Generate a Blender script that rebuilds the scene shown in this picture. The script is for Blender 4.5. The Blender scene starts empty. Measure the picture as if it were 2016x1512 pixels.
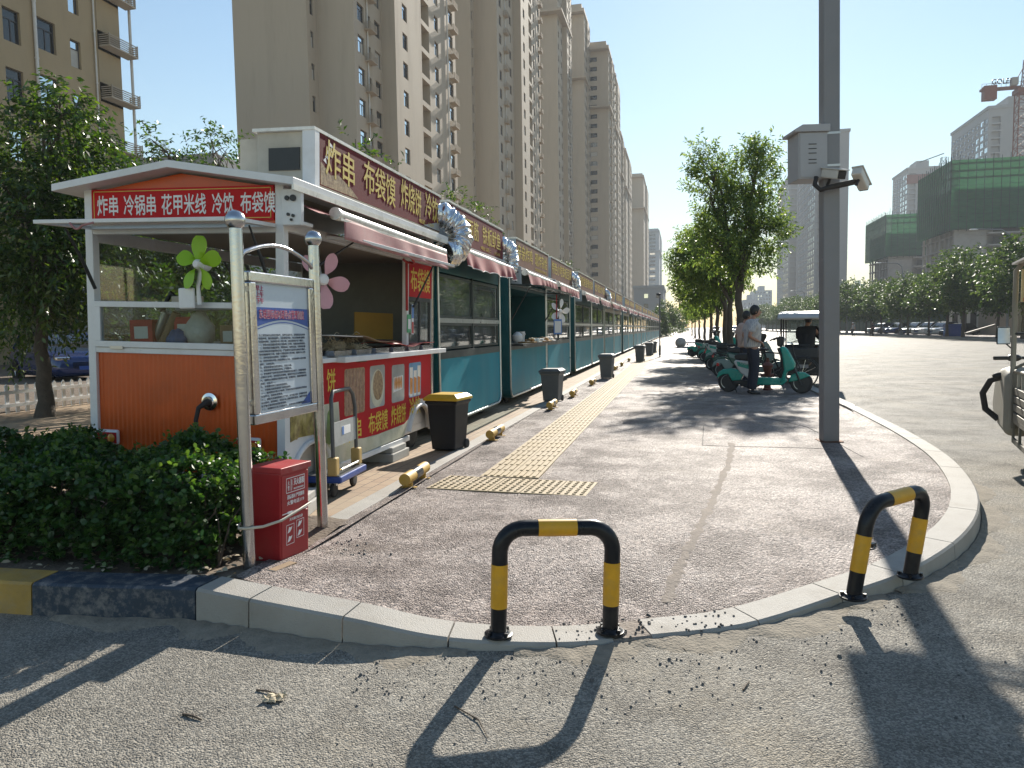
import bpy, bmesh, math, random
import numpy as np
from mathutils import Vector, Matrix, Quaternion
R = math.radians
SC = bpy.context.scene
COL = SC.collection
random.seed(7)
RNG = np.random.default_rng(7)

# ------------------------------------------------------------------ camera
YAW, PITCH, ROLL, HC = R(12.97), R(4.18), 0.015, 1.46
fwd = Vector((-math.sin(YAW)*math.cos(PITCH), math.cos(YAW)*math.cos(PITCH), -math.sin(PITCH)))
r0 = Vector((math.cos(YAW), math.sin(YAW), 0)); u0 = r0.cross(fwd)
rgt = r0*math.cos(ROLL) - u0*math.sin(ROLL); upv = rgt.cross(fwd)
cd = bpy.data.cameras.new('camera'); cd.sensor_width = 36; cd.lens = 1450/2016*36
cd.clip_start = 0.1; cd.clip_end = 6000
cam = bpy.data.objects.new('camera', cd); COL.objects.link(cam); SC.camera = cam
cam.matrix_world = Matrix(((rgt.x, upv.x, -fwd.x, 0), (rgt.y, upv.y, -fwd.y, 0), (rgt.z, upv.z, -fwd.z, HC), (0, 0, 0, 1)))

# ------------------------------------------------------------------ light
SUN_AZ, SUN_EL = R(5), R(28)
w = bpy.data.worlds.new('World'); SC.world = w; w.use_nodes = True
nt = w.node_tree; bg = nt.nodes['Background']
sky = nt.nodes.new('ShaderNodeTexSky'); sky.sky_type = 'NISHITA'; sky.sun_disc = False
sky.sun_elevation = SUN_EL; sky.sun_rotation = SUN_AZ
sky.air_density = 1.5; sky.dust_density = 0.08; sky.ozone_density = 2.6
nt.links.new(sky.outputs[0], bg.inputs[0]); bg.inputs[1].default_value = 0.066
sl = bpy.data.lights.new('sun', 'SUN'); sl.energy = 4.5; sl.angle = R(0.6); sl.color = (1, 0.93, 0.82)
so = bpy.data.objects.new('sun', sl); COL.objects.link(so)
sd = Vector((math.sin(SUN_AZ)*math.cos(SUN_EL), math.cos(SUN_AZ)*math.cos(SUN_EL), math.sin(SUN_EL)))
so.rotation_euler = sd.to_track_quat('Z', 'Y').to_euler(); so.location = (20, 60, 60)
SC.view_settings.view_transform = 'Standard'; SC.view_settings.look = 'None'
SC.view_settings.exposure = 1.12; SC.view_settings.gamma = 1
SC.render.engine = 'CYCLES'
cy = SC.cycles; cy.use_denoising = True; cy.max_bounces = 6; cy.diffuse_bounces = 3; cy.glossy_bounces = 3
cy.transmission_bounces = 5; cy.transparent_max_bounces = 12; cy.volume_bounces = 0
cy.sample_clamp_indirect = 4; cy.caustics_reflective = False; cy.caustics_refractive = False

# ------------------------------------------------------------------ pixel helper: where a sight line of the photo meets a plane
def ray(px, py): return fwd + rgt*((px-1008)/1450) - upv*((py-756)/1450)
CP = Vector((0, 0, HC))
def onz(px, py, z=0.0): d = ray(px, py); return CP + d*((z-HC)/d.z)
def onx(px, py, x): d = ray(px, py); return CP + d*(x/d.x)
def ony(px, py, y): d = ray(px, py); return CP + d*(y/d.y)

# ------------------------------------------------------------------ materials
MT = {}
def _nodes(name):
    m = bpy.data.materials.new(name); m.use_nodes = True
    n = m.node_tree; b = n.nodes['Principled BSDF']; MT[name] = m
    return m, n, b
def lin(c): return tuple((x/12.92 if x <= .04045 else ((x+.055)/1.055)**2.4) for x in c)
def mat(name, col, rough=.5, metal=0., var=.12, vs=3., bump=0., bs=60., spec=.5, col2=None, dirt=0., dirtcol=(.25, .21, .16), ds=1.5, rv=.1, stretch=None, coat=0.):
    """base colour with noise variation, roughness variation, optional blotches of dirt and bump"""
    m, n, b = _nodes(name); L = n.links; N = n.nodes
    tc = N.new('ShaderNodeTexCoord'); vec = tc.outputs['Object']
    if stretch:
        mp = N.new('ShaderNodeMapping'); mp.inputs['Scale'].default_value = stretch; L.new(vec, mp.inputs[0]); vec = mp.outputs[0]
    nz = N.new('ShaderNodeTexNoise'); nz.inputs['Scale'].default_value = vs; nz.inputs['Detail'].default_value = 6; nz.inputs['Roughness'].default_value = .65
    L.new(vec, nz.inputs['Vector'])
    rp = N.new('ShaderNodeValToRGB'); rp.color_ramp.elements[0].position = .3; rp.color_ramp.elements[1].position = .7
    c1 = tuple(max(0, x*(1-var)) for x in col) + (1,); c2 = (tuple(x*(1+var) for x in col) if col2 is None else tuple(col2)) + (1,)
    rp.color_ramp.elements[0].color = c1; rp.color_ramp.elements[1].color = c2
    L.new(nz.outputs[0], rp.inputs[0]); cur = rp.outputs[0]
    if dirt > 0:
        n2 = N.new('ShaderNodeTexNoise'); n2.inputs['Scale'].default_value = ds; n2.inputs['Detail'].default_value = 8; n2.inputs['Roughness'].default_value = .7
        L.new(vec, n2.inputs['Vector'])
        r2 = N.new('ShaderNodeValToRGB'); r2.color_ramp.elements[0].position = .48; r2.color_ramp.elements[1].position = .75
        r2.color_ramp.elements[0].color = (0, 0, 0, 1); r2.color_ramp.elements[1].color = (dirt, dirt, dirt, 1)
        L.new(n2.outputs[0], r2.inputs[0])
        mx = N.new('ShaderNodeMix'); mx.data_type = 'RGBA'; L.new(r2.outputs[0], mx.inputs[0]); L.new(cur, mx.inputs[6]); mx.inputs[7].default_value = tuple(dirtcol)+(1,)
        cur = mx.outputs[2]
    L.new(cur, b.inputs['Base Color'])
    mr = N.new('ShaderNodeMapRange'); mr.inputs[3].default_value = max(.03, rough-rv); mr.inputs[4].default_value = min(1, rough+rv)
    L.new(nz.outputs[0], mr.inputs[0]); L.new(mr.outputs[0], b.inputs['Roughness'])
    b.inputs['Metallic'].default_value = metal; b.inputs['Specular IOR Level'].default_value = spec
    b.inputs['Coat Weight'].default_value = coat; b.inputs['Coat Roughness'].default_value = .08
    if bump > 0:
        n3 = N.new('ShaderNodeTexNoise'); n3.inputs['Scale'].default_value = bs; n3.inputs['Detail'].default_value = 3; L.new(vec, n3.inputs['Vector'])
        bp = N.new('ShaderNodeBump'); bp.inputs['Strength'].default_value = bump; bp.inputs['Distance'].default_value = .02
        L.new(n3.outputs[0], bp.inputs['Height']); L.new(bp.outputs[0], b.inputs['Normal'])
    return m
def aggregate(name, col, col2, stone, rough=.55, sc=95., bump=.9, dist=.012, patch=.5, facet=.5, spec=.5, dust=None, dustpos=(.5, .68)):
    """coarse asphalt: stones of different greys, strong relief, worn patches"""
    m, n, b = _nodes(name); L = n.links; N = n.nodes
    tc = N.new('ShaderNodeTexCoord'); vec = tc.outputs['Object']
    vo = N.new('ShaderNodeTexVoronoi'); vo.inputs['Scale'].default_value = sc; L.new(vec, vo.inputs['Vector'])
    big = N.new('ShaderNodeTexNoise'); big.inputs['Scale'].default_value = .9; big.inputs['Detail'].default_value = 7; big.inputs['Roughness'].default_value = .6; L.new(vec, big.inputs['Vector'])
    rp = N.new('ShaderNodeValToRGB'); rp.color_ramp.elements[0].position = .35; rp.color_ramp.elements[1].position = .66
    rp.color_ramp.elements[0].color = tuple(col)+(1,); rp.color_ramp.elements[1].color = tuple(col2)+(1,); L.new(big.outputs[0], rp.inputs[0])
    sep = N.new('ShaderNodeSeparateColor'); L.new(vo.outputs['Color'], sep.inputs[0])
    r3 = N.new('ShaderNodeValToRGB'); r3.color_ramp.elements[0].position = .3; r3.color_ramp.elements[1].position = .95
    r3.color_ramp.elements[0].color = (.55, .55, .55, 1); r3.color_ramp.elements[1].color = (1.75, 1.72, 1.66, 1); L.new(sep.outputs[0], r3.inputs[0])
    mx = N.new('ShaderNodeMix'); mx.data_type = 'RGBA'; mx.blend_type = 'MULTIPLY'; mx.inputs[0].default_value = stone
    L.new(rp.outputs[0], mx.inputs[6]); L.new(r3.outputs[0], mx.inputs[7]); cur = mx.outputs[2]
    fine = N.new('ShaderNodeTexNoise'); fine.inputs['Scale'].default_value = sc*.35; fine.inputs['Detail'].default_value = 5; L.new(vec, fine.inputs['Vector'])
    bumpin = N.new('ShaderNodeMath'); bumpin.operation = 'SUBTRACT'; L.new(fine.outputs[0], bumpin.inputs[0]); L.new(vo.outputs['Distance'], bumpin.inputs[1])
    # worn, coarser patches: darker binder and deeper relief
    wn = N.new('ShaderNodeTexNoise'); wn.inputs['Scale'].default_value = 1.7; wn.inputs['Detail'].default_value = 10; wn.inputs['Roughness'].default_value = .75; L.new(vec, wn.inputs['Vector'])
    wr = N.new('ShaderNodeMapRange'); wr.inputs[1].default_value = .46; wr.inputs[2].default_value = .64; L.new(wn.outputs[0], wr.inputs[0])
    wd = N.new('ShaderNodeMix'); wd.data_type = 'RGBA'; wd.blend_type = 'MULTIPLY'; wd.inputs[7].default_value = (.62, .60, .60, 1); L.new(cur, wd.inputs[6])
    wm = N.new('ShaderNodeMath'); wm.operation = 'MULTIPLY'; wm.inputs[1].default_value = patch; L.new(wr.outputs[0], wm.inputs[0]); L.new(wm.outputs[0], wd.inputs[0]); cur = wd.outputs[2]
    hs = N.new('ShaderNodeMath'); hs.operation = 'MULTIPLY_ADD'; L.new(wr.outputs[0], hs.inputs[0]); hs.inputs[1].default_value = .8*patch*2; hs.inputs[2].default_value = .6
    hm = N.new('ShaderNodeMath'); hm.operation = 'MULTIPLY'; L.new(bumpin.outputs[0], hm.inputs[0]); L.new(hs.outputs[0], hm.inputs[1])
    # every stone is a small facet with a tilt of its own
    ge = N.new('ShaderNodeNewGeometry'); fv = N.new('ShaderNodeVectorMath'); fv.operation = 'MULTIPLY_ADD'; L.new(vo.outputs['Color'], fv.inputs[0]); fv.inputs[1].default_value = (facet, facet, facet*.3); fv.inputs[2].default_value = (-facet/2, -facet/2, -facet*.15)
    fa = N.new('ShaderNodeVectorMath'); fa.operation = 'ADD'; L.new(ge.outputs['Normal'], fa.inputs[0]); L.new(fv.outputs[0], fa.inputs[1]); fn = N.new('ShaderNodeVectorMath'); fn.operation = 'NORMALIZE'; L.new(fa.outputs[0], fn.inputs[0])
    bp = N.new('ShaderNodeBump'); bp.inputs['Strength'].default_value = bump; bp.inputs['Distance'].default_value = dist
    L.new(hm.outputs[0], bp.inputs['Height']); L.new(fn.outputs[0], bp.inputs['Normal'])
    if dust:
        dn = N.new('ShaderNodeTexNoise'); dn.inputs['Scale'].default_value = .55; dn.inputs['Detail'].default_value = 9; dn.inputs['Roughness'].default_value = .72; L.new(vec, dn.inputs['Vector'])
        dr = N.new('ShaderNodeValToRGB'); dr.color_ramp.elements[0].position = dustpos[0]; dr.color_ramp.elements[1].position = dustpos[1]; dr.color_ramp.elements[1].color = (.75, .75, .75, 1)
        L.new(dn.outputs[0], dr.inputs[0])
        m2 = N.new('ShaderNodeMix'); m2.data_type = 'RGBA'; L.new(dr.outputs[0], m2.inputs[0]); L.new(cur, m2.inputs[6]); m2.inputs[7].default_value = tuple(dust)+(1,); cur = m2.outputs[2]
    L.new(cur, b.inputs['Base Color']); L.new(bp.outputs[0], b.inputs['Normal'])
    mr = N.new('ShaderNodeMapRange'); mr.inputs[3].default_value = rough-.14; mr.inputs[4].default_value = rough+.2; L.new(sep.outputs[1], mr.inputs[0]); L.new(mr.outputs[0], b.inputs['Roughness'])
    b.inputs['Specular IOR Level'].default_value = spec
    return m
def leafmat(name, cols, trans=.45, rough=.4, spec=.5):
    m, n, b = _nodes(name); L = n.links; N = n.nodes
    g = N.new('ShaderNodeNewGeometry'); rp = N.new('ShaderNodeValToRGB')
    e = rp.color_ramp.elements
    while len(e) < len(cols): e.new(.5)
    for i, c in enumerate(cols): e[i].position = i/(len(cols)-1); e[i].color = tuple(c)+(1,)
    L.new(g.outputs['Random Per Island'], rp.inputs[0]); L.new(rp.outputs[0], b.inputs['Base Color'])
    b.inputs['Roughness'].default_value = rough; b.inputs['Specular IOR Level'].default_value = spec
    t = N.new('ShaderNodeBsdfTranslucent'); hs = N.new('ShaderNodeHueSaturation'); hs.inputs['Hue'].default_value = .485; hs.inputs['Saturation'].default_value = 1.15; hs.inputs['Value'].default_value = 1.8
    L.new(rp.outputs[0], hs.inputs['Color']); L.new(hs.outputs[0], t.inputs[0])
    mx = N.new('ShaderNodeMixShader'); mx.inputs[0].default_value = trans
    L.new(b.outputs[0], mx.inputs[1]); L.new(t.outputs[0], mx.inputs[2]); L.new(mx.outputs[0], N['Material Output'].inputs[0])
    return m
def glass(name, tint=(.8, .85, .85), refl=.12, ior=1.5, rough=.03, clear=.8, dirt=.15, dcol=(.4, .42, .4)):
    """window pane: see-through share, mirror share by angle, and a dusty film"""
    m, n, b = _nodes(name); L = n.links; N = n.nodes
    b.inputs['Base Color'].default_value = tuple(dcol)+(1,); b.inputs['Roughness'].default_value = .6
    tr = N.new('ShaderNodeBsdfTransparent'); tr.inputs[0].default_value = tuple(tint)+(1,)
    gl = N.new('ShaderNodeBsdfGlossy'); gl.inputs['Roughness'].default_value = rough
    tc = N.new('ShaderNodeTexCoord'); nz = N.new('ShaderNodeTexNoise'); nz.inputs['Scale'].default_value = 2.5; nz.inputs['Detail'].default_value = 6; L.new(tc.outputs['Object'], nz.inputs['Vector'])
    mr = N.new('ShaderNodeMapRange'); mr.inputs[1].default_value = .35; mr.inputs[2].default_value = .75; mr.inputs[3].default_value = (1-clear)*.6; mr.inputs[4].default_value = min(1, (1-clear)+dirt); L.new(nz.outputs[0], mr.inputs[0])
    m1 = N.new('ShaderNodeMixShader'); L.new(mr.outputs[0], m1.inputs[0]); L.new(tr.outputs[0], m1.inputs[1]); L.new(b.outputs[0], m1.inputs[2])
    fr = N.new('ShaderNodeFresnel'); gm = N.new('ShaderNodeNewGeometry'); ir = N.new('ShaderNodeMapRange'); ir.inputs[3].default_value = ior; ir.inputs[4].default_value = 1/ior; L.new(gm.outputs['Backfacing'], ir.inputs[0]); L.new(ir.outputs[0], fr.inputs[0])
    ad = N.new('ShaderNodeMath'); ad.operation = 'ADD'; ad.use_clamp = True; L.new(fr.outputs[0], ad.inputs[0]); ad.inputs[1].default_value = refl
    m2 = N.new('ShaderNodeMixShader'); L.new(ad.outputs[0], m2.inputs[0]); L.new(m1.outputs[0], m2.inputs[1]); L.new(gl.outputs[0], m2.inputs[2])
    L.new(m2.outputs[0], N['Material Output'].inputs[0])
    return m

# ------------------------------------------------------------------ mesh builder
class MB:
    def __init__(s): s.v = []; s.f = []; s.m = []
    def add(s, vs, fs, mi=0):
        o = len(s.v); s.v += [tuple(p) for p in vs]; s.f += [tuple(i+o for i in f) for f in fs]; s.m += [mi]*len(fs); return s
    def box(s, x0, x1, y0, y1, z0, z1, mi=0, M=None):
        vs = [Vector(p) for p in ((x0,y0,z0),(x1,y0,z0),(x1,y1,z0),(x0,y1,z0),(x0,y0,z1),(x1,y0,z1),(x1,y1,z1),(x0,y1,z1))]
        if M is not None: vs = [M @ p for p in vs]
        return s.add(vs, [(0,3,2,1),(4,5,6,7),(0,1,5,4),(1,2,6,5),(2,3,7,6),(3,0,4,7)], mi)
    def quad(s, a, b, c, d, mi=0): return s.add([a, b, c, d], [(0, 1, 2, 3)], mi)
    def ring_tube(s, pts, rad, n=10, mi=0, cap=True, closed=False):
        pts = [Vector(p) for p in pts]; k = len(pts)
        rad = rad if isinstance(rad, (list, tuple)) else [rad]*k
        vs = []; prev = None
        for i, p in enumerate(pts):
            a = pts[i-1] if (i > 0 or closed) else p; c = pts[(i+1) % k] if (i < k-1 or closed) else p
            t = (c-a).normalized()
            if prev is None:
                u = t.orthogonal().normalized()
            else:
                u = prev - t*prev.dot(t)
                u = u.normalized() if u.length > 1e-6 else t.orthogonal().normalized()
            prev = u; w_ = t.cross(u)
            vs += [p + (u*math.cos(2*math.pi*j/n) + w_*math.sin(2*math.pi*j/n))*rad[i] for j in range(n)]
        fs = []
        for i in range(k if closed else k-1):
            i2 = (i+1) % k
            fs += [(i*n+j, i*n+(j+1) % n, i2*n+(j+1) % n, i2*n+j) for j in range(n)]
        if cap and not closed: fs += [tuple(range(n))[::-1], tuple((k-1)*n+j for j in range(n))]
        return s.add(vs, fs, mi)
    def cyl(s, a, b, r, r2=None, n=16, mi=0): return s.ring_tube([a, b], [r, r if r2 is None else r2], n, mi)
    def prism(s, poly, axis, a, b, mi=0):
        """extrude a 2D polygon along an axis (0 x, 1 y, 2 z)"""
        def P(p, t): return ((t, p[0], p[1]), (p[0], t, p[1]), (p[0], p[1], t))[axis]
        k = len(poly); vs = [P(p, a) for p in poly] + [P(p, b) for p in poly]
        fs = [tuple(range(k))[::-1], tuple(range(k, 2*k))] + [(i, (i+1) % k, k+(i+1) % k, k+i) for i in range(k)]
        return s.add(vs, fs, mi)
    def lathe(s, prof, c=(0, 0, 0), n=20, mi=0, axis=2):
        vs = []
        for (r, z) in prof:
            for j in range(n):
                a = 2*math.pi*j/n; p = (r*math.cos(a), r*math.sin(a), z)
                if axis == 0: p = (p[2], p[0], p[1])
                elif axis == 1: p = (p[0], p[2], p[1])
                vs.append((p[0]+c[0], p[1]+c[1], p[2]+c[2]))
        fs = [(i*n+j, i*n+(j+1) % n, (i+1)*n+(j+1) % n, (i+1)*n+j) for i in range(len(prof)-1) for j in range(n)]
        fs += [tuple(range(n))[::-1], tuple((len(prof)-1)*n+j for j in range(n))]
        return s.add(vs, fs, mi)
    def ball(s, c, r, n=16, mi=0, sc=(1, 1, 1)):
        k = n//2
        prof = [(max(.0005, math.sin(math.pi*i/k)), -math.cos(math.pi*i/k)) for i in range(k+1)]
        vs = []; 
        for (q, z) in prof:
            for j in range(n): vs.append((c[0]+r*sc[0]*q*math.cos(2*math.pi*j/n), c[1]+r*sc[1]*q*math.sin(2*math.pi*j/n), c[2]+r*sc[2]*z))
        fs = [(i*n+j, i*n+(j+1) % n, (i+1)*n+(j+1) % n, (i+1)*n+j) for i in range(k) for j in range(n)]
        return s.add(vs, fs, mi)
    def xf(s, M): s.v = [tuple(M @ Vector(p)) for p in s.v]; return s
    def build(s, name, mats, parent=None, bevel=0., seg=2, smooth=None, fix=True):
        me = bpy.data.meshes.new(name); me.from_pydata(s.v, [], s.f)
        for m in (mats if isinstance(mats, (list, tuple)) else [mats]): me.materials.append(MT[m] if isinstance(m, str) else m)
        me.polygons.foreach_set('material_index', s.m); me.update()
        if fix:
            bm = bmesh.new(); bm.from_mesh(me); bmesh.ops.recalc_face_normals(bm, faces=bm.faces); bm.to_mesh(me); bm.free()
        if smooth is not None:
            me.polygons.foreach_set('use_smooth', [True]*len(me.polygons)); me.set_sharp_from_angle(angle=R(smooth))
        o = bpy.data.objects.new(name, me); COL.objects.link(o)
        if parent is not None: o.parent = parent
        if bevel > 0:
            b = o.modifiers.new('bevel', 'BEVEL'); b.width = bevel; b.segments = seg; b.limit_method = 'ANGLE'; b.angle_limit = R(35)
            b.harden_normals = False
        return o
def rawmesh(name, V, F, mats, parent=None, mi=None, smooth=False):
    """fast numpy mesh; F is (n,k)"""
    me = bpy.data.meshes.new(name); V = np.asarray(V, np.float32); F = np.asarray(F, np.int32)
    me.vertices.add(len(V)); me.vertices.foreach_set('co', V.ravel())
    k = F.shape[1]; me.loops.add(F.size); me.loops.foreach_set('vertex_index', F.ravel())
    me.polygons.add(len(F)); me.polygons.foreach_set('loop_start', np.arange(0, F.size, k, dtype=np.int32)); 
    for m in (mats if isinstance(mats, (list, tuple)) else [mats]): me.materials.append(MT[m])
    if mi is not None: me.polygons.foreach_set('material_index', np.asarray(mi, np.int32))
    if smooth: me.polygons.foreach_set('use_smooth', np.ones(len(F), bool))
    me.update(calc_edges=True); me.validate()
    o = bpy.data.objects.new(name, me); COL.objects.link(o)
    if parent is not None: o.parent = parent
    return o
def tag(o, label=None, cat=None, group=None, kind=None):
    if label: o['label'] = label
    if cat: o['category'] = cat
    if group: o['group'] = group
    if kind: o['kind'] = kind
    return o
def empty(name, label, cat, loc=(0, 0, 0), rz=0., group=None):
    o = bpy.data.objects.new(name, None); COL.objects.link(o); o.empty_display_size = .2
    o.location = loc; o.rotation_euler = (0, 0, rz)
    return tag(o, label, cat, group)
def kids(o): return [c for c in bpy.data.objects if c.parent == o]
def copytree(o, parent=None, label=None):
    c = o.copy(); COL.objects.link(c); c.parent = parent
    if label: c['label'] = label
    for k in o.children: copytree(k, c)
    return c
def text(s, w, h, M, m, parent=None, name='lettering', bold=0., depth=.002, fit=True, align='LEFT', size=None, space=1.0, line=1.0):
    """text as a thin mesh scaled into a w x h box; M maps (x right, y up, z out) from the box's lower left corner"""
    cu = bpy.data.curves.new('t', 'FONT'); cu.body = s; cu.size = 1; cu.resolution_u = 2; cu.offset = bold; cu.extrude = depth*.5
    cu.space_character = space; cu.space_line = line; cu.align_x = align
    t = bpy.data.objects.new('t', cu); COL.objects.link(t)
    bpy.context.view_layer.update()
    me = bpy.data.meshes.new_from_object(t.evaluated_get(bpy.context.evaluated_depsgraph_get()))
    bpy.data.objects.remove(t); bpy.data.curves.remove(cu)
    n = len(me.vertices); co = np.empty(n*3, np.float32); me.vertices.foreach_get('co', co); co = co.reshape(-1, 3)
    lo = co.min(0); hi = co.max(0)
    if fit: sx = w/(hi[0]-lo[0]); sy = h/(hi[1]-lo[1])
    else: sx = sy = size
    co[:, 0] = (co[:, 0]-lo[0])*sx; co[:, 1] = (co[:, 1]-lo[1])*sy
    A = np.array(M)
    co = (np.c_[co, np.ones(n)] @ A.T)[:, :3]
    me.vertices.foreach_set('co', co.astype(np.float32).ravel()); me.materials.clear(); me.materials.append(MT[m]); me.update(); me.name = name
    o = bpy.data.objects.new(name, me); COL.objects.link(o)
    if parent is not None: o.parent = parent
    return o
def face_px(x, y, z): return Matrix(((0, 0, 1, x), (1, 0, 0, y), (0, 1, 0, z), (0, 0, 0, 1)))    # writing that faces +x, runs along +y
def face_my(x, y, z): return Matrix(((1, 0, 0, x), (0, 0, -1, y), (0, 1, 0, z), (0, 0, 0, 1)))   # writing that faces -y, runs along +x

# shared materials
mat('white_metal', (.72, .73, .74), .38, .0, .06, 4, dirt=.35, ds=3., dirtcol=(.42, .38, .32))
mat('dull_white', (.62, .61, .58), .55, 0, .08, 3, dirt=.5, ds=2.5, dirtcol=(.34, .3, .25))
mat('steel', (.50, .50, .51), .2, 1., .08, 6, bump=.05, bs=40)
mat('grey_steel', (.45, .46, .47), .35, .8, .1, 5)
mat('dark_metal', (.035, .037, .04), .45, .3, .2, 5)
mat('black_rubber', (.018, .018, .02), .7, 0, .2, 8, dirt=.4, dirtcol=(.12, .11, .1))
mat('black_plastic', (.02, .021, .023), .38, 0, .2, 8)
mat('chrome', (.75, .75, .76), .12, 1., .04, 8)
mat('dark_inside', (.06, .055, .05), .8, 0, .2, 2)
mat('concrete', (.42, .41, .38), .8, 0, .12, 6, bump=.3, bs=120, dirt=.4, ds=2.)
mat('gold', (.62, .47, .09), .5, 0, .15, 12)
mat('yellow_text', (.72, .56, .06), .5, 0, .12, 12)
mat('white_text', (.82, .82, .82), .5, 0, .05, 12)
glass('clear_glass', clear=.9, dirt=.12, refl=.02)
# ================================================================== setting: ground, road, kerbs
aggregate('asphalt', (.215, .202, .178), (.285, .268, .235), .62, rough=.6, sc=135, bump=.9, dist=.010, patch=.4, facet=.4, dust=(.34, .295, .225), dustpos=(.5, .74), spec=.05)
aggregate('path_asphalt', (.245, .205, .19), (.335, .29, .27), .75, rough=.5, sc=90, bump=1., dist=.014, patch=.8, facet=.65, dust=(.35, .29, .23), dustpos=(.55, .72), spec=.09)
mat('soil', (.14, .105, .075), .9, 0, .3, 5, bump=.6, bs=40)
mat('kerb_stone', (.335, .317, .285), .75, 0, .14, 9, bump=.3, bs=140, dirt=.75, ds=4.5, dirtcol=(.22, .195, .16))
mat('kerb_blue', (.025, .04, .062), .6, 0, .2, 7, bump=.2, bs=120, dirt=.95, ds=16, dirtcol=(.27, .25, .23))
mat('kerb_yellow', (.42, .26, .06), .65, 0, .2, 6, bump=.2, bs=120, dirt=.6, ds=7, dirtcol=(.3, .26, .2))
mat('tactile', (.36, .275, .155), .75, 0, .16, 5, bump=.15, bs=90, dirt=.7, ds=2.5, dirtcol=(.36, .3, .22))
mat('seam_dust', (.24, .20, .165), .9, 0, .2, 9, bump=.5, bs=60)
mat('litter', (.45, .38, .26), .8, 0, .2)
mat('twig', (.09, .065, .045), .8, 0, .2)
mat('stone_chip', (.10, .095, .09), .7, 0, .3)
def brickmat():
    m, n, b = _nodes('paving_brick'); L = n.links; N = n.nodes
    tc = N.new('ShaderNodeTexCoord'); br = N.new('ShaderNodeTexBrick')
    br.inputs['Scale'].default_value = 1.; br.inputs['Brick Width'].default_value = .22; br.inputs['Row Height'].default_value = .11; br.inputs['Mortar Size'].default_value = .005
    br.inputs['Color1'].default_value = (.30, .20, .125, 1); br.inputs['Color2'].default_value = (.38, .28, .18, 1); br.inputs['Mortar'].default_value = (.10, .075, .055, 1); br.inputs['Bias'].default_value = -.1
    mp = N.new('ShaderNodeMapping'); mp.inputs['Rotation'].default_value = (0, 0, R(90)); L.new(tc.outputs['Object'], mp.inputs[0]); L.new(mp.outputs[0], br.inputs['Vector'])
    nz = N.new('ShaderNodeTexNoise'); nz.inputs['Scale'].default_value = 1.6; nz.inputs['Detail'].default_value = 8; L.new(tc.outputs['Object'], nz.inputs['Vector'])
    rp = N.new('ShaderNodeValToRGB'); rp.color_ramp.elements[0].position = .42; rp.color_ramp.elements[1].position = .7; rp.color_ramp.elements[1].color = (.7, .7, .7, 1); L.new(nz.outputs[0], rp.inputs[0])
    mx = N.new('ShaderNodeMix'); mx.data_type = 'RGBA'; L.new(rp.outputs[0], mx.inputs[0]); L.new(br.outputs[0], mx.inputs[6]); mx.inputs[7].default_value = (.32, .25, .17, 1)
    L.new(mx.outputs[2], b.inputs['Base Color']); b.inputs['Roughness'].default_value = .8
    bp = N.new('ShaderNodeBump'); bp.inputs['Strength'].default_value = .5; bp.inputs['Distance'].default_value = .008; bp.invert = True
    L.new(br.outputs['Fac'], bp.inputs['Height']); L.new(bp.outputs[0], b.inputs['Normal'])
brickmat()

g = MB(); g.quad((-1500, -60, 0), (1500, -60, 0), (1500, 3000, 0), (-1500, 3000, 0))
tag(g.build('road', 'asphalt'), kind='structure')

# kerb centre path: outer (road side) edge x, y and height; the block is KW wide towards the inside
KW = .2
KP = [(-7.0, 3.02, .17), (-3.58, 3.10, .17), (-2.42, 3.20, .17), (-2.08, 3.16, .15), (-1.53, 3.09, .125), (-1.05, 3.12, .055), (-.54, 3.22, .03), (-.12, 3.41, .022),
      (.33, 3.62, .03), (.83, 4.04, .055), (1.28, 4.45, .085), (1.76, 5.11, .12), (2.15, 5.95, .13), (2.45, 7.0, .13), (2.68, 8.4, .13), (2.80, 10.4, .13), (2.84, 13., .13), (2.85, 30., .13), (2.85, 420, .13)]
def kerb_inner(i):
    a = Vector(KP[max(0, i-1)][:2]); c = Vector(KP[min(len(KP)-1, i+1)][:2]); t = (c-a).normalized()
    return Vector(KP[i][:2]) + Vector((-t.y, t.x))*KW
def interp(s):
    i = int(min(len(KP)-2, max(0, math.floor(s)))); f = s-i
    a, b = KP[i], KP[i+1]
    # Catmull-Rom for a round corner
    p0 = KP[max(0, i-1)]; p3 = KP[min(len(KP)-1, i+2)]
    if 1 <= i <= 14 and i != 2:
        q = [0.5*(2*a[k]+(b[k]-p0[k])*f+(2*p0[k]-5*a[k]+4*b[k]-p3[k])*f*f+(3*a[k]-p0[k]-3*b[k]+p3[k])*f**3) for k in range(3)]
    else: q = [a[k]+(b[k]-a[k])*f for k in range(3)]
    return Vector(q)
def kerb_frame(s):
    p = interp(s); e = .02; t = (interp(min(len(KP)-1.001, s+e)) - interp(max(0, s-e))); t.z = 0; t.normalize()
    return p, Vector((-t.y, t.x, 0))
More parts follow.
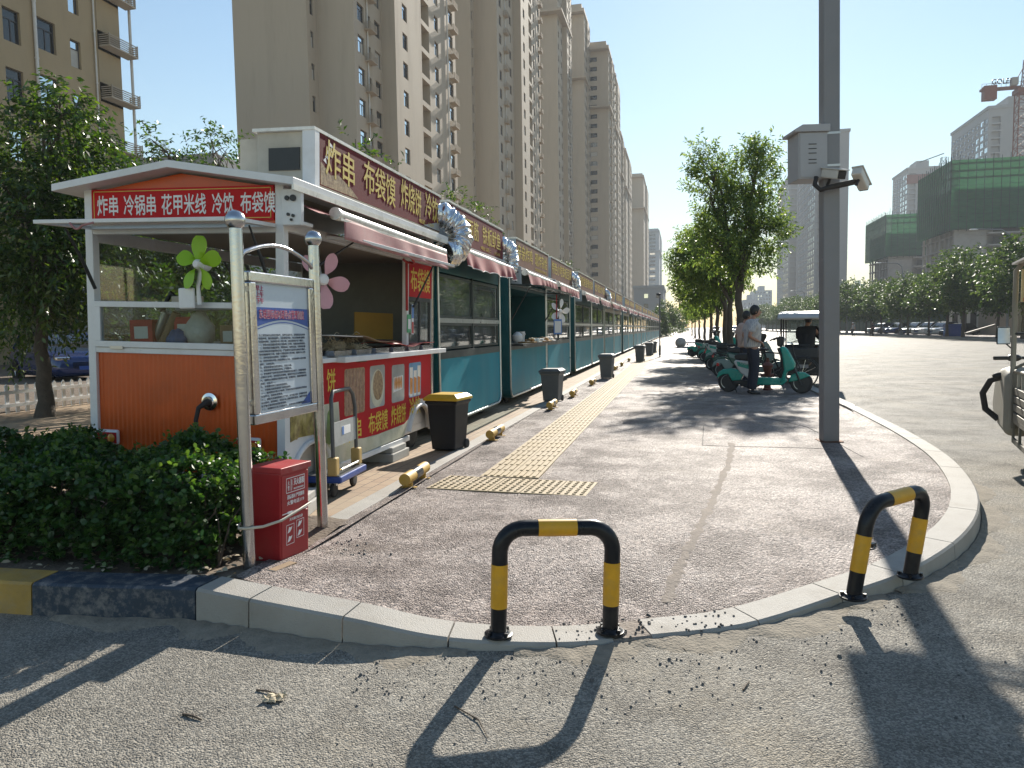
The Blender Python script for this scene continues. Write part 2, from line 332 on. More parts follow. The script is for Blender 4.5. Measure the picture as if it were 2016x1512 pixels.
# kerb stones: each block a thing with a small joint
def dist_table():
    S = np.linspace(0, 16.999, 3400); P = [interp(s) for s in S]; d = [0]
    for i in range(1, len(P)): d.append(d[-1] + (P[i].xy-P[i-1].xy).length)
    return S, np.array(d)
S_, D_ = dist_table()
def s_at(d): return float(np.interp(d, D_, S_))
def d_at(s): return float(np.interp(s, S_, D_))
def kerb_block(d0, d1, m, label, gap=.0042, tilt=0., group='kerb stones round the corner'):
    k = 6; mb = MB(); rows = []
    for i in range(k+1):
        s = s_at(d0+gap + (d1-d0-2*gap)*i/k); p, nrm = kerb_frame(s)
        h = p.z; o = p.copy(); o.z = 0
        prof = [(-.0, -.05), (0.012, h-.012), (.026, h), (KW, h+.004), (KW, -.05)]
        rows += [o + nrm*a + Vector((0, 0, b)) for a, b in prof]
    n = 5
    fs = [(i*n+j, i*n+(j+1) % n, (i+1)*n+(j+1) % n, (i+1)*n+j) for i in range(k) for j in range(n)] + [tuple(range(n)), tuple(k*n+j for j in range(n))[::-1]]
    mb.add(rows, fs)
    return tag(mb.build('kerb_stone', m, smooth=30), label, 'kerb stone', group)
dA = d_at(2.0)
xs = lambda px, py: None
def d_near(x, y):
    P = [(interp(s).xy - Vector((x, y))).length for s in S_[::4]]; return float(D_[::4][int(np.argmin(P))])
cuts = [d_near(*onz(px, py, 0).xy) for px, py in ((75, 1206), (390, 1222), (488, 1240), (674, 1270), (882, 1282), (1095, 1280), (1210, 1268), (1282, 1258), (1495, 1236), (1660, 1192), (1785, 1160), (1880, 1105), (1922, 1040), (1918, 950))]
def corner_lab(i):
    return ['yellow painted kerb stone beside the hedge at the left edge', 'chipped dark blue painted kerb stone below the hedge', 'short tall grey kerb stone next to the blue painted one',
     'long grey kerb stone below the gravel edge, second after the blue one', 'grey kerb stone sloping down towards the first hoop barrier', 'low kerb stone under the left foot of the first hoop barrier',
     'short low kerb stone under the right foot of the first hoop barrier', None, 'pale flat kerb stone right of the gap in the kerb', 'pale kerb stone with a chipped edge left of the bent hoop barrier',
     'kerb stone under the front foot of the bent hoop barrier', 'kerb stone beyond the back foot of the bent hoop barrier', 'curved kerb stone at the sharpest part of the corner', 'curved kerb stone past the corner towards the steel pole'][i]
kb = [0]+cuts
for i in range(len(kb)-1):
    l = corner_lab(i)
    if not l:
        o = kerb_block(kb[i]-.01, kb[i+1]+.01, 'seam_dust', '-', gap=0); o.name = 'sand_fill'; o.scale.z = .8
        for k_ in ('label', 'category', 'group'): del o[k_]
        tag(o, kind='structure')
    if l: kerb_block(kb[i], kb[i+1], ['kerb_yellow', 'kerb_blue'][i] if i < 2 else 'kerb_stone', l)
d0 = kb[-1]; dend = d_at(16.0); i = 0
while d0 < dend-.5:
    kerb_block(d0, d0+.95, 'kerb_stone', 'pale kerb stone of the straight kerb along the road beside the steel pole', group='kerb stones along the road'); d0 += .95
mb = MB()
p1_, p2_ = interp(s_at(d0)), (2.85, 420)
mb.box(p1_.x-KW, p1_.x, p1_.y+.006, 420, -.05, .13); tag(mb.build('kerb', 'kerb_stone'), kind='structure')

# foot path: grid between the kerb's inner edge and the line y = 12
def sidewalk():
    n, mrow = 90, 40; V = []
    sA, sB = s_at(d_near(-2.22, 3.17)), 15.98
    for i in range(n+1):
        s = sA+(sB-sA)*(i/n); p, nr = kerb_frame(s); b = p + nr*(KW-.004); hz = p.z-.008
        tgt = Vector((-2.36 + (2.63+2.36)*(i/n), 12., .10))
        for j in range(mrow+1):
            t = (j/mrow)**1.5
            q = b.lerp(tgt, t); dd = (q.xy-b.xy).length; f = min(1, dd/1.3); f = f*f*(3-2*f)
            z = hz+(.10-hz)*f + (.012*math.sin(q.x*3.1+q.y*1.7)*math.sin(q.y*2.3-q.x)*f*(1-t))
            if i == 0 and j > 1: q.x = -2.362
            elif i == 1 and j > 1: q.x = min(q.x, -2.31)
            V.append((q.x, q.y, z))
    F = [(i*(mrow+1)+j, (i+1)*(mrow+1)+j, (i+1)*(mrow+1)+j+1, i*(mrow+1)+j+1) for i in range(n) for j in range(mrow)]
    k = len(V); V += [(-2.36, 12, .10), (2.63, 12, .10), (2.63, 420, .10), (-2.36, 420, .10)]; F.append((k, k+1, k+2, k+3))
    # corner between the hedge bed and the fan of rows
    p, nr = kerb_frame(sA); k = len(V)
    V += [(-2.22, 3.38, .13), (-2.36, 12, .10), (-2.36, 4.0, .105), (-2.36, 3.45, .13)]; F.append((k, k+1, k+2, k+3))
    return rawmesh('pavement', V, F, 'path_asphalt')
pav = tag(sidewalk(), kind='structure')
mb = MB(); mb.box(-2.52, -2.36, 4.5, 105, -.05, .112); tag(mb.build('flush_kerb', 'kerb_stone', bevel=.006), kind='structure')
mb = MB(); mb.quad((-60, 4.72, .102), (-2.52, 4.72, .102), (-2.52, 420, .102), (-60, 420, .102)); tag(mb.build('brick_paving', 'paving_brick'), kind='structure')
# planting bed
V = []; nx, ny = 50, 14
for j in range(ny+1):
    for i in range(nx+1):
        x = -7+(4.72)*i/nx; y = 3.24+1.5*j/ny; V.append((x, y, .135+.02*math.sin(x*5+y*3)*math.sin(y*7) + RNG.normal()*.006))
tag(rawmesh('soil_bed', V, [(j*(nx+1)+i, j*(nx+1)+i+1, (j+1)*(nx+1)+i+1, (j+1)*(nx+1)+i) for j in range(ny) for i in range(nx)], 'soil'), kind='structure')

# tactile paving: strip of bar tiles along the path and the cross strip of dot tiles
def bars(mb, x0, y0, s=.28):
    mb.box(x0+.003, x0+s-.003, y0+.003, y0+s-.003, .06, .108)
    for k in range(4): mb.box(x0+.035+k*.06, x0+.065+k*.06, y0+.025, y0+s-.025, .108, .1165)
def dots(mb, x0, y0, s=.28):
    mb.box(x0+.003, x0+s-.003, y0+.003, y0+s-.003, .06, .108)
    for a in range(4):
        for b in range(4): mb.lathe([(.017, .108), (.013, .1165)], (x0+.044+a*.064, y0+.044+b*.064, 0), 8)
mb = MB()
for k in range(150):
    for c in range(2): bars(mb, -1.83+.28*c+.0*k, 6.55+.281*k)
mb.box(-1.83, -1.27, 6.55+150*.281, 250, .06, .1095)
tag(mb.build('tactile_paving_strip', 'tactile'), kind='structure')
mb = MB()
for k in range(5):
    for c in range(2): dots(mb, -2.14+.282*k, 5.93+.281*c)
mb.xf(Matrix.Translation((-1.5, 6.2, .0)) @ Matrix.Rotation(R(-4), 4, 'Z') @ Matrix.Translation((1.5, -6.2, 0)))
tag(mb.build('tactile_dot_paving', 'tactile'), kind='structure')

# loose chips and litter
V = []; F = []
def chip(x, y, z, r):
    k = len(V); a = random.random()*6.28
    pts = [(math.cos(a+i*1.57)*r*random.uniform(.6, 1.2), math.sin(a+i*1.57)*r*random.uniform(.6, 1.2)) for i in range(4)]
    h = r*random.uniform(.5, 1.1)
    V.extend([(x+p[0], y+p[1], z-.003) for p in pts] + [(x+p[0]*.6, y+p[1]*.6, z+h) for p in pts])
    F.extend([(k+4, k+5, k+6, k+7)] + [(k+i, k+(i+1) % 4, k+4+(i+1) % 4, k+4+i) for i in range(4)])
for i in range(330):
    s = random.uniform(4.2, 9.6); p, nr = kerb_frame(s); d = -abs(random.gauss(0, .3))-.02; q = p+nr*d
    chip(q.x, q.y, 0, random.uniform(.003, .008)*(1 if random.random() < .85 else 1.5))
for i in range(160):
    q = (random.uniform(-1.2, 2.2), random.uniform(2., 3.4)); chip(q[0], q[1], 0, random.uniform(.003, .009))
for i in range(420):
    x, y = random.gauss(-2.1, .16), random.gauss(3.75, .3)
    if y > 3.38 and x > -2.4: chip(x, y, .105, random.uniform(.006, .014))
for i in range(90):
    s = random.uniform(6, 8); p, nr = kerb_frame(s); q = p+nr*random.uniform(0, .25); chip(q.x, q.y, p.z, random.uniform(.005, .011))
tag(rawmesh('loose_gravel', V, F, 'stone_chip'), kind='stuff')
def twig(px0, px1, lab, bend=.02, r=.0035):
    a, b = onz(*px0, .004), onz(*px1, .004); mid = (a+b)/2 + Vector((bend, bend*.3, .004))
    tag(MB().ring_tube([a, mid, b], [r, r*.9, r*.5], 6).build('twig', 'twig', smooth=60), lab, 'twig')
twig((360, 1406), (397, 1417), 'short dark twig lying alone on the sunny road at the lower left', .004, .005)
twig((505, 1358), (545, 1366), 'dark twig beside the pale crumpled leaf on the road', .003, .004)
twig((895, 1390), (960, 1452), 'thin curved twig inside the shadow loop of the first hoop barrier', .03, .003)
twig((1318, 1262), (1352, 1281), 'pale straw lying by the gap in the kerb', 0, .0025)
twig((1463, 1358), (1475, 1342), 'tiny pale stick on the open road right of the first hoop', 0, .004)
p = onz(540, 1378, .0)
mb = MB(); vs = []
for j in range(7):
    for i in range(7): vs.append((p.x+(i-3)*.014+random.gauss(0, .004), p.y+(j-3)*.012+random.gauss(0, .004), .006+abs(random.gauss(0, .008))))
mb.add(vs, [(j*7+i, j*7+i+1, (j+1)*7+i+1, (j+1)*7+i) for j in range(6) for i in range(6) if not (i in (0, 5) and j in (0, 5))])
tag(mb.build('dry_leaf', 'litter'), 'crumpled pale dry leaf lying on the sunny road', 'leaf')

# hoop barriers
mat('barrier_black', (.006, .008, .012), .3, 0, .25, 9, spec=.3, dirt=.16, ds=6, dirtcol=(.16, .14, .12))
mat('barrier_yellow', (.64, .325, .010), .42, 0, .14, 8, dirt=.5, ds=9, dirtcol=(.3, .22, .1))
def hoop(a, b, h, lean, label, mats=('barrier_black', 'barrier_yellow')):
    a, b = Vector(a), Vector(b); u = (b-a); L = u.length; u.normalize(); rot = math.atan2(u.y, u.x)
    root = empty('hoop_barrier', label, 'barrier', a, 0, 'hoop barriers on the kerb')
    root.rotation_euler = (0, -math.asin(u.z) if abs(u.z) < .5 else 0, rot)
    r = .0375; c = .11; H = h
    path = [(0, 0, 0), (0, 0, H-c)] + [(c-c*math.cos(t), 0, H-c+c*math.sin(t)) for t in np.linspace(.15, math.pi/2-.15, 6)] + [(c, 0, H), (L-c, 0, H)]
    path += [(L-c+c*math.sin(t), 0, H-c+c*math.cos(t)) for t in np.linspace(.15, math.pi/2-.15, 6)] + [(L, 0, H-c), (L, 0, 0)]
    sh = Matrix(((1, 0, lean[0], 0), (0, 1, lean[1], 0), (0, 0, 1, 0), (0, 0, 0, 1)))
    path = [sh @ Vector(q) for q in path]
    o = MB().ring_tube(path, r, 24).build('pipe', mats[0], root, smooth=50)
    rr = r+.0016
    def band(z0, z1, x, nm='reflective_band'):
        MB().ring_tube([sh @ Vector((x, 0, z0)), sh @ Vector((x, 0, z1))], rr, 24, cap=False).build(nm, mats[1], root, smooth=60)
    z0 = .13; z1 = .335*h/.5
    band(z0, z1, 0); band(z0, z1, L)
    MB().ring_tube([sh @ Vector((L/2-.09, 0, H)), sh @ Vector((L/2+.09, 0, H))], rr, 24, cap=False).build('reflective_band', mats[1], root, smooth=60)
    for x in (0, L):
        mb = MB().lathe([(.066, -.004), (.066, .006), (.05, .010), (.042, .02)], (x, 0, 0), 24)
        for k in range(4): mb.cyl((x+.054*math.cos(k*1.57+.6), .054*math.sin(k*1.57+.6), .004), (x+.054*math.cos(k*1.57+.6), .054*math.sin(k*1.57+.6), .022), .008, n=8)
        mb.build('foot_plate', 'barrier_black', root, smooth=40)
    return root
hoop((-.825, 3.225, .052), (-.325, 3.40, .035), .50, (0, 0), 'upright black and yellow hoop barrier on the low kerb')
h2 = hoop((.86, 3.97, .075), (1.215, 4.30, .095), .47, (.20, -.06), 'leaning black and yellow hoop barrier on the kerb at the corner')
mb = MB().ring_tube([(.10+.045*math.cos(t), .045*math.sin(t), .24) for t in np.linspace(0, 6.28, 14)], .004, 6); mb.box(.14, .175, -.012, .012, .228, .25); mb.build('wire_tie', 'black_plastic', h2)

# dusty repair seam across the path and thin joints of an old cover
mat('joint_dark', (.07, .062, .056), .9, 0, .3, 9)
bpy.context.view_layer.update()
def gz(x, y):
    hit, loc, nr, ix = pav.ray_cast(Vector((x, y, 3)), Vector((0, 0, -1)))
    return loc.z if hit else .1
def strip(pts, wd, m, name, lift=.003):
    P = [onz(x, y, .095) for x, y in pts]; n = len(P); Q = []
    for i in range(n-1):
        for k in range(14): Q.append(P[i].lerp(P[i+1], k/14))
    Q.append(P[-1]); V = []
    for i, p in enumerate(Q):
        t = (Q[min(i+1, len(Q)-1)]-Q[max(i-1, 0)]); t.z = 0; t.normalize(); nr = Vector((-t.y, t.x, 0)); a = wd*(.5+random.uniform(-.3, .3)); b = wd*(.5+random.uniform(-.3, .3))
        for q, l in ((p+nr*a, -.004), (p+nr*a*.5, lift), (p, lift*1.4), (p-nr*b*.5, lift), (p-nr*b, -.004)): V.append((q.x, q.y, gz(q.x, q.y)+l))
    o = rawmesh(name, V, [(i*5+k, i*5+5+k, i*5+6+k, i*5+1+k) for i in range(len(Q)-1) for k in range(4)], m, smooth=True); return tag(o, kind='structure')
strip([(1440, 872), (1437, 905), (1418, 950), (1396, 1000), (1372, 1050), (1345, 1090), (1330, 1120), (1310, 1160)], .085, 'seam_dust', 'repair_seam')
strip([(1385, 840), (1383, 878), (1620, 884)], .016, 'joint_dark', 'pavement_joint')
strip([(1500, 822), (1590, 842), (1700, 900)], .014, 'joint_dark', 'pavement_joint')

# dust gathered in the gutter along the kerb
mat('gutter_dust', (.235, .205, .16), .95, 0, .25, 14, bump=.5, bs=70)
rg = random.Random(4)
for (sa, sb_, nm) in ((1.2, 5.2, 'gutter_dust'), (5.6, 9.5, 'gutter_dust'), (9.7, 13.5, 'gutter_dust')):
    V = []; N_ = 90; w0 = [.05+.16*abs(math.sin(k*.13+sa))*rg.uniform(.75, 1.15)*min(1, k/8, (N_-k)/8) for k in range(N_+1)]
    for k in range(N_+1):
        p, nr = kerb_frame(sa+(sb_-sa)*k/N_)
        for d, z in ((-.002, .012), (-w0[k]*.3, .008), (-w0[k]*.7, .005), (-w0[k], -.002)): q = p+nr*d; V.append((q.x, q.y, z*(1+.3*math.sin(k*.9))+(.001 if z > 0 else 0)))
    tag(rawmesh(nm, V, [(k*4+i, k*4+4+i, k*4+5+i, k*4+1+i) for k in range(N_) for i in range(3)], 'gutter_dust', smooth=True), kind='structure')
# ================================================================== the white and orange snack cart at the end of the row
mat('orange_panel', (.58, .088, .010), .32, 0, .1, 3, dirt=.25, ds=2.5, dirtcol=(.2, .06, .03), spec=.5)
mat('sign_red', (.52, .010, .014), .55, 0, .08, 4, spec=.2, dirt=.1, ds=3, dirtcol=(.3, .05, .05))
mat('banner_red', (.46, .008, .016), .6, 0, .1, 3, spec=.2, dirt=.12, ds=2.2, dirtcol=(.25, .06, .06))
mat('maroon_sign', (.125, .016, .02), .7, spec=.2, metal=0, var=.2, vs=2.5, dirt=.35, ds=2.0, dirtcol=(.16, .055, .04))
mat('brown_sign', (.15, .055, .03), .65, 0, .25, 4, dirt=.4, ds=4., dirtcol=(.2, .12, .03))
mat('beige_box', (.50, .46, .38), .6, 0, .1, 3, dirt=.5, ds=2.5, dirtcol=(.3, .26, .2))
mat('cart_inner', (.13, .125, .11), .5, 0, .15, 3)
mat('ceiling_beige', (.30, .26, .22), .7, 0, .12, 3)
mat('awning_pink', (.40, .19, .19), .75, 0, .15, 6, dirt=.5, ds=5, dirtcol=(.45, .3, .27))
mat('awning_maroon', (.27, .06, .065), .8, 0, .2, 6, dirt=.5, ds=4, dirtcol=(.35, .15, .14))
mat('awning_bar', (.80, .77, .70), .3, .1, .08, 9, dirt=.4, ds=6)
mat('cream', (.62, .60, .47), .5, 0, .15, 5, dirt=.6, ds=3, dirtcol=(.25, .3, .1))
mat('foil', (.72, .74, .76), .22, 1., .2, 14, bump=.5, bs=22)
mat('green_plastic', (.26, .50, .005), .4, 0, .06, 8)
mat('pink_plastic', (.66, .36, .42), .4, 0, .06, 8)
mat('white_plastic', (.80, .80, .80), .4, 0, .05, 8)
mat('yellow_board', (.36, .20, .02), .6, 0, .12, 3)
mat('cardboard', (.28, .19, .11), .8, 0, .15, 5)
mat('cardboard_white', (.66, .66, .64), .7, 0, .08, 5)
mat('red_card', (.52, .06, .05), .6, 0, .2, 6, dirt=.4, ds=6, dirtcol=(.6, .4, .36))
mat('carton_red', (.40, .02, .02), .55, 0, .3, 9)
mat('cloth_blue', (.05, .13, .3), .8, 0, .3, 6)
mat('bag_white', (.60, .58, .53), .45, 0, .12, 9, bump=.5, bs=25)
mat('noodles', (.55, .46, .31), .6, 0, .35, 60, bump=1., bs=90)
mat('tail_red', (.42, .015, .02), .2, 0, .1, 20)
mat('lamp_amber', (.6, .25, .03), .2, 0, .1, 20)
mat('skewer_photo', (.17, .065, .04), .35, 0, .5, 18, col2=(.50, .30, .20), stretch=(1, 1.6, .55))
mat('corn_photo', (.12, .07, .02), .35, 0, .4, 11, col2=(.55, .46, .15), stretch=(1, 1, 1))
mat('photo_grey', (.36, .38, .38), .35, 0, .2, 6)
mat('photo_sky', (.12, .30, .58), .35, 0, .2, 6)
mat('photo_food', (.23, .10, .045), .4, 0, .5, 30, col2=(.5, .36, .2))
mat('photo_food2', (.30, .17, .08), .4, 0, .5, 9, col2=(.62, .52, .22))
mat('photo_orange', (.62, .24, .04), .4, 0, .3, 20)
mat('leaf_print', (.08, .25, .03), .4, 0, .4, 9, col2=(.3, .42, .12))
mat('rust', (.16, .07, .035), .8, .3, .3, 12)
mat('tyre', (.022, .022, .023), .75, 0, .2, 14, dirt=.5, ds=8, dirtcol=(.13, .12, .1))
mat('sticker_blue', (.08, .2, .5), .4)
mat('sticker_green', (.1, .4, .2), .4)
glass('case_glass', clear=1., dirt=.012, refl=.0, ior=1.22)

def wheel(parent, c, r, wdt, name='wheel', rim='grey_steel', axis=0):
    prof = [(r*.55, -wdt*.5), (r*.86, -wdt*.5), (r*.97, -wdt*.36), (r, -wdt*.15), (r, wdt*.15), (r*.97, wdt*.36), (r*.86, wdt*.5), (r*.55, wdt*.5)]
    t = MB().lathe(prof, c, 26, axis=axis).build(name, 'tyre', parent, smooth=45)
    MB().lathe([(.004, -wdt*.32), (r*.2, -wdt*.36), (r*.22, -wdt*.2), (r*.52, -wdt*.26), (r*.58, -wdt*.42), (r*.58, wdt*.42), (r*.52, wdt*.26), (r*.22, wdt*.2), (r*.2, wdt*.36), (.004, wdt*.32)], c, 20, axis=axis).build('rim', rim, t, smooth=40)
    return t
def fan5(parent, c, n_dir, R_, mblade, name_b='fan_blade', nb=5, wid=.36, rot0=.3, hub=.17):
    """flower-shaped fan facing n_dir"""
    n_dir = Vector(n_dir).normalized(); u = Vector((0, 0, 1)).cross(n_dir).normalized(); v = n_dir.cross(u); c = Vector(c)
    for k in range(nb):
        a = rot0+2*math.pi*k/nb; d = u*math.cos(a)+v*math.sin(a); s = -u*math.sin(a)+v*math.cos(a)
        vs = []; m = 9
        for i in range(m):
            t = i/(m-1); rr = R_*(.14+.86*t); hw = R_*wid*(.16+.88*math.sin(min(1, t*1.02)*math.pi*.78)**1.3)*(1 if t < .93 else .62)
            for sgn in (-1, 0, 1): vs.append(c+d*rr+s*(hw*sgn)+n_dir*(.10*R_*sgn*(1-.5*t)) + n_dir*(0.02*R_*(1-abs(sgn))))
        mb = MB(); top = [p+n_dir*.004 for p in vs]; k0 = 0
        fs = []
        for i in range(m-1):
            for j in range(2): a0 = i*3+j; fs.append((a0, a0+1, a0+4, a0+3)); 
        N = len(vs); fs2 = [tuple(q+N for q in f[::-1]) for f in fs]
        edge = [i*3 for i in range(m)] + [m*3-2] + [i*3+2 for i in reversed(range(m))] + [1]
        fs3 = [(edge[i], edge[(i+1) % len(edge)], edge[(i+1) % len(edge)]+N, edge[i]+N) for i in range(len(edge))]
        mb.add(top+vs, fs+fs2+[tuple(f) for f in fs3]); mb.build(name_b, mblade, parent, smooth=50)
    Mr = n_dir.to_track_quat('Z', 'Y').to_matrix().to_4x4(); Mr.translation = c
    MB().lathe([(.01, -.02), (R_*hub, -.02), (R_*hub, .02), (R_*hub*.7, .035), (.005, .038)], n=18).xf(Mr).build('hub', 'white_plastic', parent, smooth=40)

CX0, CY0 = -3.88, 5.1
cart = empty('snack_cart', 'white and orange snack cart with red banners, first stall of the row behind the hedge', 'food cart', (CX0, CY0, .10))
cart.rotation_euler = (0, R(1.9), 0)
W, LN = .885, 3.45
# frame of white posts and rails
fr = MB()
for sx in (-1, 1):
    for y0 in (0, LN-.07): fr.box(sx*W-(.07 if sx > 0 else 0), sx*W+(.07 if sx < 0 else 0), y0, y0+.07, .22, 2.52)
fr.box(-W+.07, W-.07, 0.002, .06, 1.205, 1.25); fr.box(-W+.07, W-.07, .002, .06, 2.155, 2.22); fr.box(-W+.07, W-.07, .004, .05, .2, .26)
fr.box(W-.058, W-.002, .07, LN-.07, 2.17, 2.24); fr.box(W-.058, W-.002, 2.58, 2.64, 1.21, 2.17)
fr.box(-W+.002, -W+.058, .07, LN-.07, 1.2, 1.26); fr.box(-W+.002, -W+.058, .07, LN-.07, 2.1, 2.2)
fr.build('frame', 'white_metal', cart, bevel=.004)
# orange corrugated end panel
V = []; F = []; nr = 150
for i in range(nr+1):
    x = -W+.07+(2*W-.14)*i/nr; y = .03-.0035*(math.sin(i/nr*2*math.pi*38))
    V += [(x, y, .26), (x, y, 1.205)]
F = [(2*i, 2*i+2, 2*i+3, 2*i+1) for i in range(nr)]
rawmesh('orange_panel', V, F, 'orange_panel', cart, smooth=True)
MB().prism([(-W+.07, 2.22), (W-.07, 2.22), (W-.07, 2.49), (0, 2.615), (-W+.07, 2.49)], 1, .012, .05).build('gable_panel', 'orange_panel', cart)
# banner on the gable
bn = MB().box(-W+.075, W-.08, -.004, .010, 2.245, 2.505).build('banner', 'sign_red', cart)
mb = MB(); x0, x1, z0, z1 = -W+.095, W-.1, 2.262, 2.49
for a in ((x0, x1, z0, z0+.006), (x0, x1, z1-.006, z1), (x0, x0+.006, z0, z1), (x1-.006, x1, z0, z1)): mb.box(a[0], a[1], -.0065, -.0045, a[2], a[3])
mb.build('gold_line', 'gold', bn)
xx = -W+.13
for wd, n in (('炸串', 2), ('冷锅串', 3), ('花甲米线', 4), ('冷饮', 2), ('布袋馍', 3)):
    ww = n*.1005-.008; text(wd, ww, .16, face_my(xx, -.0065, 2.297), 'white_text', bn, bold=.012); xx += ww+.052
# roof
e = 1.05
rf = MB().prism([(-e, 2.475), (-e, 2.53), (0, 2.685), (e, 2.53), (e, 2.475), (0, 2.63)], 1, -.15, LN+.06)
rf.build('roof', 'white_metal', cart, bevel=.003)
MB().box(e-.012, e+.004, -.15, LN+.06, 2.44, 2.48).build('roof_trim', 'awning_bar', cart)
# floor, inner walls, ceiling
bd = MB(); bd.box(-W+.06, W-.06, .06, LN-.06, .22, .3); bd.build('floor', 'grey_steel', cart)
MB().quad((-W+.06, .07, 2.21), (W-.06, .07, 2.21), (W-.06, LN-.05, 2.21), (-W+.06, LN-.05, 2.21)).build('ceiling', 'ceiling_beige', cart)
bw = MB(); bw.box(-W+.06, W-.06, LN-.05, LN-.02, .3, 2.5); bw.build('end_wall', 'cart_inner', cart)
lw = MB(); lw.box(-W+.004, -W+.03, .07, LN-.07, .26, 1.2); lw.build('side_wall', 'orange_panel', cart)
MB().box(-W+.02, -W+.026, .07, LN-.07, 1.26, 2.1).build('side_window', 'clear_glass', cart)
ct = MB(); ct.box(-W+.06, W-.06, .32, .62, .3, 1.2); ct.box(W-.45, W-.06, .62, LN-.06, .3, 1.13); ct.build('counter', 'grey_steel', cart, bevel=.004)
# glass display case with white frame on the end
cs = MB()
for a in ((-W+.075, W-.075, -.012, .03, 1.252, 1.30), (-W+.075, W-.075, -.012, .03, 1.575, 1.62), (-W+.075, -W+.13, -.012, .03, 1.3, 1.575), (W-.13, W-.075, -.012, .03, 1.3, 1.575)): cs.box(*a)
cs.box(-W+.075, W-.075, .03, .32, 1.6, 1.615)
csf = cs.build('case_frame', 'white_metal', cart, bevel=.003)
MB().box(-W+.13, W-.13, .004, .010, 1.3, 1.575).build('case_pane', 'case_glass', csf)
for xh in (-W+.22, W-.4): MB().box(xh, xh+.12, -.016, -.004, 1.238, 1.262).build('hinge', 'grey_steel', csf)
# top hinged flap on the end
fl = MB(); y1, y0 = .0, -.55; z1, z0 = 2.19, 2.165
def flapframe(mb, P, t=.055, th=.028):
    a, b, c, d = [Vector(p) for p in P]; nrm = (b-a).cross(d-a).normalized()*th
    def lerp(s, q): return (a*(1-s)+b*s)*(1-q)+(d*(1-s)+c*s)*q
    ls = t/(b-a).length; lq = t/(d-a).length
    for (s0, s1, q0, q1) in ((0, 1, 0, lq), (0, 1, 1-lq, 1), (0, ls, lq, 1-lq), (1-ls, 1, lq, 1-lq)):
        ps = [lerp(s0, q0), lerp(s1, q0), lerp(s1, q1), lerp(s0, q1)]
        mb.add(ps+[p+nrm for p in ps], [(3, 2, 1, 0), (4, 5, 6, 7), (0, 1, 5, 4), (1, 2, 6, 5), (2, 3, 7, 6), (3, 0, 4, 7)])
    return [lerp(ls, lq)+nrm*.4, lerp(1-ls, lq)+nrm*.4, lerp(1-ls, 1-lq)+nrm*.4, lerp(ls, 1-lq)+nrm*.4]
q = flapframe(fl, [(-W+.06, y0, z0), (W-.06, y0, z0), (W-.06, y1, z1), (-W+.06, y1, z1)])
ff = fl.build('flap_frame', 'white_metal', cart, bevel=.003)
mb = MB().add(q + [p+Vector((0, 0, .005)) for p in q], [(3, 2, 1, 0), (4, 5, 6, 7)]); mb.build('flap_pane', 'case_glass', ff)
MB().ring_tube([(-.50+.12*t, y0-.004, z0-.0-.045*math.sin(t*math.pi)) for t in np.linspace(0, 1.9, 12) if t <= 1.0] + [(-.30, y0-.004, z0-.0)], .008, 8).build('handle', 'awning_pink', ff, smooth=60)
for sx in (-1, 1): MB().ring_tube([(sx*(W-.1), -.02, 1.72), (sx*(W-.1), -.14, 1.93), (sx*(W-.1), -.3, 2.165)], [.014, .014, .007], 8).build('gas_strut', 'dark_metal', cart, smooth=60)
# tail lamps, power inlet and cable
for sx, xx in ((-1, -.72), (1, .57)):
    tl = MB().box(xx-.105, xx+.105, -.014, .02, .455, .575).build('tail_lamp', 'white_metal', cart, bevel=.02)
    mb = MB().box(xx-.095, xx+.095, -.020, -.012, .465, .555); mb.build('lens', 'tail_red', tl, bevel=.015)
    MB().lathe([(.035, -.024), (.03, -.03), (.003, -.032)], (xx-.05*sx, 0, .51), 16, axis=1).build('reflector', 'chrome' if sx > 0 else 'lamp_amber', tl, smooth=50)
    MB().lathe([(.03, -.024), (.026, -.03), (.003, -.031)], (xx+.05*sx, 0, .51), 16, axis=1).build('reflector', 'lamp_amber' if sx > 0 else 'tail_red', tl, smooth=50)
ix, iz = .225, .84
pl = MB().lathe([(.072, -.004), (.070, .006), (.045, .012), (.043, .03)], (ix, 0, iz), 28, axis=1)
pl.v = [(x, -y+.02-.012, z) for x, y, z in pl.v]; pi = pl.build('power_inlet', 'chrome', cart, smooth=40)
MB().ring_tube([(ix+.0, .0, iz), (ix+.005, -.05, iz-.005), (ix-.03, -.09, iz-.04), (ix-.06, -.085, iz-.14), (ix-.065, -.06, iz-.3), (ix-.06, -.05, iz-.62)], [.03, .026, .018, .0165, .0165, .0165], 12).build('power_cable', 'black_rubber', cart, smooth=60)
# road side: red banner panel with wheel arches
def arch(yc, r, z0, k=14): return [(yc-r*math.cos(math.pi*i/k), z0+r*math.sin(math.pi*i/k)*.92) for i in range(k+1)]
poly = [(.07, .34)] + [p for p in arch(.42, .33, .18) if p[0] > .08 and p[1] > .2] + [p for p in arch(3.03, .36, .19) if p[1] > .2] + [(LN-.06, .2), (LN-.06, 1.19), (.07, 1.19)]
poly = [p for i, p in enumerate(poly) if i == 0 or (p[0]-poly[i-1][0])**2+(p[1]-poly[i-1][1])**2 > 1e-6]
MB().prism(poly, 0, W-.03, W-.004).build('side_panel', 'white_metal', cart)
poly2 = [(.62, .40), (2.55, .34), (2.63, .41), (2.75, .53), (2.92, .60), (3.1, .605), (3.25, .56), (LN-.07, .44), (LN-.07, 1.16), (.62, 1.16)]
sb = MB().prism(poly2, 0, W-.004, W+.003).build('banner', 'banner_red', cart)
mb = MB()
rc = np.random.default_rng(2)
for k in range(34): mb.ball((W+.002, .12+.46*rc.random(), .6+.53*rc.random()), .03+.03*rc.random(), 8, sc=(.05, .7, 1.2))
mb.build('corn_print', 'photo_food2', cart, smooth=60)
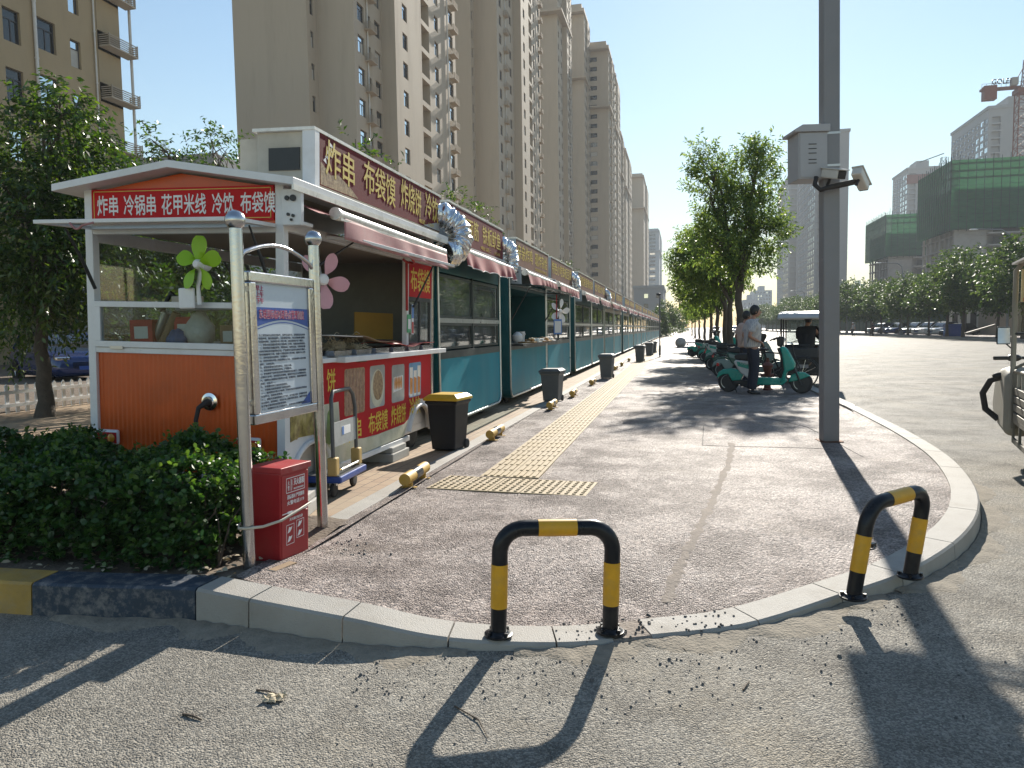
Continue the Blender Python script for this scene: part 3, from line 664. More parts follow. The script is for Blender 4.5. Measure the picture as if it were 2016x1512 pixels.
mb = MB().prism([(.08, .54), (.2, .56), (.45, .55), (.6, .48), (.62, .48), (.62, 1.16), (.08, 1.16)], 0, W-.004, W+.002).build('photo_panel', 'corn_photo', cart)
MB().prism([(.62, .22), (2.5, .24), (2.62, .41), (2.5, .375), (1.6, .36), (.95, .42), (.9, .78), (.62, .78)], 0, W-.003, W+.005).build('cream_strip', 'cream', sb)
MB().prism([(.66, .45), (.72, .42), (.8, .46), (.78, .6), (.74, .74), (.69, .7)], 0, W+.005, W+.007).build('leaf_print', 'leaf_print', sb)
fx = W+.0045
def rrect(y0, y1, z0, z1, r=.03):
    pts = []
    for (cy_, cz_, a0) in ((y1-r, z1-r, 0), (y0+r, z1-r, 90), (y0+r, z0+r, 180), (y1-r, z0+r, 270)):
        pts += [(cy_+r*math.cos(R(a0+a)), cz_+r*math.sin(R(a0+a))) for a in (0, 30, 60, 90)]
    return pts
ph = MB().prism(rrect(1.02, 1.46, .63, 1.06), 0, fx-.002, fx).build('food_photo', 'photo_food', sb)
mb = MB()
for k in range(6):
    for j in range(8): mb.ball((fx+.001, 1.06+k*.072, .67+j*.05), .037, 8, sc=(.06, 1, .8))
mb.build('skewers', 'skewer_photo', ph, smooth=60)
ph = MB().prism(rrect(1.58, 1.95, .64, 1.06), 0, fx-.002, fx).build('food_photo', 'photo_grey', sb)
MB().prism([(1.765+.165*math.cos(t), .83+.19*math.sin(t)) for t in np.linspace(0, 6.28, 22)[:-1]], 0, fx, fx+.001).build('wrap', 'cream', ph)
MB().prism([(1.775+.125*math.cos(t), .86+.15*math.sin(t)) for t in np.linspace(0, 6.28, 22)[:-1]], 0, fx+.001, fx+.002).build('filling', 'photo_food', ph)
ph = MB().prism(rrect(2.14, 2.5, .64, 1.04), 0, fx-.002, fx).build('food_photo', 'photo_grey', sb)
MB().prism([(2.18, .75), (2.44, .77), (2.45, .92), (2.19, .91)], 0, fx, fx+.001).build('plate', 'white_text', ph)
mb = MB()
for k in range(5): mb.ball((fx+.002, 2.225+k*.045, .845), .022, 8, sc=(.08, 1, 3.3))
mb.build('sausage', 'photo_orange', ph, smooth=60)
ph = MB().prism(rrect(2.64, 3.03, .65, 1.04), 0, fx-.002, fx).build('food_photo', 'photo_sky', sb)
mb = MB(); mo = MB()
for yc, zt in ((2.71, .99), (2.835, .95), (2.96, 1.0)):
    mb.prism([(yc-.045, .66), (yc+.045, .66), (yc+.05, zt), (yc-.05, zt)], 0, fx, fx+.001); mo.prism([(yc-.04, .69), (yc+.04, .69), (yc+.043, .86), (yc-.043, .88)], 0, fx+.001, fx+.002)
mb.build('glass_print', 'white_text', ph); mo.build('drink_print', 'photo_orange', ph)
for wd, y0, ww in (('炸串', 1.0, .38), ('布袋馍', 1.55, .48), ('炸烧饼', 2.13, .42), ('冷饮', 2.66, .36)):
    text(wd, ww, .21, face_px(fx, y0, .375 + (.03 if y0 > 2.6 else 0) + (y0-1)*.02), 'yellow_text', sb, bold=.006)
text('饼', .16, .2, face_px(fx, .68, .88), 'yellow_text', sb, bold=.006)
for yc, r, z0 in ((.42, .345, .18), (3.03, .375, .19)):
    a = arch(yc, r, z0)[1:-1]; MB().ring_tube([(W+.006, p[0], p[1]) for p in a], .022, 8).build('wheel_arch', 'white_metal', cart, smooth=50)
MB().box(W-.02, W+.012, .78, 2.66, .17, .225).build('skirt_rail', 'white_metal', cart, bevel=.005)
MB().box(W-.03, W+.012, LN-.06, LN-.002, .2, 2.4).build('corner_trim', 'steel', cart, bevel=.004)
for yc in (.42, 3.03):
    for sx in (-1, 1): wheel(cart, (sx*(W-.16), yc, .2), .2, .12)
ax = MB(); ax.cyl((-W+.2, .42, .2), (W-.2, .42, .2), .025); ax.cyl((-W+.2, 3.03, .2), (W-.2, 3.03, .2), .025); ax.box(-.5, .5, .4, 3.0, .14, .22)
for y in (.95, 2.55): ax.cyl((W-.1, y, .0), (W-.1, y, .25), .02)
ax.build('chassis', 'dark_metal', cart)
# counter ledge, window post, vertical sign and sliding window on the road side
lg = MB().box(W-.02, W+.14, .76, LN+.1, 1.135, 1.185); lg.box(W-.02, W+.06, .1, .76, 1.14, 1.18); lg.build('ledge', 'white_metal', cart, bevel=.004)
MB().box(W+.10, W+.145, 1.05, 1.19, 1.125, 1.135).build('latch', 'rust', cart)
v0, v1 = 2.64, LN-.07
vp = MB().box(W-.012, W+.002, v0, v1, 1.78, 2.165).build('sign_panel', 'sign_red', cart)
text('布袋馍', v1-v0-.1, .27, face_px(W+.003, v0+.04, 1.84), 'yellow_text', vp, bold=.008)
wf = MB(); 
for a in ((v0, v1, 1.735, 1.778), (v0, v1, 1.19, 1.225), (v0, v0+.035, 1.225, 1.735), (v1-.035, v1, 1.225, 1.735), (v0+.35, v0+.385, 1.225, 1.735)): wf.box(W-.035, W-.004, a[0], a[1], a[2], a[3])
wfo = wf.build('sliding_window', 'dark_metal', cart)
MB().box(W-.022, W-.017, v0+.035, v1-.035, 1.225, 1.735).build('pane', 'clear_glass', wfo)
MB().box(W-.001, W+.001, v0+.08, v0+.15, 1.36, 1.7).build('sticker', 'white_text', wfo)
mb = MB(); mb.box(W+.001, W+.003, v0+.085, v0+.145, 1.54, 1.69); mb.build('sticker', 'sticker_blue', wfo)
MB().box(W+.001, W+.003, v0+.09, v0+.14, 1.37, 1.5).build('sticker', 'red_card', wfo)
MB().box(W+.002, W+.012, v0-.07, v0+.03, 1.38, 1.58).build('payment_card', 'sticker_green', cart, bevel=.003)
MB().box(W+.013, W+.015, v0-.06, v0+.02, 1.42, 1.53).build('paper', 'white_text', cart)
# road side flap
fl = MB(); q = flapframe(fl, [(W+.32, .72, 2.15), (W+.32, 3.28, 2.15), (W+.0, LN-.02, 2.185), (W+.0, .68, 2.185)], t=.05)
ff = fl.build('flap_frame', 'white_metal', cart, bevel=.003)
MB().add(q + [p+Vector((0, 0, .005)) for p in q], [(3, 2, 1, 0), (4, 5, 6, 7)]).build('flap_pane', 'case_glass', ff)
for y, ya in ((2.72, 2.9), (.4, .78)): MB().ring_tube([(W+.02, y, 1.66 if y > 1 else 1.9), (W+.2, ya, 2.16)], [.014, .008], 8).build('gas_strut', 'dark_metal', cart, smooth=60)
MB().ring_tube([(W+.03, 2.48, 2.14), (W+.03, 2.50, 1.62)], .016, 8).build('lamp_cord', 'carton_red', cart)
MB().ring_tube([(W+.15+.05*math.cos(t), 2.2+.13*math.sin(t), 2.145-.03*abs(math.sin(t))) for t in np.linspace(0, 3.14, 10)], .012, 8).build('handle', 'carton_red', ff, smooth=60)
# rolled awning with hanging valance
aw = MB(); y0, y1 = .35, 3.05
aw.cyl((W+.26, y0, 2.335), (W+.26, y1, 2.30), .042, n=18); aw.cyl((W+.26, y0-.03, 2.336), (W+.26, y0, 2.336), .05, n=18); aw.box(W+.255, W+.30, y0, y1, 2.285, 2.305)
awo = aw.build('awning_bar', 'awning_bar', cart, smooth=40)
V = []; nn = 90; mm = 7
for i in range(nn+1):
    for j in range(mm+1):
        y = y0+.06+(y1-y0-.06)*i/nn; t = j/mm
        V.append((W+.295+.012*math.sin(y*9+1.5*math.sin(y*3))*t+.015*t, y, 2.33-.035*i/nn-.02-t*.165-.006*abs(math.sin(y*7))*t))
rawmesh('valance', V, [(i*(mm+1)+j, (i+1)*(mm+1)+j, (i+1)*(mm+1)+j+1, i*(mm+1)+j+1) for i in range(nn) for j in range(mm)], 'awning_pink', awo, smooth=True).modifiers.new('thick', 'SOLIDIFY').thickness = .004
V = []
for i in range(40):
    y = y0-.28+(y1-y0+.3)*i/39; V += [(W+.02, y, 2.40), (W+.25, y, 2.30+.01*math.sin(y*6))]
rawmesh('awning_cloth', V, [(2*i, 2*i+2, 2*i+3, 2*i+1) for i in range(39)], 'awning_maroon', awo)
br = MB().box(W+.0, W+.16, -.03, .02, 2.2, 2.47); br.box(W+.0, W+.14, .02, .2, 2.21, 2.24); 
bro = br.build('awning_bracket', 'white_metal', cart, bevel=.008)
for (x, z, r) in ((.05, 2.40, .018), (.1, 2.4, .024), (.06, 2.28, .012), (.1, 2.27, .012), (.085, 2.24, .01)): MB().cyl((W+x, -.034, z), (W+x, -.045, z), r, n=12).build('bolt', 'dark_metal', bro)
# sign box on the roof
sg = MB().box(.36, W+.0, .50, 3.66, 2.54, 3.03); so_ = sg.build('sign_box', 'beige_box', cart, bevel=.004)
MB().box(W-.10, W+.012, .47, .55, 2.58, 3.035).build('edge_trim', 'white_metal', so_, bevel=.003)
MB().box(.34, W+.014, .46, 3.68, 3.03, 3.055).build('top_trim', 'awning_bar', so_)
MB().box(.47, .75, .488, .50, 2.72, 2.90).build('vent_opening', 'black_plastic', so_)
sp = MB().box(W-.002, W+.008, .56, 3.65, 2.61, 3.025).build('sign_face', 'maroon_sign', so_)
MB().prism([(.57, 2.615), (1.3, 2.615), (1.15, 2.68), (.9, 2.75), (.75, 2.72), (.57, 2.8)], 0, W+.008, W+.010).build('landscape_print', 'photo_food', sp)
MB().prism([(3.05, 2.615), (3.64, 2.615), (3.64, 2.72), (3.5, 2.7), (3.3, 2.66)], 0, W+.008, W+.010).build('landscape_print', 'photo_grey', sp)
mb = MB()
for k in range(5): mb.prism([(.62+.03*k, 2.82+.035*k), (.68+.05*k, 2.80+.035*k), (.66+.02*k, 2.85+.035*k)], 0, W+.008, W+.0095)
mb.build('bird_print', 'white_text', sp)
for wd, y0, ww in (('炸串', .66, .56), ('布袋馍', 1.42, .78), ('炸烧饼', 2.36, .62), ('冷饮', 3.12, .46)):
    text(wd, ww, .30, face_px(W+.0105, y0, 2.685) @ Matrix(((1, .0, 0, 0), (-.06, 1, 0, .03), (0, 0, 1, 0), (0, 0, 0, 1))), 'gold', sp, bold=.006)
text('电话：1509', .5, .05, face_px(W+.0105, 2.92, 2.625), 'gold', sp)
b2 = MB().box(.16, .33, .56, 1.6, 2.58, 3.0); b2.build('vent_box', 'beige_box', cart, bevel=.004)

def ductmesh(path, r, n=28, seed=1, parent=None, wob=.16):
    """crumpled foil hose along a path"""
    P = [Vector(p) for p in path]; m = 120; d = [0]
    for i in range(1, len(P)): d.append(d[-1]+(P[i]-P[i-1]).length)
    pts = [Vector([float(np.interp(d[-1]*i/m, d, [p[k] for p in P])) for k in range(3)]) for i in range(m+1)]
    for _ in range(14): pts = [pts[0]] + [(pts[i-1]+pts[i]*2+pts[i+1])/4 for i in range(1, m)] + [pts[-1]]
    rg = np.random.default_rng(seed); rad = [r*(1+.085*math.sin(i*.9)+.015*rg.normal()) for i in range(m+1)]
    mb = MB().ring_tube(pts, rad, n, cap=False)
    a = np.array(mb.v); nz = rg.normal(size=(len(a), 3))*r*.022; mb.v = [tuple(p) for p in a+nz]
    o = mb.build('exhaust_duct', 'foil', parent, smooth=25); o.modifiers.new('thick', 'SOLIDIFY').thickness = .003
    return o
dy = LN
ductmesh([(W-.25, 3.62, 2.83), (W+.02, 3.74, 2.83), (W+.17, 3.86, 2.70), (W+.22, 3.86, 2.52), (W+.17, 3.72, 2.35), (W+.1, 3.5, 2.32)], .15, seed=3, parent=cart)

# ------------------------------------------------------------------ loose things on and in the cart (world coordinates)
def cw(x, y, z): return cart.matrix_basis @ Vector((x, y, z))
def setm(o, loc, rz=0): o.location = loc; o.rotation_euler = (0, R(1.9), rz); return o
bpy.context.view_layer.update()
gf = empty('desk_fan', 'lime green five-bladed fan clipped on the glass display case of the orange cart', 'fan', cw(.22, -.12, 1.6))
fan5(gf, (.05, -.03, .30), (-.15, -1, .05), .215, 'green_plastic', wid=.27, rot0=.25)
mb = MB().ring_tube([(0, .03, .0), (0, .02, .14), (.04, .02, .29)], [.018, .014, .02], 10); mb.build('stem', 'white_plastic', gf, smooth=50)
MB().box(-.165, -.03, .0, .03, -.03, .13).build('notice_card', 'white_text', gf, bevel=.012)
MB().cyl((.05, -.02, .30), (.05, .07, .30), .045, n=16).build('motor', 'white_plastic', gf, smooth=40)
pf = empty('desk_fan', 'pale pink five-bladed fan hanging beside the counter of the orange cart', 'fan', cw(W+.06, .50, 1.83))
fan5(pf, (0, 0, 0), (.8, -.6, 0), .24, 'pink_plastic', wid=.25, rot0=1.05, hub=.2)
MB().ring_tube([(-.03, .03, 0), (-.06, .06, .15), (-.09, .09, .3)], .012, 8).build('stem', 'white_plastic', pf, smooth=50)
def bagmesh(name, m, c, s, lab, cat, seed):
    rg = np.random.default_rng(seed); mb = MB().ball((0, 0, s[2]), 1, 22, sc=s)
    a = np.array(mb.v); a[:, :2] *= (1-.45*np.clip(a[:, 2:]/(2*s[2])-.45, 0, 1)*1.3); a += rg.normal(size=a.shape)*min(s)*.06; a[:, 2] = np.maximum(a[:, 2], 0.001); mb.v = [tuple(p) for p in a]
    o = mb.build(name, m, None, smooth=70); o.location = c; return tag(o, lab, cat)
zc = 1.255
bagmesh('plastic_bag', 'bag_white', cw(.02, .19, zc), (.13, .09, .15), 'white knotted plastic bag in the middle of the glass display case', 'bag', 4)
bagmesh('plastic_bag', 'cloth_blue', cw(-.17, .17, zc), (.10, .08, .075), 'blue bundle at the front of the glass display case', 'bag', 5)
bagmesh('plastic_bag', 'bag_white', cw(.62, .2, zc), (.07, .07, .13), 'pale bundle at the right end of the glass display case', 'bag', 6)
def carton(c, d, m, rz, lab, tilt=0.):
    o = MB().box(-d[0]/2, d[0]/2, -d[1]/2, d[1]/2, 0, d[2]).build('carton', m, None, bevel=.004); mb = MB().box(-d[0]*.3, d[0]*.3, -d[1]/2-.002, -d[1]/2-.0005, d[2]*.3, d[2]*.75); mb.build('label_patch', 'cardboard_white', o)
    o.location = c; o.rotation_euler = (0, R(tilt), rz); return tag(o, lab, 'carton', 'cartons in the display case')
carton(cw(-.50, .2, zc), (.2, .12, .22), 'carton_red', .1, 'red carton at the left inside the glass display case')
carton(cw(-.12, .24, zc+.02), (.2, .12, .23), 'carton_red', -.2, 'red carton behind the blue bundle in the display case')
carton(cw(.42, .22, zc+.05), (.15, .12, .24), 'carton_red', .15, 'red carton at the right inside the display case')
carton(cw(.28, .23, zc), (.14, .1, .19), 'cardboard', .0, 'brown carton beside the white bag in the display case')
for k, (x, t, l) in enumerate(((-.36, 28, 'left dark roll leaning among the red cartons in the display case'), (-.27, 30, 'right dark roll leaning among the red cartons in the display case'))):
    o = MB().cyl((0, 0, .02), (0, 0, .32), .035, n=14).build('paper_roll', 'cardboard' if k else 'grey_steel', None, smooth=40); o.location = cw(x-.1, .22, zc); o.rotation_euler = (0, R(t), 0); tag(o, l, 'roll')
o = MB().box(-.28, .28, -.03, .03, .0, .06); o.box(-.3, -.05, -.05, .05, .06, .13); o = o.build('griddle_block', 'beige_box', None, bevel=.01); o.location = cw(-.13, .48, 1.56); tag(o, 'beige appliance with a dark top seen above the display case', 'appliance')
o = MB().ring_tube([(-.1, 0, 0), (-.04, 0, .1), (.0, 0, .16), (.05, .02, .11)], [.022, .018, .02, .014], 10).build('utensil', 'black_plastic', None, smooth=60); o.location = cw(-.45, .46, 1.55); tag(o, 'black utensil handle sticking up behind the display case', 'utensil')
o = MB().box(0, .5, 0, .02, 0, .30); o.box(0, .5, -.003, 0, .21, .24); o = o.build('board', 'yellow_board', None); o.location = cw(.28, 2.55, 1.30); o.rotation_euler = (0, R(2), R(55)); tag(o, 'dark yellow board standing inside the orange cart above the counter', 'board')
lc = W-.16
for k in range(6):
    y = .86+k*.44; hot = k < 2
    t = MB().prism([(-.16, 0), (.16, 0), (.18, .05), (.172, .05), (.155, .008), (-.155, .008), (-.172, .05), (-.18, .05)], 0, -.17, .17)
    t.box(-.17, -.164, -.165, .165, .004, .048); t.box(.164, .17, -.165, .165, .004, .048)
    o = t.build('food_tray', 'steel', None); setm(o, cw(lc+.06, y+.0, 1.188)); 
    names = ['under the noodle heap nearest the notice board', 'under the second noodle bag', 'under the brown cardboard sheet', 'between the brown and the red cardboard', 'under the left part of the red cardboard', 'at the far right end of the counter']
    tag(o, 'steel counter tray ' + names[k], 'tray', 'trays on the counter of the orange cart')
for k, y in enumerate((.92, 1.34)):
    rg = np.random.default_rng(k); mb = MB()
    for i in range(150):
        a = rg.uniform(-.12, .12, 2); b = a+rg.normal(size=2)*.05; z0 = abs(rg.normal())*.04+.02; mb.ring_tube([(a[0], a[1], z0), ((a[0]+b[0])/2, (a[1]+b[1])/2, z0+.015+.02*rg.random()), (b[0], b[1], z0+.01)], .0035, 4)
    o = mb.build('noodle_heap', 'noodles', None); setm(o, cw(lc+.06, y, 1.20)); tag(o, ['heap of pale dried noodles in the nearest tray, under white card', 'smaller heap of pale dried noodles beside the brown cardboard'][k], 'noodles')
def sheet(y0, y1, x0, x1, zf, m, lab):
    V = []; n = 14
    for i in range(n+1):
        for j in range(7): y = y0+(y1-y0)*i/n; x = x0+(x1-x0)*j/6; V.append((x, y, zf(i/n, j/6)))
    o = rawmesh('cardboard_sheet', V, [(i*7+j, (i+1)*7+j, (i+1)*7+j+1, i*7+j+1) for i in range(n) for j in range(6)], m, None, smooth=True); s = o.modifiers.new('thick', 'SOLIDIFY'); s.thickness = .006
    o.location = cart.location; o.rotation_euler = cart.rotation_euler; return tag(o, lab, 'cardboard')
sheet(.62, 1.25, W-.3, W+.08, lambda s, t: 1.36-.02*s+.01*t, 'cardboard_white', 'flat white card lying over the noodle heap on the counter')
sheet(1.2, 2.2, W-.28, W+.06, lambda s, t: 1.355-.10*s**.8+.01*math.sin(s*9)+.01*t, 'cardboard', 'warped brown cardboard sheet over the trays of the orange cart')
sheet(1.95, 3.25, W-.26, W+.09, lambda s, t: 1.262+.012*math.sin(s*11)+.02*math.sin(t*3+s*4), 'red_card', 'wrinkled red printed sheet over the right trays of the cart')
# concrete blocks under the cart
for k, (x, y, l) in enumerate(((-3.12, 7.35, 'stacked flat concrete slab propping the cart under its red banner'), (-2.92, 5.0, 'broken concrete lump behind the red extinguisher box'))):
    o = MB().box(-.2, .2, -.24, .24, 0, .09).box(-.17, .18, -.2, .2, .092, .15).build('concrete_block', 'concrete', None, bevel=.008); o.location = (x, y, .10); o.rotation_euler = (0, 0, .2*k); tag(o, l, 'concrete block')
# ================================================================== teal food stalls
mat('teal_panel', (.004, .215, .28), .48, 0, .15, 1.3, dirt=.32, ds=1.6, dirtcol=(.09, .29, .33), spec=.2, stretch=(1, 1.4, .35))
mat('teal_dark', (.003, .085, .10), .45, 0, .2, 2, dirt=.3, ds=2, dirtcol=(.03, .12, .13))
mat('dark_frame', (.03, .045, .045), .4, .3, .2, 5, dirt=.4, ds=4, dirtcol=(.15, .16, .15))
mat('trim_alu', (.60, .62, .62), .3, .8, .1, 6, dirt=.4, ds=4, dirtcol=(.2, .2, .2))
mat('grey_box', (.36, .41, .45), .5, .1, .12, 4, dirt=.35, ds=3, dirtcol=(.25, .24, .2))
mat('inside_wall', (.34, .30, .28), .7, 0, .1, 3)
mat('bun', (.42, .25, .1), .6, 0, .3, 20)
glass('stall_glass', clear=.62, dirt=.25, refl=.10, dcol=(.20, .24, .22), tint=(.5, .56, .54))
glass('stall_glass_clear', clear=.85, dirt=.2, refl=.12, dcol=(.25, .28, .26), tint=(.6, .65, .63))

def stall(L, sign, sub, label, hatch=False, duct=False, awn='awning_maroon', signm='brown_sign', detail=True, seed=0, cut=0, blind=False):
    """local frame: x=0 is the front face, the stall reaches to x=-1.85; y along the row; z=0 ground"""
    t = empty('food_stall', label, 'food stall', (0, 0, 0), 0, 'teal food stalls in a row')
    D = 1.85; z0, zs, zt, zr = .12, 1.10, 2.10, 2.48; r = .20
    # body: lower box with rounded lower corners, end walls, back wall, head box
    def outline(y0, y1, zb, zu, r, k=6):
        pts = [(y0+r-r*math.cos(a), zb+r-r*math.sin(a)) for a in np.linspace(0, math.pi/2, k)] + [(y1-r+r*math.sin(a), zb+r-r*math.cos(a)) for a in np.linspace(0, math.pi/2, k)]
        return [(y0, zu)] + pts + [(y1, zu)]
    MB().prism(outline(0, L, z0, zs, r), 0, -D, -.012).build('lower_body', 'teal_dark', t)
    pn = MB().prism(outline(.07, L-.07, z0+.06, zs-.10, r*.75), 0, -.012, -.002).build('front_panel', 'teal_panel', t)
    for y in (0, L-.05): MB().box(-D, -.012, y, y+.05, zs, zr).build('end_wall', 'teal_dark', t)
    MB().box(-D, -D+.04, .05, L-.05, zs, zr).build('back_wall', 'inside_wall', t)
    MB().box(-D+.04, -.012, .05, L-.05, zt+.02, zr).build('head_box', 'teal_dark', t)
    MB().box(-D-.05, .10, -.02, L+.02, zr, zr+.05).build('roof', 'dull_white', t)
    # outline trim
    tr = outline(.03, L-.03, z0+.03, zr-.02, r*.9)
    MB().ring_tube([(0.0, p[0], p[1]) for p in tr], .018, 8).build('outline_trim', 'trim_alu', t, smooth=50)
    MB().box(-.012, .004, .07, L-.07, zs-.10, zs+.0).build('sill', 'dark_frame', t)
    # two by two window grid
    cols = [.07, L*.50, L-.07] if not hatch else [.07, L-.07]
    zm = 1.50
    wins = []
    if not hatch:
        for c in range(len(cols)-1):
            a, b = cols[c]+.02, cols[c+1]-.02
            for (q0, q1, gm) in ((zs+.02, zm-.03, 'stall_glass_clear'), (zm+.03, zt, 'stall_glass')):
                f = MB(); 
                for bx in ((a, b, q0, q0+.035), (a, b, q1-.035, q1), (a, a+.035, q0+.035, q1-.035), (b-.035, b, q0+.035, q1-.035)): f.box(-.05, -.014, bx[0], bx[1], bx[2], bx[3])
                fo = f.build('window', 'dark_frame', t)
                MB().box(-.034, -.028, a+.035, b-.035, q0+.035, q1-.035).build('pane', gm, fo)
        MB().box(-.045, -.004, cols[1]-.02, cols[1]+.02, zs, zt+.03).build('mullion', 'dark_frame', t)
        MB().box(-.04, -.002, .07, L-.07, zm-.03, zm+.03).build('rail', 'trim_alu', t)
        if blind:
            V = []; rg = np.random.default_rng(seed)
            for i in range(41):
                for j in range(5): V.append((.01+.02*rg.random()+.025*math.sin(i*.9+j), .1+(L-.2)*i/40, 2.42-.09*j-.03*rg.random()))
            rawmesh('cloth_roll', V, [(i*5+j, i*5+5+j, i*5+6+j, i*5+1+j) for i in range(40) for j in range(4)], 'bag_white', t, smooth=True)
    else:
        MB().box(-D+.05, -.02, .05, L-.05, zs-.02, zs+.02).build('counter', 'grey_steel', t)
        MB().box(-D+.045, -D+.06, .25, L*.33, 1.3, 1.95).build('back_window', 'black_plastic', t)
        MB().box(-D+.05, -D+.085, L*.38, L*.46, 1.55, 1.85).build('electric_box', 'white_metal', t, bevel=.005)
        MB().box(-.2, .22, .12, L-.06, zs-.03, zs+.01).build('counter_shelf', 'black_plastic', t)
        fl = MB(); q = flapframe(fl, [(.62, .1, zt+.02), (.62, L-.05, zt+.02), (.0, L-.05, zt+.07), (.0, .1, zt+.07)], t=.05)
        ff = fl.build('flap_frame', 'dark_frame', t)
        MB().add(q + [p+Vector((0, 0, .006)) for p in q], [(3, 2, 1, 0), (4, 5, 6, 7)]).build('flap_pane', 'case_glass', ff)
        for y in (.16, L-.12): MB().ring_tube([(.0, y, 1.55), (.35, y, zt+.03)], [.014, .008], 8).build('gas_strut', 'dark_metal', t, smooth=50)
    # sign box with lettering
    s0 = .30; sb = MB().box(-.75, .07, s0, L-.02, zr+.05, zr+.54).build('sign_box', 'grey_box', t)
    MB().box(-.78, .085, s0-.02, L, zr+.54, zr+.565).build('top_trim', 'awning_bar', sb)
    sf = MB().box(.07, .078, s0+.02, L-.05, zr+.065, zr+.525).build('sign_face', signm, sb)
    if sign:
        wds = sign.split(' '); n = sum(len(x) for x in wds)+.55*(len(wds)-1); cw_ = (L-s0-.25-cut)/n; y = s0+.1+cut
        for wd in wds: text(wd, cw_*len(wd)-.06, .28, face_px(.0795, y, zr+.185), 'gold', sf, bold=.008); y += cw_*(len(wd)+.55)
        if sub: text(sub, L*.36, .06, face_px(.0795, L*.56, zr+.09), 'gold', sf)
    for k in range(2 if detail else 0): MB().box(-.2, .04, L*(.35+.3*k), L*(.35+.3*k)+.35, zr+.565, zr+.60).build('roof_plate', 'trim_alu', sb)
    # awning
    aw = MB(); aw.cyl((.24, .3, 2.40), (.24, L-.12, 2.37), .045, n=14); aw.cyl((.24, .25, 2.40), (.24, .3, 2.40), .06, n=14); awo = aw.build('awning_bar', 'awning_bar', t, smooth=40)
    V = []; nn = int(26*L); mm = 5; rg = np.random.default_rng(seed+9)
    for i in range(nn+1):
        y = .34+(L-.48)*i/nn; ed = .022*abs(math.sin(y*6.2))
        for j in range(mm+1):
            f = j/mm; V.append((.285+.03*f+.022*math.sin(y*12+3*math.sin(y*2.1+seed))*f, y, 2.375-f*(.20-ed)+.01*math.sin(y*5+seed)))
    vo = rawmesh('valance', V, [(i*(mm+1)+j, (i+1)*(mm+1)+j, (i+1)*(mm+1)+j+1, i*(mm+1)+j+1) for i in range(nn) for j in range(mm)], awn, awo, smooth=True)
    MB().ring_tube([V[i*(mm+1)+mm] for i in range(0, nn+1)], .006, 5).build('white_edging', 'white_text', vo)
    V = [(x, y, z) for i in range(2) for (x, z, y) in ((.0, 2.46, .3+(L-.42)*i), (.23, 2.435, .3+(L-.42)*i))]
    MB().add(V, [(0, 2, 3, 1)]).build('awning_cloth', awn, awo)
    br = MB().box(.0, .20, .12, .155, 2.16, 2.50); br.box(.0, .03, .155, .25, 2.2, 2.46); bo = br.build('awning_bracket', 'grey_box', t, bevel=.01)
    for (x, z) in ((.06, 2.42), (.14, 2.4), (.1, 2.24)): MB().cyl((x, .118, z), (x, .108, z), .015, n=10).build('bolt', 'dark_metal', bo)
    # wheels and legs
    for y in (.55, L-.55):
        for x in (-.22, -D+.22): wheel(t, (x, y, .13), .13, .08)
    MB().box(-D+.15, -.15, .3, L-.3, .10, .2).build('chassis', 'dark_metal', t)
    if duct:
        ductmesh([(-.2, L-.05, zr+.33), (.02, L+.06, zr+.34), (.12, L+.22, zr+.26), (.14, L+.30, zr+.05), (.10, L+.27, zr-.12)], .13, n=20, seed=seed, parent=t)
    return t
gx = -3.0
bays = [(8.9, 3.3), (12.9, 3.66), (16.6, 3.66), (21.2, 4.06), (25.34, 4.06), (29.75, 4.1), (33.95, 4.15), (39.4, 3.95), (43.4, 4.4)]
y = 48.6
while y < 103: bays += [(y, 4.25), (y+4.3, 4.25)]; y += 9.3
SIGN = ['烤面筋 铁板鱿鱼', '亲亲炸鸡 现炸杂烩', '特色小吃铁板豆腐', '手抓饼里脊肉饼', '炒面炒饭', '烤冷面烤肠', '奶茶果汁', '砂锅米线']
LAB = ['first teal food stall beside the orange cart, with four dull windows and a maroon sign',
       'teal food stall with open hatch, flap, food counter and a white flower fan',
       'closed teal food stall right behind the one with the open hatch',
       'teal food stall just beyond the first grey bin, starting a new pair',
       'teal food stall with light streaked panel, second one past the open hatch pair',
       'pale streaked teal stall beside the second grey bin', 'teal stall with pale crumpled cloth under its sign, just after the second grey bin',
       'teal stall with its awning torn, before the third grey bin', 'pale teal stall next to the third grey bin']
orders = ['tenth', 'eleventh', 'twelfth', 'thirteenth', 'fourteenth', 'fifteenth', 'sixteenth', 'seventeenth', 'eighteenth', 'nineteenth', 'twentieth', 'last']
protos = {}
for i, (y, L) in enumerate(bays):
    if i < 9:
        if i == 6: SIGN_i = SIGN[6]
        t = stall(L, SIGN[min(i, 7)], ['电话：150', '加盟热线', '', ''][i] if i < 4 else '', LAB[i], hatch=(i == 1), duct=(i in (0, 2, 4)), signm='maroon_sign' if i == 0 else 'brown_sign', awn='awning_pink' if i in (3, 4, 7) else 'awning_maroon', seed=i, cut=.5 if i == 0 else 0, blind=(i in (5, 6, 7)))
    elif i < 11:
        t = stall(L, SIGN[(i*3) % 8], '', 'x', seed=i, detail=False, blind=(i == 10)); protos[i % 2] = t
    else: t = copytree(protos[i % 2])
    if i >= 9: t['label'] = '%s teal food stall of the row counted from the orange cart, far down the path' % (orders[i-9] if i < len(bays)-1 else 'last')
    t.location = (gx, y, .10)
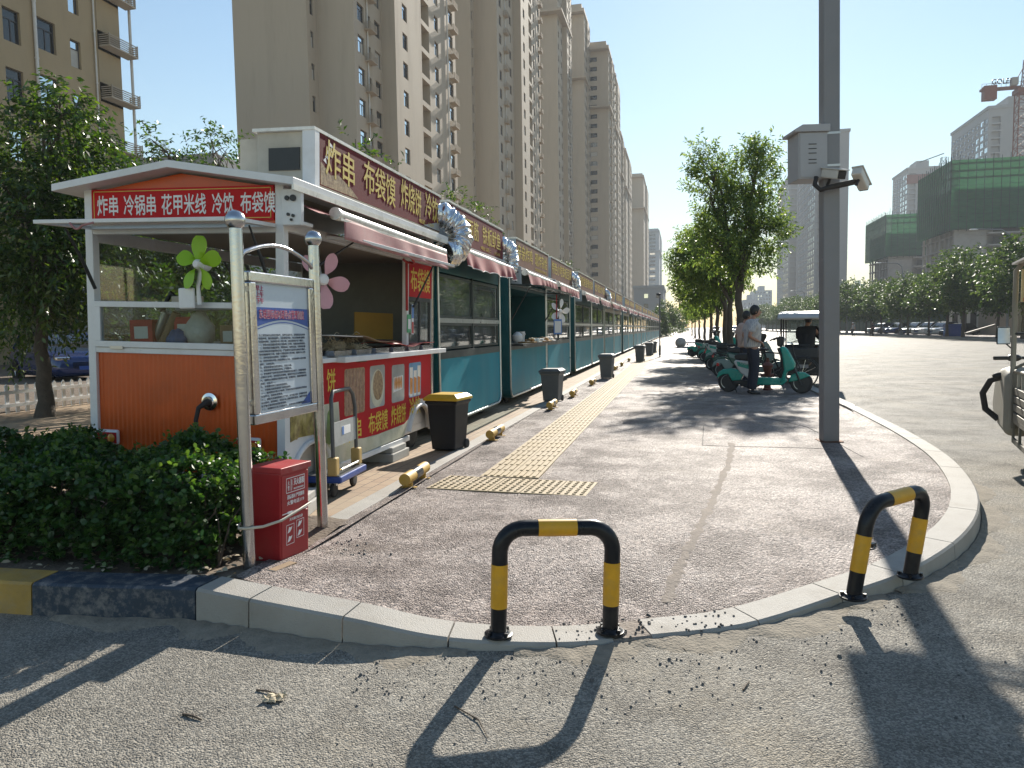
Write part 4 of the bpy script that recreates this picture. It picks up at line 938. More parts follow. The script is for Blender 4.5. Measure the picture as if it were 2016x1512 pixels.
# contents of the open hatch stall
hy = 12.9
pf2 = empty('desk_fan', 'white-pink flower-shaped fan hanging at the open hatch of a teal stall', 'fan', (gx+.42, hy+3.05, 1.86))
fan5(pf2, (0, 0, 0), (.75, -.65, 0), .27, 'white_plastic', wid=.24, rot0=1.3, hub=.16)
MB().ring_tube([(-.05, -.12, .35), (-.05, -.12, -.2)], .012, 8).build('cord', 'carton_red', pf2)
o = MB().box(-.10, .10, -.004, .004, 0, .30).box(-.09, .09, -.006, -.004, .02, .28, ); 
o = MB().box(-.11, .11, -.004, .004, 0, .32).build('price_card', 'sticker_blue', None); MB().box(-.085, .085, -.007, -.004, .03, .28).build('paper', 'cardboard_white', o)
o.location = (gx+.42, hy+2.75, 1.36); o.rotation_euler = (0, 0, R(48)); tag(o, 'blue framed card hanging below the flower fan at the open hatch', 'card')
o = MB().lathe([(.06, 0), (.1, .05), (.1, .12), (.05, .17), (.02, .19)], n=16).build('kettle', 'white_plastic', None, smooth=40); MB().ring_tube([(.09, 0, .1), (.15, 0, .15)], .015, 8).build('spout', 'white_plastic', o); o.location = (gx+.02, hy+.55, 1.24); tag(o, 'white kettle on the counter of the open teal stall', 'kettle')
o = MB().lathe([(.05, 0), (.06, .18)], n=14).build('paper_cup', 'cardboard_white', None, smooth=40); MB().lathe([(.062, .175), (.062, .19)], n=14).build('rim', 'white_text', o); o.location = (gx+.04, hy+.85, 1.24); tag(o, 'tall white cup beside the kettle in the open teal stall', 'cup')
for k in range(9):
    mb = MB()
    for j in range(5): mb.ball((random.uniform(-.1, .1), random.uniform(-.13, .13), .035+.02*random.random()), random.uniform(.03, .05), 8, sc=(1, 1.3, .7))
    mb.box(-.16, .16, -.16, .16, -.01, .012)
    o = mb.build('food_plate', ['bun', 'cardboard_white', 'bun'][k % 3], None, smooth=40); o.location = (gx+.1+.05*(k % 2), hy+1.1+k*.27, 1.225)
    tag(o, 'small heap of snacks laid out along the shelf of the open teal stall', 'snack plate', 'snacks on the shelf of the open teal stall')

# ================================================================== notice board on two steel posts
mat('board_white', (.55, .63, .70), .35, 0, .05, 3, dirt=.15, ds=2)
mat('board_blue', (.025, .085, .35), .4, 0, .08, 4)
mat('board_text', (.05, .07, .11), .5); mat('board_red', (.45, .04, .12), .5)
nb = empty('notice_board', 'stainless steel notice board with blue headed rules sheet beside the red box', 'notice board', (-2.39, 3.66, .10))
H = 1.93
for y, h in ((0, 1.94), (.88, 1.94)):
    MB().cyl((0, y, -.02), (0, y, h), .036, n=28).build('post', 'steel', nb, smooth=50)
    MB().ball((0, y, h+.045), .056, 28).lathe([(.026, h-.01), (.034, h), (.036, h+.012)], (0, y, 0), 24).build('ball_finial', 'steel', nb, smooth=60)
MB().ring_tube([(0, .03, 1.79)] + [(0, .03+.82*t, 1.79+.10*math.sin(math.pi*(t*.9+.05))) for t in np.linspace(.05, .95, 16)] + [(0, .85, 1.79)], .0125, 12).build('arch_bar', 'steel', nb, smooth=60)
fb = MB(); by0, by1, bz0, bz1 = .075, .81, .84, 1.715
for a in ((by0, by1, bz0, bz0+.06), (by0, by1, bz1-.06, bz1), (by0, by0+.06, bz0+.06, bz1-.06), (by1-.06, by1, bz0+.06, bz1-.06)): fb.box(-.035, .03, *a)
fbo = fb.build('board_frame', 'steel', nb, bevel=.008)
for y in (.035, .805):
    for z in (.95, 1.6): MB().box(-.01, .01, y, y+.045, z, z+.03).build('bracket', 'steel', nb)
bd = MB().box(-.02, .012, by0+.06, by1-.06, bz0+.06, bz1-.06).build('rules_sheet', 'board_white', nb)
ya, yb = by0+.065, by1-.065; wB = yb-ya
ban = [(ya, 1.50), (ya, 1.41)] + [(ya+wB*t, 1.41+.035*math.sin(math.pi*t)) for t in np.linspace(0, 1, 14)] + [(yb, 1.41), (yb, 1.50)]
ban = [(ya, 1.515)] + [(ya+wB*t, 1.40+.042*math.sin(math.pi*t)) for t in np.linspace(0, 1, 14)] + [(yb, 1.515)]
hb = MB().prism(ban, 0, .012, .014).build('blue_heading', 'board_blue', bd)
mb = MB()
for i in range(13):
    t0, t1 = i/13, (i+1)/13; f = lambda t: 1.388+.042*math.sin(math.pi*t)
    mb.quad((.0132, ya+wB*t0, f(t0)), (.0132, ya+wB*t1, f(t1)), (.0132, ya+wB*t1, f(t1)-.006), (.0132, ya+wB*t0, f(t0)-.006))
mb.build('blue_line', 'board_blue', bd)
text('东城国际临时疏导点管理制度', wB*.86, .058, face_px(.0145, ya+.035, 1.447), 'white_text', hb, bold=.03)
text('东城国际临时疏导点管理制度', wB*.86, .058, face_px(.0155, ya+.035, 1.447), 'board_red', hb, bold=.0)
text('早上\n上午\n下午', .075, .105, face_px(.0145, ya+.015, 1.535), 'board_red', bd, bold=.01)
rules = ['为了规范疏导点的经营秩序，保障食品安全，营造整洁有序的', '经营环境，服务周边居民，方便群众生活，结合实际情况制定', '本管理制度，各位经营者一经入驻，请自觉遵守以下规定。', '一、经营者应当服从管理人员的统一安排，按指定位置经营。', '二、经营者应当诚信经营，明码标价，童叟无欺，不得出售假', '冒伪劣商品及过期变质食品，严格遵守食品安全的有关规定，', '持有效健康证上岗，穿戴干净整洁的工作衣帽，保持个人卫生', '三、按时收取摊位费用，不得拖欠。', '四、经营时间内不得占用盲道和人行道，不得妨碍行人及车辆', '通行，不准乱扔。', '五、经营者应保持摊位整洁，垃圾入桶。', '六、经营者要节约用水用电，严禁私拉。', '七、使用液化气的经营者要经常检查管道及阀门，发现问题应', '立即停止使用，及时报告并维修，确保安全后方可继续使用。', '八、各摊位必须配备合格的灭火器，定期检查，熟练掌握使用', '方法，以防万一。', '九、不得擅自转让或者转租摊位。', '十、不得私自改装或者扩大摊位面积。', '十一、夜间营业不得大声喧哗，不得影响周边居民的正常休息', '以及学习，违者停业整改。', '十二、遇重大活动或者恶劣天气时，应当服从统一的调度安排', '停止营业，及时撤离。对违反以上规定的经营者，视情节轻重', '给予警告或者取消其经营资格。', '十三、本制度自公布之日起实行，由管理处负责解释和修订。']
z = 1.345; LENS = [len(s) for s in rules]; mx_ = 28
for s, n in zip(rules, LENS):
    text(s, (wB-.05)*min(1, n/mx_), .0135, face_px(.0145, ya+.025, z), 'board_text', bd, bold=.012, depth=.001); z -= .0188
MB().prism([(yb-.12, bz0+.066), (yb, bz0+.066), (yb, bz0+.14)], 0, .012, .0136).build('blue_corner', 'board_blue', bd)

# red extinguisher box strapped to the post
mat('box_red', (.34, .010, .016), .35, 0, .1, 4, dirt=.3, ds=3, dirtcol=(.2, .05, .05))
mat('box_lid', (.36, .02, .025), .45, 0, .1, 4, dirt=.8, ds=2, dirtcol=(.40, .26, .24))
xb = empty('extinguisher_box', 'red metal fire extinguisher box strapped to the steel post', 'extinguisher box', (-2.375, 3.95, .115)); xb.scale = (.68, .78, 1); xb.rotation_euler = (R(-1.0), R(1.5), R(-5))
MB().box(-.15, .15, -.17, .20, 0, .53).build('cabinet', 'box_red', xb, bevel=.006)
MB().box(-.165, .17, -.18, .215, .53, .565).build('lid', 'box_lid', xb, bevel=.005)
dr = MB().box(.15, .156, -.155, .185, .28, .515).build('door', 'box_red', xb, bevel=.003)
dr2 = MB().box(.15, .156, -.155, .185, .03, .272).build('door', 'box_red', xb, bevel=.003)
mb = MB().box(.156, .160, -.15, .18, .285, .290); mb.box(.156, .165, -.09, -.03, .282, .294); mb.box(.156, .165, .10, .16, .282, .294); mb.build('handle', 'white_text', dr)
def frame_mark(y0, y1, z0, z1, th=.004, par=None):
    m_ = MB()
    for a in ((y0, y1, z0, z0+th), (y0, y1, z1-th, z1), (y0, y0+th, z0, z1), (y1-th, y1, z0, z1)): m_.box(.156, .1575, *a)
    return m_.build('white_mark', 'white_text', par)
frame_mark(-.10, .14, .405, .495, .004, dr)
text('灭火器箱', .135, .042, face_px(.1575, -.005, .442), 'white_text', dr, bold=.015)
text('FIRE EXTINGUISHER', .13, .01, face_px(.1575, -.005, .418), 'white_text', dr, bold=.01)
text('火\n警', .022, .06, face_px(.1575, -.082, .42), 'white_text', dr)
text('119', .02, .07, face_px(.1575, -.045, .415), 'white_text', dr)
text('消防器材 严禁挪用', .22, .026, face_px(.1575, -.09, .368), 'white_text', dr, bold=.01)
text('火警电话119', .22, .026, face_px(.1575, -.09, .332), 'white_text', dr, bold=.01)
text('灭火器使用方法', .17, .018, face_px(.1575, -.06, .235), 'white_text', dr2, bold=.01)
frame_mark(-.10, .0, .095, .215, .003, dr2); frame_mark(.03, .13, .115, .225, .003, dr2)
for (y, z) in ((-.085, .165), (-.085, .11), (.045, .18), (.045, .125)):
    MB().prism([(y, z), (y+.03, z+.005), (y+.05, z+.02), (y+.06, z+.035), (y+.04, z+.03), (y+.02, z+.036)], 0, .156, .1575).build('picture_mark', 'white_text', dr2)
MB().box(-.148, -.12, -.176, -.170, .33, .38).build('latch', 'sticker_blue', xb)
for y in (-.14, .17): MB().box(.10, .14, y-.02, y+.02, -.025, 0).build('foot', 'box_red', xb)
MB().ring_tube([(.07, -.40, .255), (.11, -.33, .25), (.165, -.17, .26), (.17, .0, .28), (.168, .205, .305), (.10, .208, .30), (-.1, .205, .29), (-.155, .19, .285), (-.158, -.17, .26), (-.10, -.36, .252), (-.04, -.43, .25), (.03, -.43, .252)], .0085, 8, closed=True).build('strap', 'beige_box', xb, smooth=60)
o = MB().box(-.03, .03, -.09, .09, 0, .035).build('wood_stick', 'cardboard', None, bevel=.004); MB().box(-.031, .031, -.092, -.08, -.001, .036).build('cut_end', 'dark_inside', o); o.location = (-2.21, 3.70, .108); o.rotation_euler = (0, 0, R(-14)); tag(o, 'short wooden stick lying on the gravel under the red box', 'stick')

# ================================================================== platform trolley
mat('trolley_blue', (.012, .055, .28), .35, 0, .1, 4, dirt=.3, ds=4, dirtcol=(.15, .15, .16))
mat('handle_grey', (.10, .105, .11), .4, .2, .1, 6)
mat('bin_black', (.010, .012, .016), .45, 0, .15, 5, spec=.3, dirt=.06, ds=4, dirtcol=(.1, .1, .1))
mat('bin_yellow', (.60, .38, .02), .4, 0, .08, 5, dirt=.25, ds=5, dirtcol=(.4, .3, .12))
mat('bin_grey', (.11, .12, .125), .5, 0, .12, 5, dirt=.3, ds=3, dirtcol=(.2, .19, .17))
mat('bumper_yellow', (.50, .34, .12), .5, 0, .1, 6)
tr = empty('platform_trolley', 'blue platform trolley with grey folding handle parked beside the orange cart', 'trolley', (-2.80, 5.76, .10)); tr.rotation_euler = (0, 0, R(4))
dk = MB().box(-.78, .08, -.30, .30, .13, .185).build('deck', 'trolley_blue', tr, bevel=.012)
MB().box(-.76, .06, -.285, .285, .185, .192).build('deck_mat', 'handle_grey', dk)
hd = MB().ring_tube([(0, -.26, .2), (0, -.26, .70), (-.01, -.24, .82), (-.02, -.18, .875), (-.02, .18, .875), (-.01, .24, .82), (0, .26, .70), (0, .26, .2)], .0165, 12)
hd.build('handle', 'handle_grey', tr, smooth=60)
pn = MB().box(-.006, .006, -.245, .245, .42, .62).build('handle_panel', 'photo_grey', tr)
MB().box(.006, .008, -.07, .12, .50, .57).build('sticker', 'white_text', pn); MB().box(.008, .009, -.07, -.03, .50, .57).build('sticker_edge', 'sticker_blue', pn)
for y in (-.26, .26): MB().box(-.04, .04, y-.04, y+.04, .19, .34).build('corner_bumper', 'bumper_yellow', tr, bevel=.012)
MB().ring_tube([(.04, -.2, .23), (.04, .2, .23)], .009, 8).build('pedal_bar', 'chrome', tr, smooth=50)
for x in (-.02, -.68):
    for y in (-.22, .22):
        wheel(tr, (x, y, .062), .062, .032, axis=0); MB().box(x-.03, x+.03, y-.02, y+.02, .1, .135).build('castor_fork', 'grey_steel', tr)

# ================================================================== bins
def bin_(loc, label, body, lid, s=1., rz=0.):
    b = empty('wheelie_bin', label, 'bin', loc, rz, 'wheelie bins along the kerb')
    def fr(z, a, c): return [(-a, -c, z), (a, -c, z), (a, c, z), (-a, c, z)]
    lv = [fr(.02, .145, .15), fr(.5*s, .178, .185), fr(.52*s, .20, .205), fr(.545*s, .20, .205)]
    vs = [p for l in lv for p in l]; fs = [(i*4+j, i*4+(j+1) % 4, i*4+4+(j+1) % 4, i*4+4+j) for i in range(3) for j in range(4)] + [(3, 2, 1, 0), (12, 13, 14, 15)]
    MB().add(vs, fs).build('body', body, b, bevel=.012)
    lv = [fr(.547*s, .215, .215), fr(.575*s, .215, .215), fr(.615*s, .16, .165)]
    lv[2] = [(x-.0, y, z) for x, y, z in lv[2]]
    vs = [p for l in lv for p in l]; fs = [(i*4+j, i*4+(j+1) % 4, i*4+4+(j+1) % 4, i*4+4+j) for i in range(2) for j in range(4)] + [(3, 2, 1, 0), (8, 9, 10, 11)]
    MB().add(vs, fs).build('lid', lid, b, bevel=.01)
    MB().cyl((-.13, .2, .55*s), (.13, .2, .55*s), .018, n=10).build('handle', lid, b, smooth=40)
    for x in (-.15, .15): wheel(b, (x, .15, .06), .06, .035)
    return b
bin_((-2.60, 8.02, .10), 'black bin with a yellow lid beside the orange cart', 'bin_black', 'bin_yellow', 1.06, R(-8))
for px, py, l, s in ((1088, 790, 'nearest grey bin, in front of the open teal stall', 1.02), (1195, 745, 'second grey bin along the kerb, half way down the row', 1.1), (1260, 712, 'third grey bin, small, far along the kerb', 1.1), (1278.5, 700, 'fourth grey bin near the far end of the stalls', 1.05), (1286, 695, 'farthest grey bin in front of the row end', 1.05)):
    p = onz(px, py, .10); bin_(p, l, 'bin_grey', 'bin_grey', s, R(-6))

# ================================================================== wheel stops
mat('stop_yellow', (.50, .30, .045), .6, 0, .12, 8, dirt=.45, ds=8, dirtcol=(.36, .27, .15))
def wheelstop(p, label, rz=0.):
    b = empty('wheel_stop', label, 'wheel stop', p, rz, 'yellow and black wheel stops along the kerb')
    MB().cyl((0, -.30, .085), (0, .30, .085), .052, n=20).build('pipe', 'stop_yellow', b, smooth=40)
    MB().cyl((0, -.09, .085), (0, .09, .085), .0535, n=20).build('black_band', 'barrier_black', b, smooth=40)
    for y in (-.2, .2):
        mb = MB()
        mb.box(-.035, .035, y-.018, y+.018, 0, .045); mb.box(-.075, .075, y-.022, y+.022, 0, .006); mb.build('bracket', 'stop_yellow', b)
    return b
ST = [((818, 950), 'nearest wheel stop, just past the notice board'), ((976, 862), 'wheel stop lying by the black and yellow bin'), ((1087, 804), 'wheel stop at the foot of the nearest grey bin'), ((1129, 780), 'wheel stop just beyond the nearest grey bin'),
      ((1172, 757), 'wheel stop a little before the second grey bin'), ((1220, 728), 'wheel stop just beyond the second grey bin'), ((1233, 720), 'wheel stop half way between the second and third grey bins'), ((1248, 711), 'small far wheel stop right before the third grey bin')]
for (px, py), l in ST: p = onz(px, py, .11); p.x = min(-2.1, max(-2.4, p.x)); wheelstop(p, l, R(random.uniform(-3, 3)))

# ================================================================== steel pole with cabinet and cameras
mat('pole_paint', (.21, .212, .222), .5, .1, .06, 3, dirt=.25, ds=2, dirtcol=(.24, .2, .16))
mat('cabinet_paint', (.36, .362, .375), .5, .1, .05, 3, dirt=.2, ds=2)
mat('camera_white', (.55, .54, .50), .4, 0, .08, 9)
po = empty('camera_pole', 'tall grey square steel pole standing on the pavement near the corner', 'pole', (1.70, 9.22, .10))
po.rotation_euler = (R(.2), R(-.95), R(8))
MB().box(-.092, .092, -.092, .092, 0, 9.0).build('shaft', 'pole_paint', po, bevel=.02, seg=3)
MB().box(-.125, .125, -.125, .125, -.01, .012).build('base_plate', 'rust', po)
for z in (3.16, 3.52): MB().box(-.095, .095, -.095, .095, z, z+.025).build('strap', 'grey_steel', po)
mb = MB().cyl((-.13, -.07, 2.90), (.24, -.1, 2.96), .022, n=10); mb.build('bracket_arm', 'black_plastic', po)
cb = empty('control_cabinet', 'grey metal control cabinet with sloping roof strapped to the pole', 'cabinet', (1.40, 9.2, 3.12)); cb.rotation_euler = (R(.2), R(-.95), R(14))
bx = MB().box(-.15, .18, -.16, .16, 0, .52).build('body', 'cabinet_paint', cb, bevel=.006)
MB().prism([(-.20, .52), (.20, .52), (.20, .60), (-.11, .60), (-.20, .55)], 1, -.19, .19).build('roof', 'cabinet_paint', cb, bevel=.004)
MB().box(-.135, .165, -.168, -.16, .02, .505).build('door', 'cabinet_paint', bx)
for k in range(3): MB().box(-.04, .05, -.173, -.168, .28+k*.05, .288+k*.05).build('vent_slot', 'dark_metal', bx)
for k in range(2): MB().box(-.04, .05, -.173, -.168, .17+k*.04, .178+k*.04).build('vent_slot', 'dark_metal', bx)
def cctv(loc, d, label):
    c = empty('security_camera', label, 'security camera', loc, 0)
    q = Vector(d).normalized().to_track_quat('-Z', 'Y'); c.rotation_euler = q.to_euler()
    MB().box(-.055, .055, -.05, .05, -.12, .16).build('housing', 'camera_white', c, bevel=.015)
    MB().box(-.065, .065, .048, .062, -.16, .17).build('sunshade', 'camera_white', c, bevel=.006)
    MB().box(-.05, .05, -.045, .045, -.135, -.115).build('lens', 'black_plastic', c, bevel=.012)
    MB().cyl((0, -.05, .06), (0, -.13, .08), .018, n=8).build('mount', 'black_plastic', c)
    return c
cctv((1.66, 8.95, 3.14), (.45, -.8, -.25), 'white bullet camera on the front of the pole')
cctv((1.95, 9.02, 3.07), (.5, .8, -.6), 'brownish camera on the arm right of the pole, pointing away')
pb = MB().ring_tube([(1.48, 9.0, 3.13), (1.46, 8.98, 3.04), (1.52, 8.98, 2.98), (1.64, 8.97, 3.01), (1.9, 8.98, 3.06)], .026, 10).build('conduit', 'black_rubber', None, smooth=60); tag(pb, 'black curled conduit below the cabinet on the pole', 'conduit')
# ================================================================== buildings
mat('wall_tan', (.43, .365, .285), .85, 0, .05, .6, dirt=.5, ds=.6, dirtcol=(.25, .21, .165), stretch=(1, 1, .13))
mat('wall_brown', (.36, .275, .165), .85, 0, .05, .7, dirt=.35, ds=.5, dirtcol=(.24, .19, .12), stretch=(1, 1, .4))
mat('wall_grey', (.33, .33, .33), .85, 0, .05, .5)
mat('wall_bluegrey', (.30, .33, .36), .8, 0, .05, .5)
mat('window_frame', (.05, .05, .055), .5, .2, .1)
mat('window_white', (.62, .62, .62), .5, 0, .05)
mat('pipe_white', (.58, .57, .54), .5, 0, .08, 3, dirt=.3, ds=2)
mat('raw_concrete', (.33, .31, .29), .9, 0, .1, .8, dirt=.4, ds=.5, dirtcol=(.22, .2, .19))
mat('crane_red', (.17, .05, .03), .6, 0, .15, 2)
def winglass(name, col, rough=.05, spec=.9, metal=0.):
    m, n, b = _nodes(name); b.inputs['Base Color'].default_value = tuple(col)+(1,); b.inputs['Roughness'].default_value = rough; b.inputs['Specular IOR Level'].default_value = spec; b.inputs['Metallic'].default_value = metal; b.inputs['IOR'].default_value = 1.55
winglass('pane_bright', (.60, .66, .70), .04, 1., 1.); winglass('pane_dark', (.012, .014, .016), .12, .6)

mat('curtain', (.42, .40, .36), .6, 0, .1)
VAR = [(1, 2), (1, 2), (1, 3), (2, 2), (1, 1)]
WK = {}
def winmesh(kind, w, h):
    """window in its own frame: x right along the wall, z up, y into the wall"""
    key = (kind, round(w, 2), round(h, 2))
    if key in WK: return WK[key]
    f = MB(); p = MB(); t = .06 if w > .8 else .045
    mats = ['window_white' if kind == 'grid' else 'window_frame', 'pane_bright', 'pane_dark']
    bars_ = [(0, t, 0, h), (w-t, w, 0, h), (t, w-t, 0, t), (t, w-t, h-t, h)]
    zt = h*.68
    if kind in ('sash', 'grid'): bars_ += [(t, w-t, zt, zt+t), (w*.52, w*.52+t, t, zt)]
    elif kind == 'slit': bars_ += [(t, w-t, zt, zt+t)]
    for b in bars_: f.box(b[0], b[1], .0, .06, b[2], b[3], 0)
    if kind in ('sash', 'grid'):
        p.box(t, w*.52, .03, .04, t, zt, 1); p.box(w*.52+t, w-t, .045, .055, t, zt, 2); p.box(t, w-t, .035, .045, zt+t, h-t, 1)
    elif kind == 'slit': p.box(t, w-t, .03, .04, t, zt, 2); p.box(t, w-t, .03, .04, zt+t, h-t, 1)
    else: p.box(t, w-t, .03, .04, t, h-t, 2)
    WK[key] = (f, p, mats); return WK[key]
def in_frame(p):
    v = Vector(p)-CP; z = v.dot(fwd)
    if z < 1: return False
    x = 1008+1450*v.dot(rgt)/z; y = 756-1450*v.dot(upv)/z
    return -30 < x < 2046 and -30 < y < 760
def facade(mb, o, u, L, H, cols, fl=2.9, base=0., depth=.2, wins=None, zskip=()):
    """wall with real window openings; o lower left corner seen from outside, u along the wall, inward = u x -up"""
    o = Vector(o); u = Vector(u); inn = Vector((-u.y, u.x, 0)); up = Vector((0, 0, 1))
    n = int((H-base)/fl); cols = sorted(cols); x = 0.
    def P(a, z, d=0): return o+u*a+up*z+inn*d
    for (a, wd, zo, h, kind, dp) in cols:
        mb.quad(P(x, 0), P(a, 0), P(a, H), P(x, H)); x = a+wd; z = 0
        for k in range(n):
            z0 = base+k*fl+zo; z1 = z0+h; 
            if z1 > H-.3: break
            mb.quad(P(a, z), P(x, z), P(x, z0), P(a, z0)); z = z1
            mb.quad(P(a, z0), P(x, z0), P(x, z0, dp), P(a, z0, dp)); mb.quad(P(a, z1, dp), P(x, z1, dp), P(x, z1), P(a, z1))
            mb.quad(P(a, z0), P(a, z0, dp), P(a, z1, dp), P(a, z1)); mb.quad(P(x, z0, dp), P(x, z0), P(x, z1), P(x, z1, dp))
            if kind == 'loggia': mb.quad(P(a, z0, dp), P(x, z0, dp), P(x, z1, dp), P(a, z1, dp))
            elif wins is not None: wins.append((P(a, z0, dp-.08), math.atan2(u.y, u.x), kind, wd, h))
        mb.quad(P(a, z), P(x, z), P(x, H), P(a, H))
    mb.quad(P(x, 0), P(L, 0), P(L, H), P(x, H))
def put_windows(root, wins, panes=False, limit=100):
    org = Vector(root.location)
    vis = [w_ for w_ in wins if in_frame(w_[0])]; vis.sort(key=lambda q: (q[0]-CP).length)
    cache = {}
    vr = random.Random(int(org.y))
    PM = ['', 'pane_bright', 'pane_dark', 'curtain']
    for i, (p, rz, kind, wd, h) in enumerate(vis[:limit]):
        var = vr.randrange(5); f, pn, ms = winmesh(kind, wd, h); key = (kind, wd, h, var); ms = [ms[0], PM[VAR[var][0]], PM[VAR[var][1]]]
        if key not in cache:
            if panes: wo = f_copy(f).build('window', ms, root, fix=False); po_ = f_copy(pn).build('pane', ms, wo, fix=False)
            else:
                c = MB(); c.v = list(f.v); c.f = list(f.f); c.m = list(f.m); c.add(pn.v, [], 0); o_ = len(f.v); c.f += [tuple(i_+o_ for i_ in q) for q in pn.f]; c.m += list(pn.m)
                wo = c.build('window', ms, root, fix=False)
            cache[key] = wo; new = wo
        else:
            src = cache[key]; new = src.copy(); COL.objects.link(new); new.parent = root
            for ch in src.children: cc = ch.copy(); COL.objects.link(cc); cc.parent = new
        new.location = p-org; new.rotation_euler = (0, 0, rz)
    rest = vis[limit:]
    if rest:
        V = []; F = []; M_ = []; ms = ['window_frame', 'pane_bright', 'pane_dark']
        for (p, rz, kind, wd, h) in rest:
            f, pn, mm = winmesh(kind, wd, h); c, s = math.cos(rz), math.sin(rz)
            for q in (f, pn):
                o_ = len(V); V += [(p.x-org.x+c*a-s*b, p.y-org.y+s*a+c*b, p.z-org.z+z) for a, b, z in q.v]; F += [tuple(i_+o_ for i_ in t) for t in q.f]; M_ += q.m
        o = rawmesh('distant_windows', V, F, [('window_white' if kind == 'grid' else 'window_frame'), 'pane_bright', 'pane_dark'], root, mi=M_); o['kind'] = 'stuff'
def f_copy(f): c = MB(); c.v = list(f.v); c.f = list(f.f); c.m = list(f.m); return c
def ledge(root, p, rz, wd=1.1, dp=.65, cache={}):
    """slatted air conditioner ledge under a window"""
    key = (round(wd, 2), round(dp, 2))
    if key in cache: o = cache[key].copy(); COL.objects.link(o); o.parent = root
    else:
        mb = MB().box(0, wd, -dp, 0, 0, .1); 
        for k in range(5): mb.box(0, wd, -dp, -dp+.04, .16+k*.12, .21+k*.12); mb.box(0, .04, -dp+.04, 0, .16+k*.12, .21+k*.12); mb.box(wd-.04, wd, -dp+.04, 0, .16+k*.12, .21+k*.12)
        for x in (0, wd-.05): mb.box(x, x+.05, -dp, -dp+.05, .1, .75)
        o = mb.build('slatted_ledge', 'wall_tan', root); cache[key] = o
    o.location = Vector(p)-Vector(root.location); o.rotation_euler = (0, 0, rz); return o
def closed_block(mb, x0, x1, y0, y1, H):
    mb.quad((x0, y0, H), (x1, y0, H), (x1, y1, H), (x0, y1, H)); mb.quad((x0, y1, 0), (x0, y1, H), (x1, y1, H), (x1, y1, 0)); mb.quad((x0, y0, 0), (x0, y0, H), (x0, y1, H), (x0, y1, 0))

# brown block at the left edge: facade along x = -33
bl = empty('apartment_block', 'low brown apartment block with white downpipes at the upper left', 'apartment building', (-33, 37.6, 0))
mb = MB(); wins = []; HB = 26.2
y0b, y1b = 14., 37.6
def ub(px, X=-33.): return onx(px, 120, X).y - y0b
cols = [(ub(10), ub(44)-ub(10), 1.05, 1.65, 'sash', .22), (ub(75), ub(112)-ub(75), 1.35, 1.65, 'sash', .22), (ub(140), ub(160)-ub(140), 1.15, 1.5, 'slit', .22), (ub(193), ub(238)-ub(193), .95, 1.85, 'sash', .22), (2.5, 1.6, 1.0, 1.6, 'sash', .22), (6.5, 1.6, 1.0, 1.6, 'sash', .22)]
facade(mb, (-33, y0b, 0), (0, 1, 0), y1b-y0b, HB, cols, fl=2.95, base=.55, wins=wins)
facade(mb, (-45, y0b, 0), (1, 0, 0), 12, HB, [], wins=wins); closed_block(mb, -45, -33, y0b, y1b, HB)
mb.xf(Matrix.Translation((33, -37.6, 0))); mb.build('wall', 'wall_brown', bl)
put_windows(bl, wins, panes=True)
for px, r in ((70, .085), (186, .045), (256, .085)):
    y = onx(px, 120, -33.).y; o = MB().cyl((0.1, y-37.6, 0), (0.1, y-37.6, HB), r, n=10)
    for k in range(9): o.cyl((0.1, y-37.6, 2.9*k+1.5), (.1, y-37.6, 2.9*k+1.58), r+.02, n=10)
    o.build('downpipe', 'pipe_white', bl, smooth=40)
for k in range(3, 8): ledge(bl, (-33, y0b+ub(196), .55+2.95*k+.95-.95), R(90), ub(252)-ub(196), .75)
MB().box(-12.3, .35, -23.6, .3, HB, HB+.4).build('parapet', 'wall_brown', bl)
lo = empty('grey_annex', 'low grey flat roofed annex behind the trees at the left', 'building', (-22, 34, 0))
MB().box(-8, 0, -2, 22, 0, 9.6).build('wall', 'wall_bluegrey', lo); MB().box(-8.3, .3, -2.3, 22.3, 9.6, 10.1).build('roof_edge', 'wall_grey', lo)
for k in range(6): MB().box(.0, .05, 1+3.3*k, 2.6+3.3*k, 5.5, 7.3).build('window', 'pane_dark', lo)

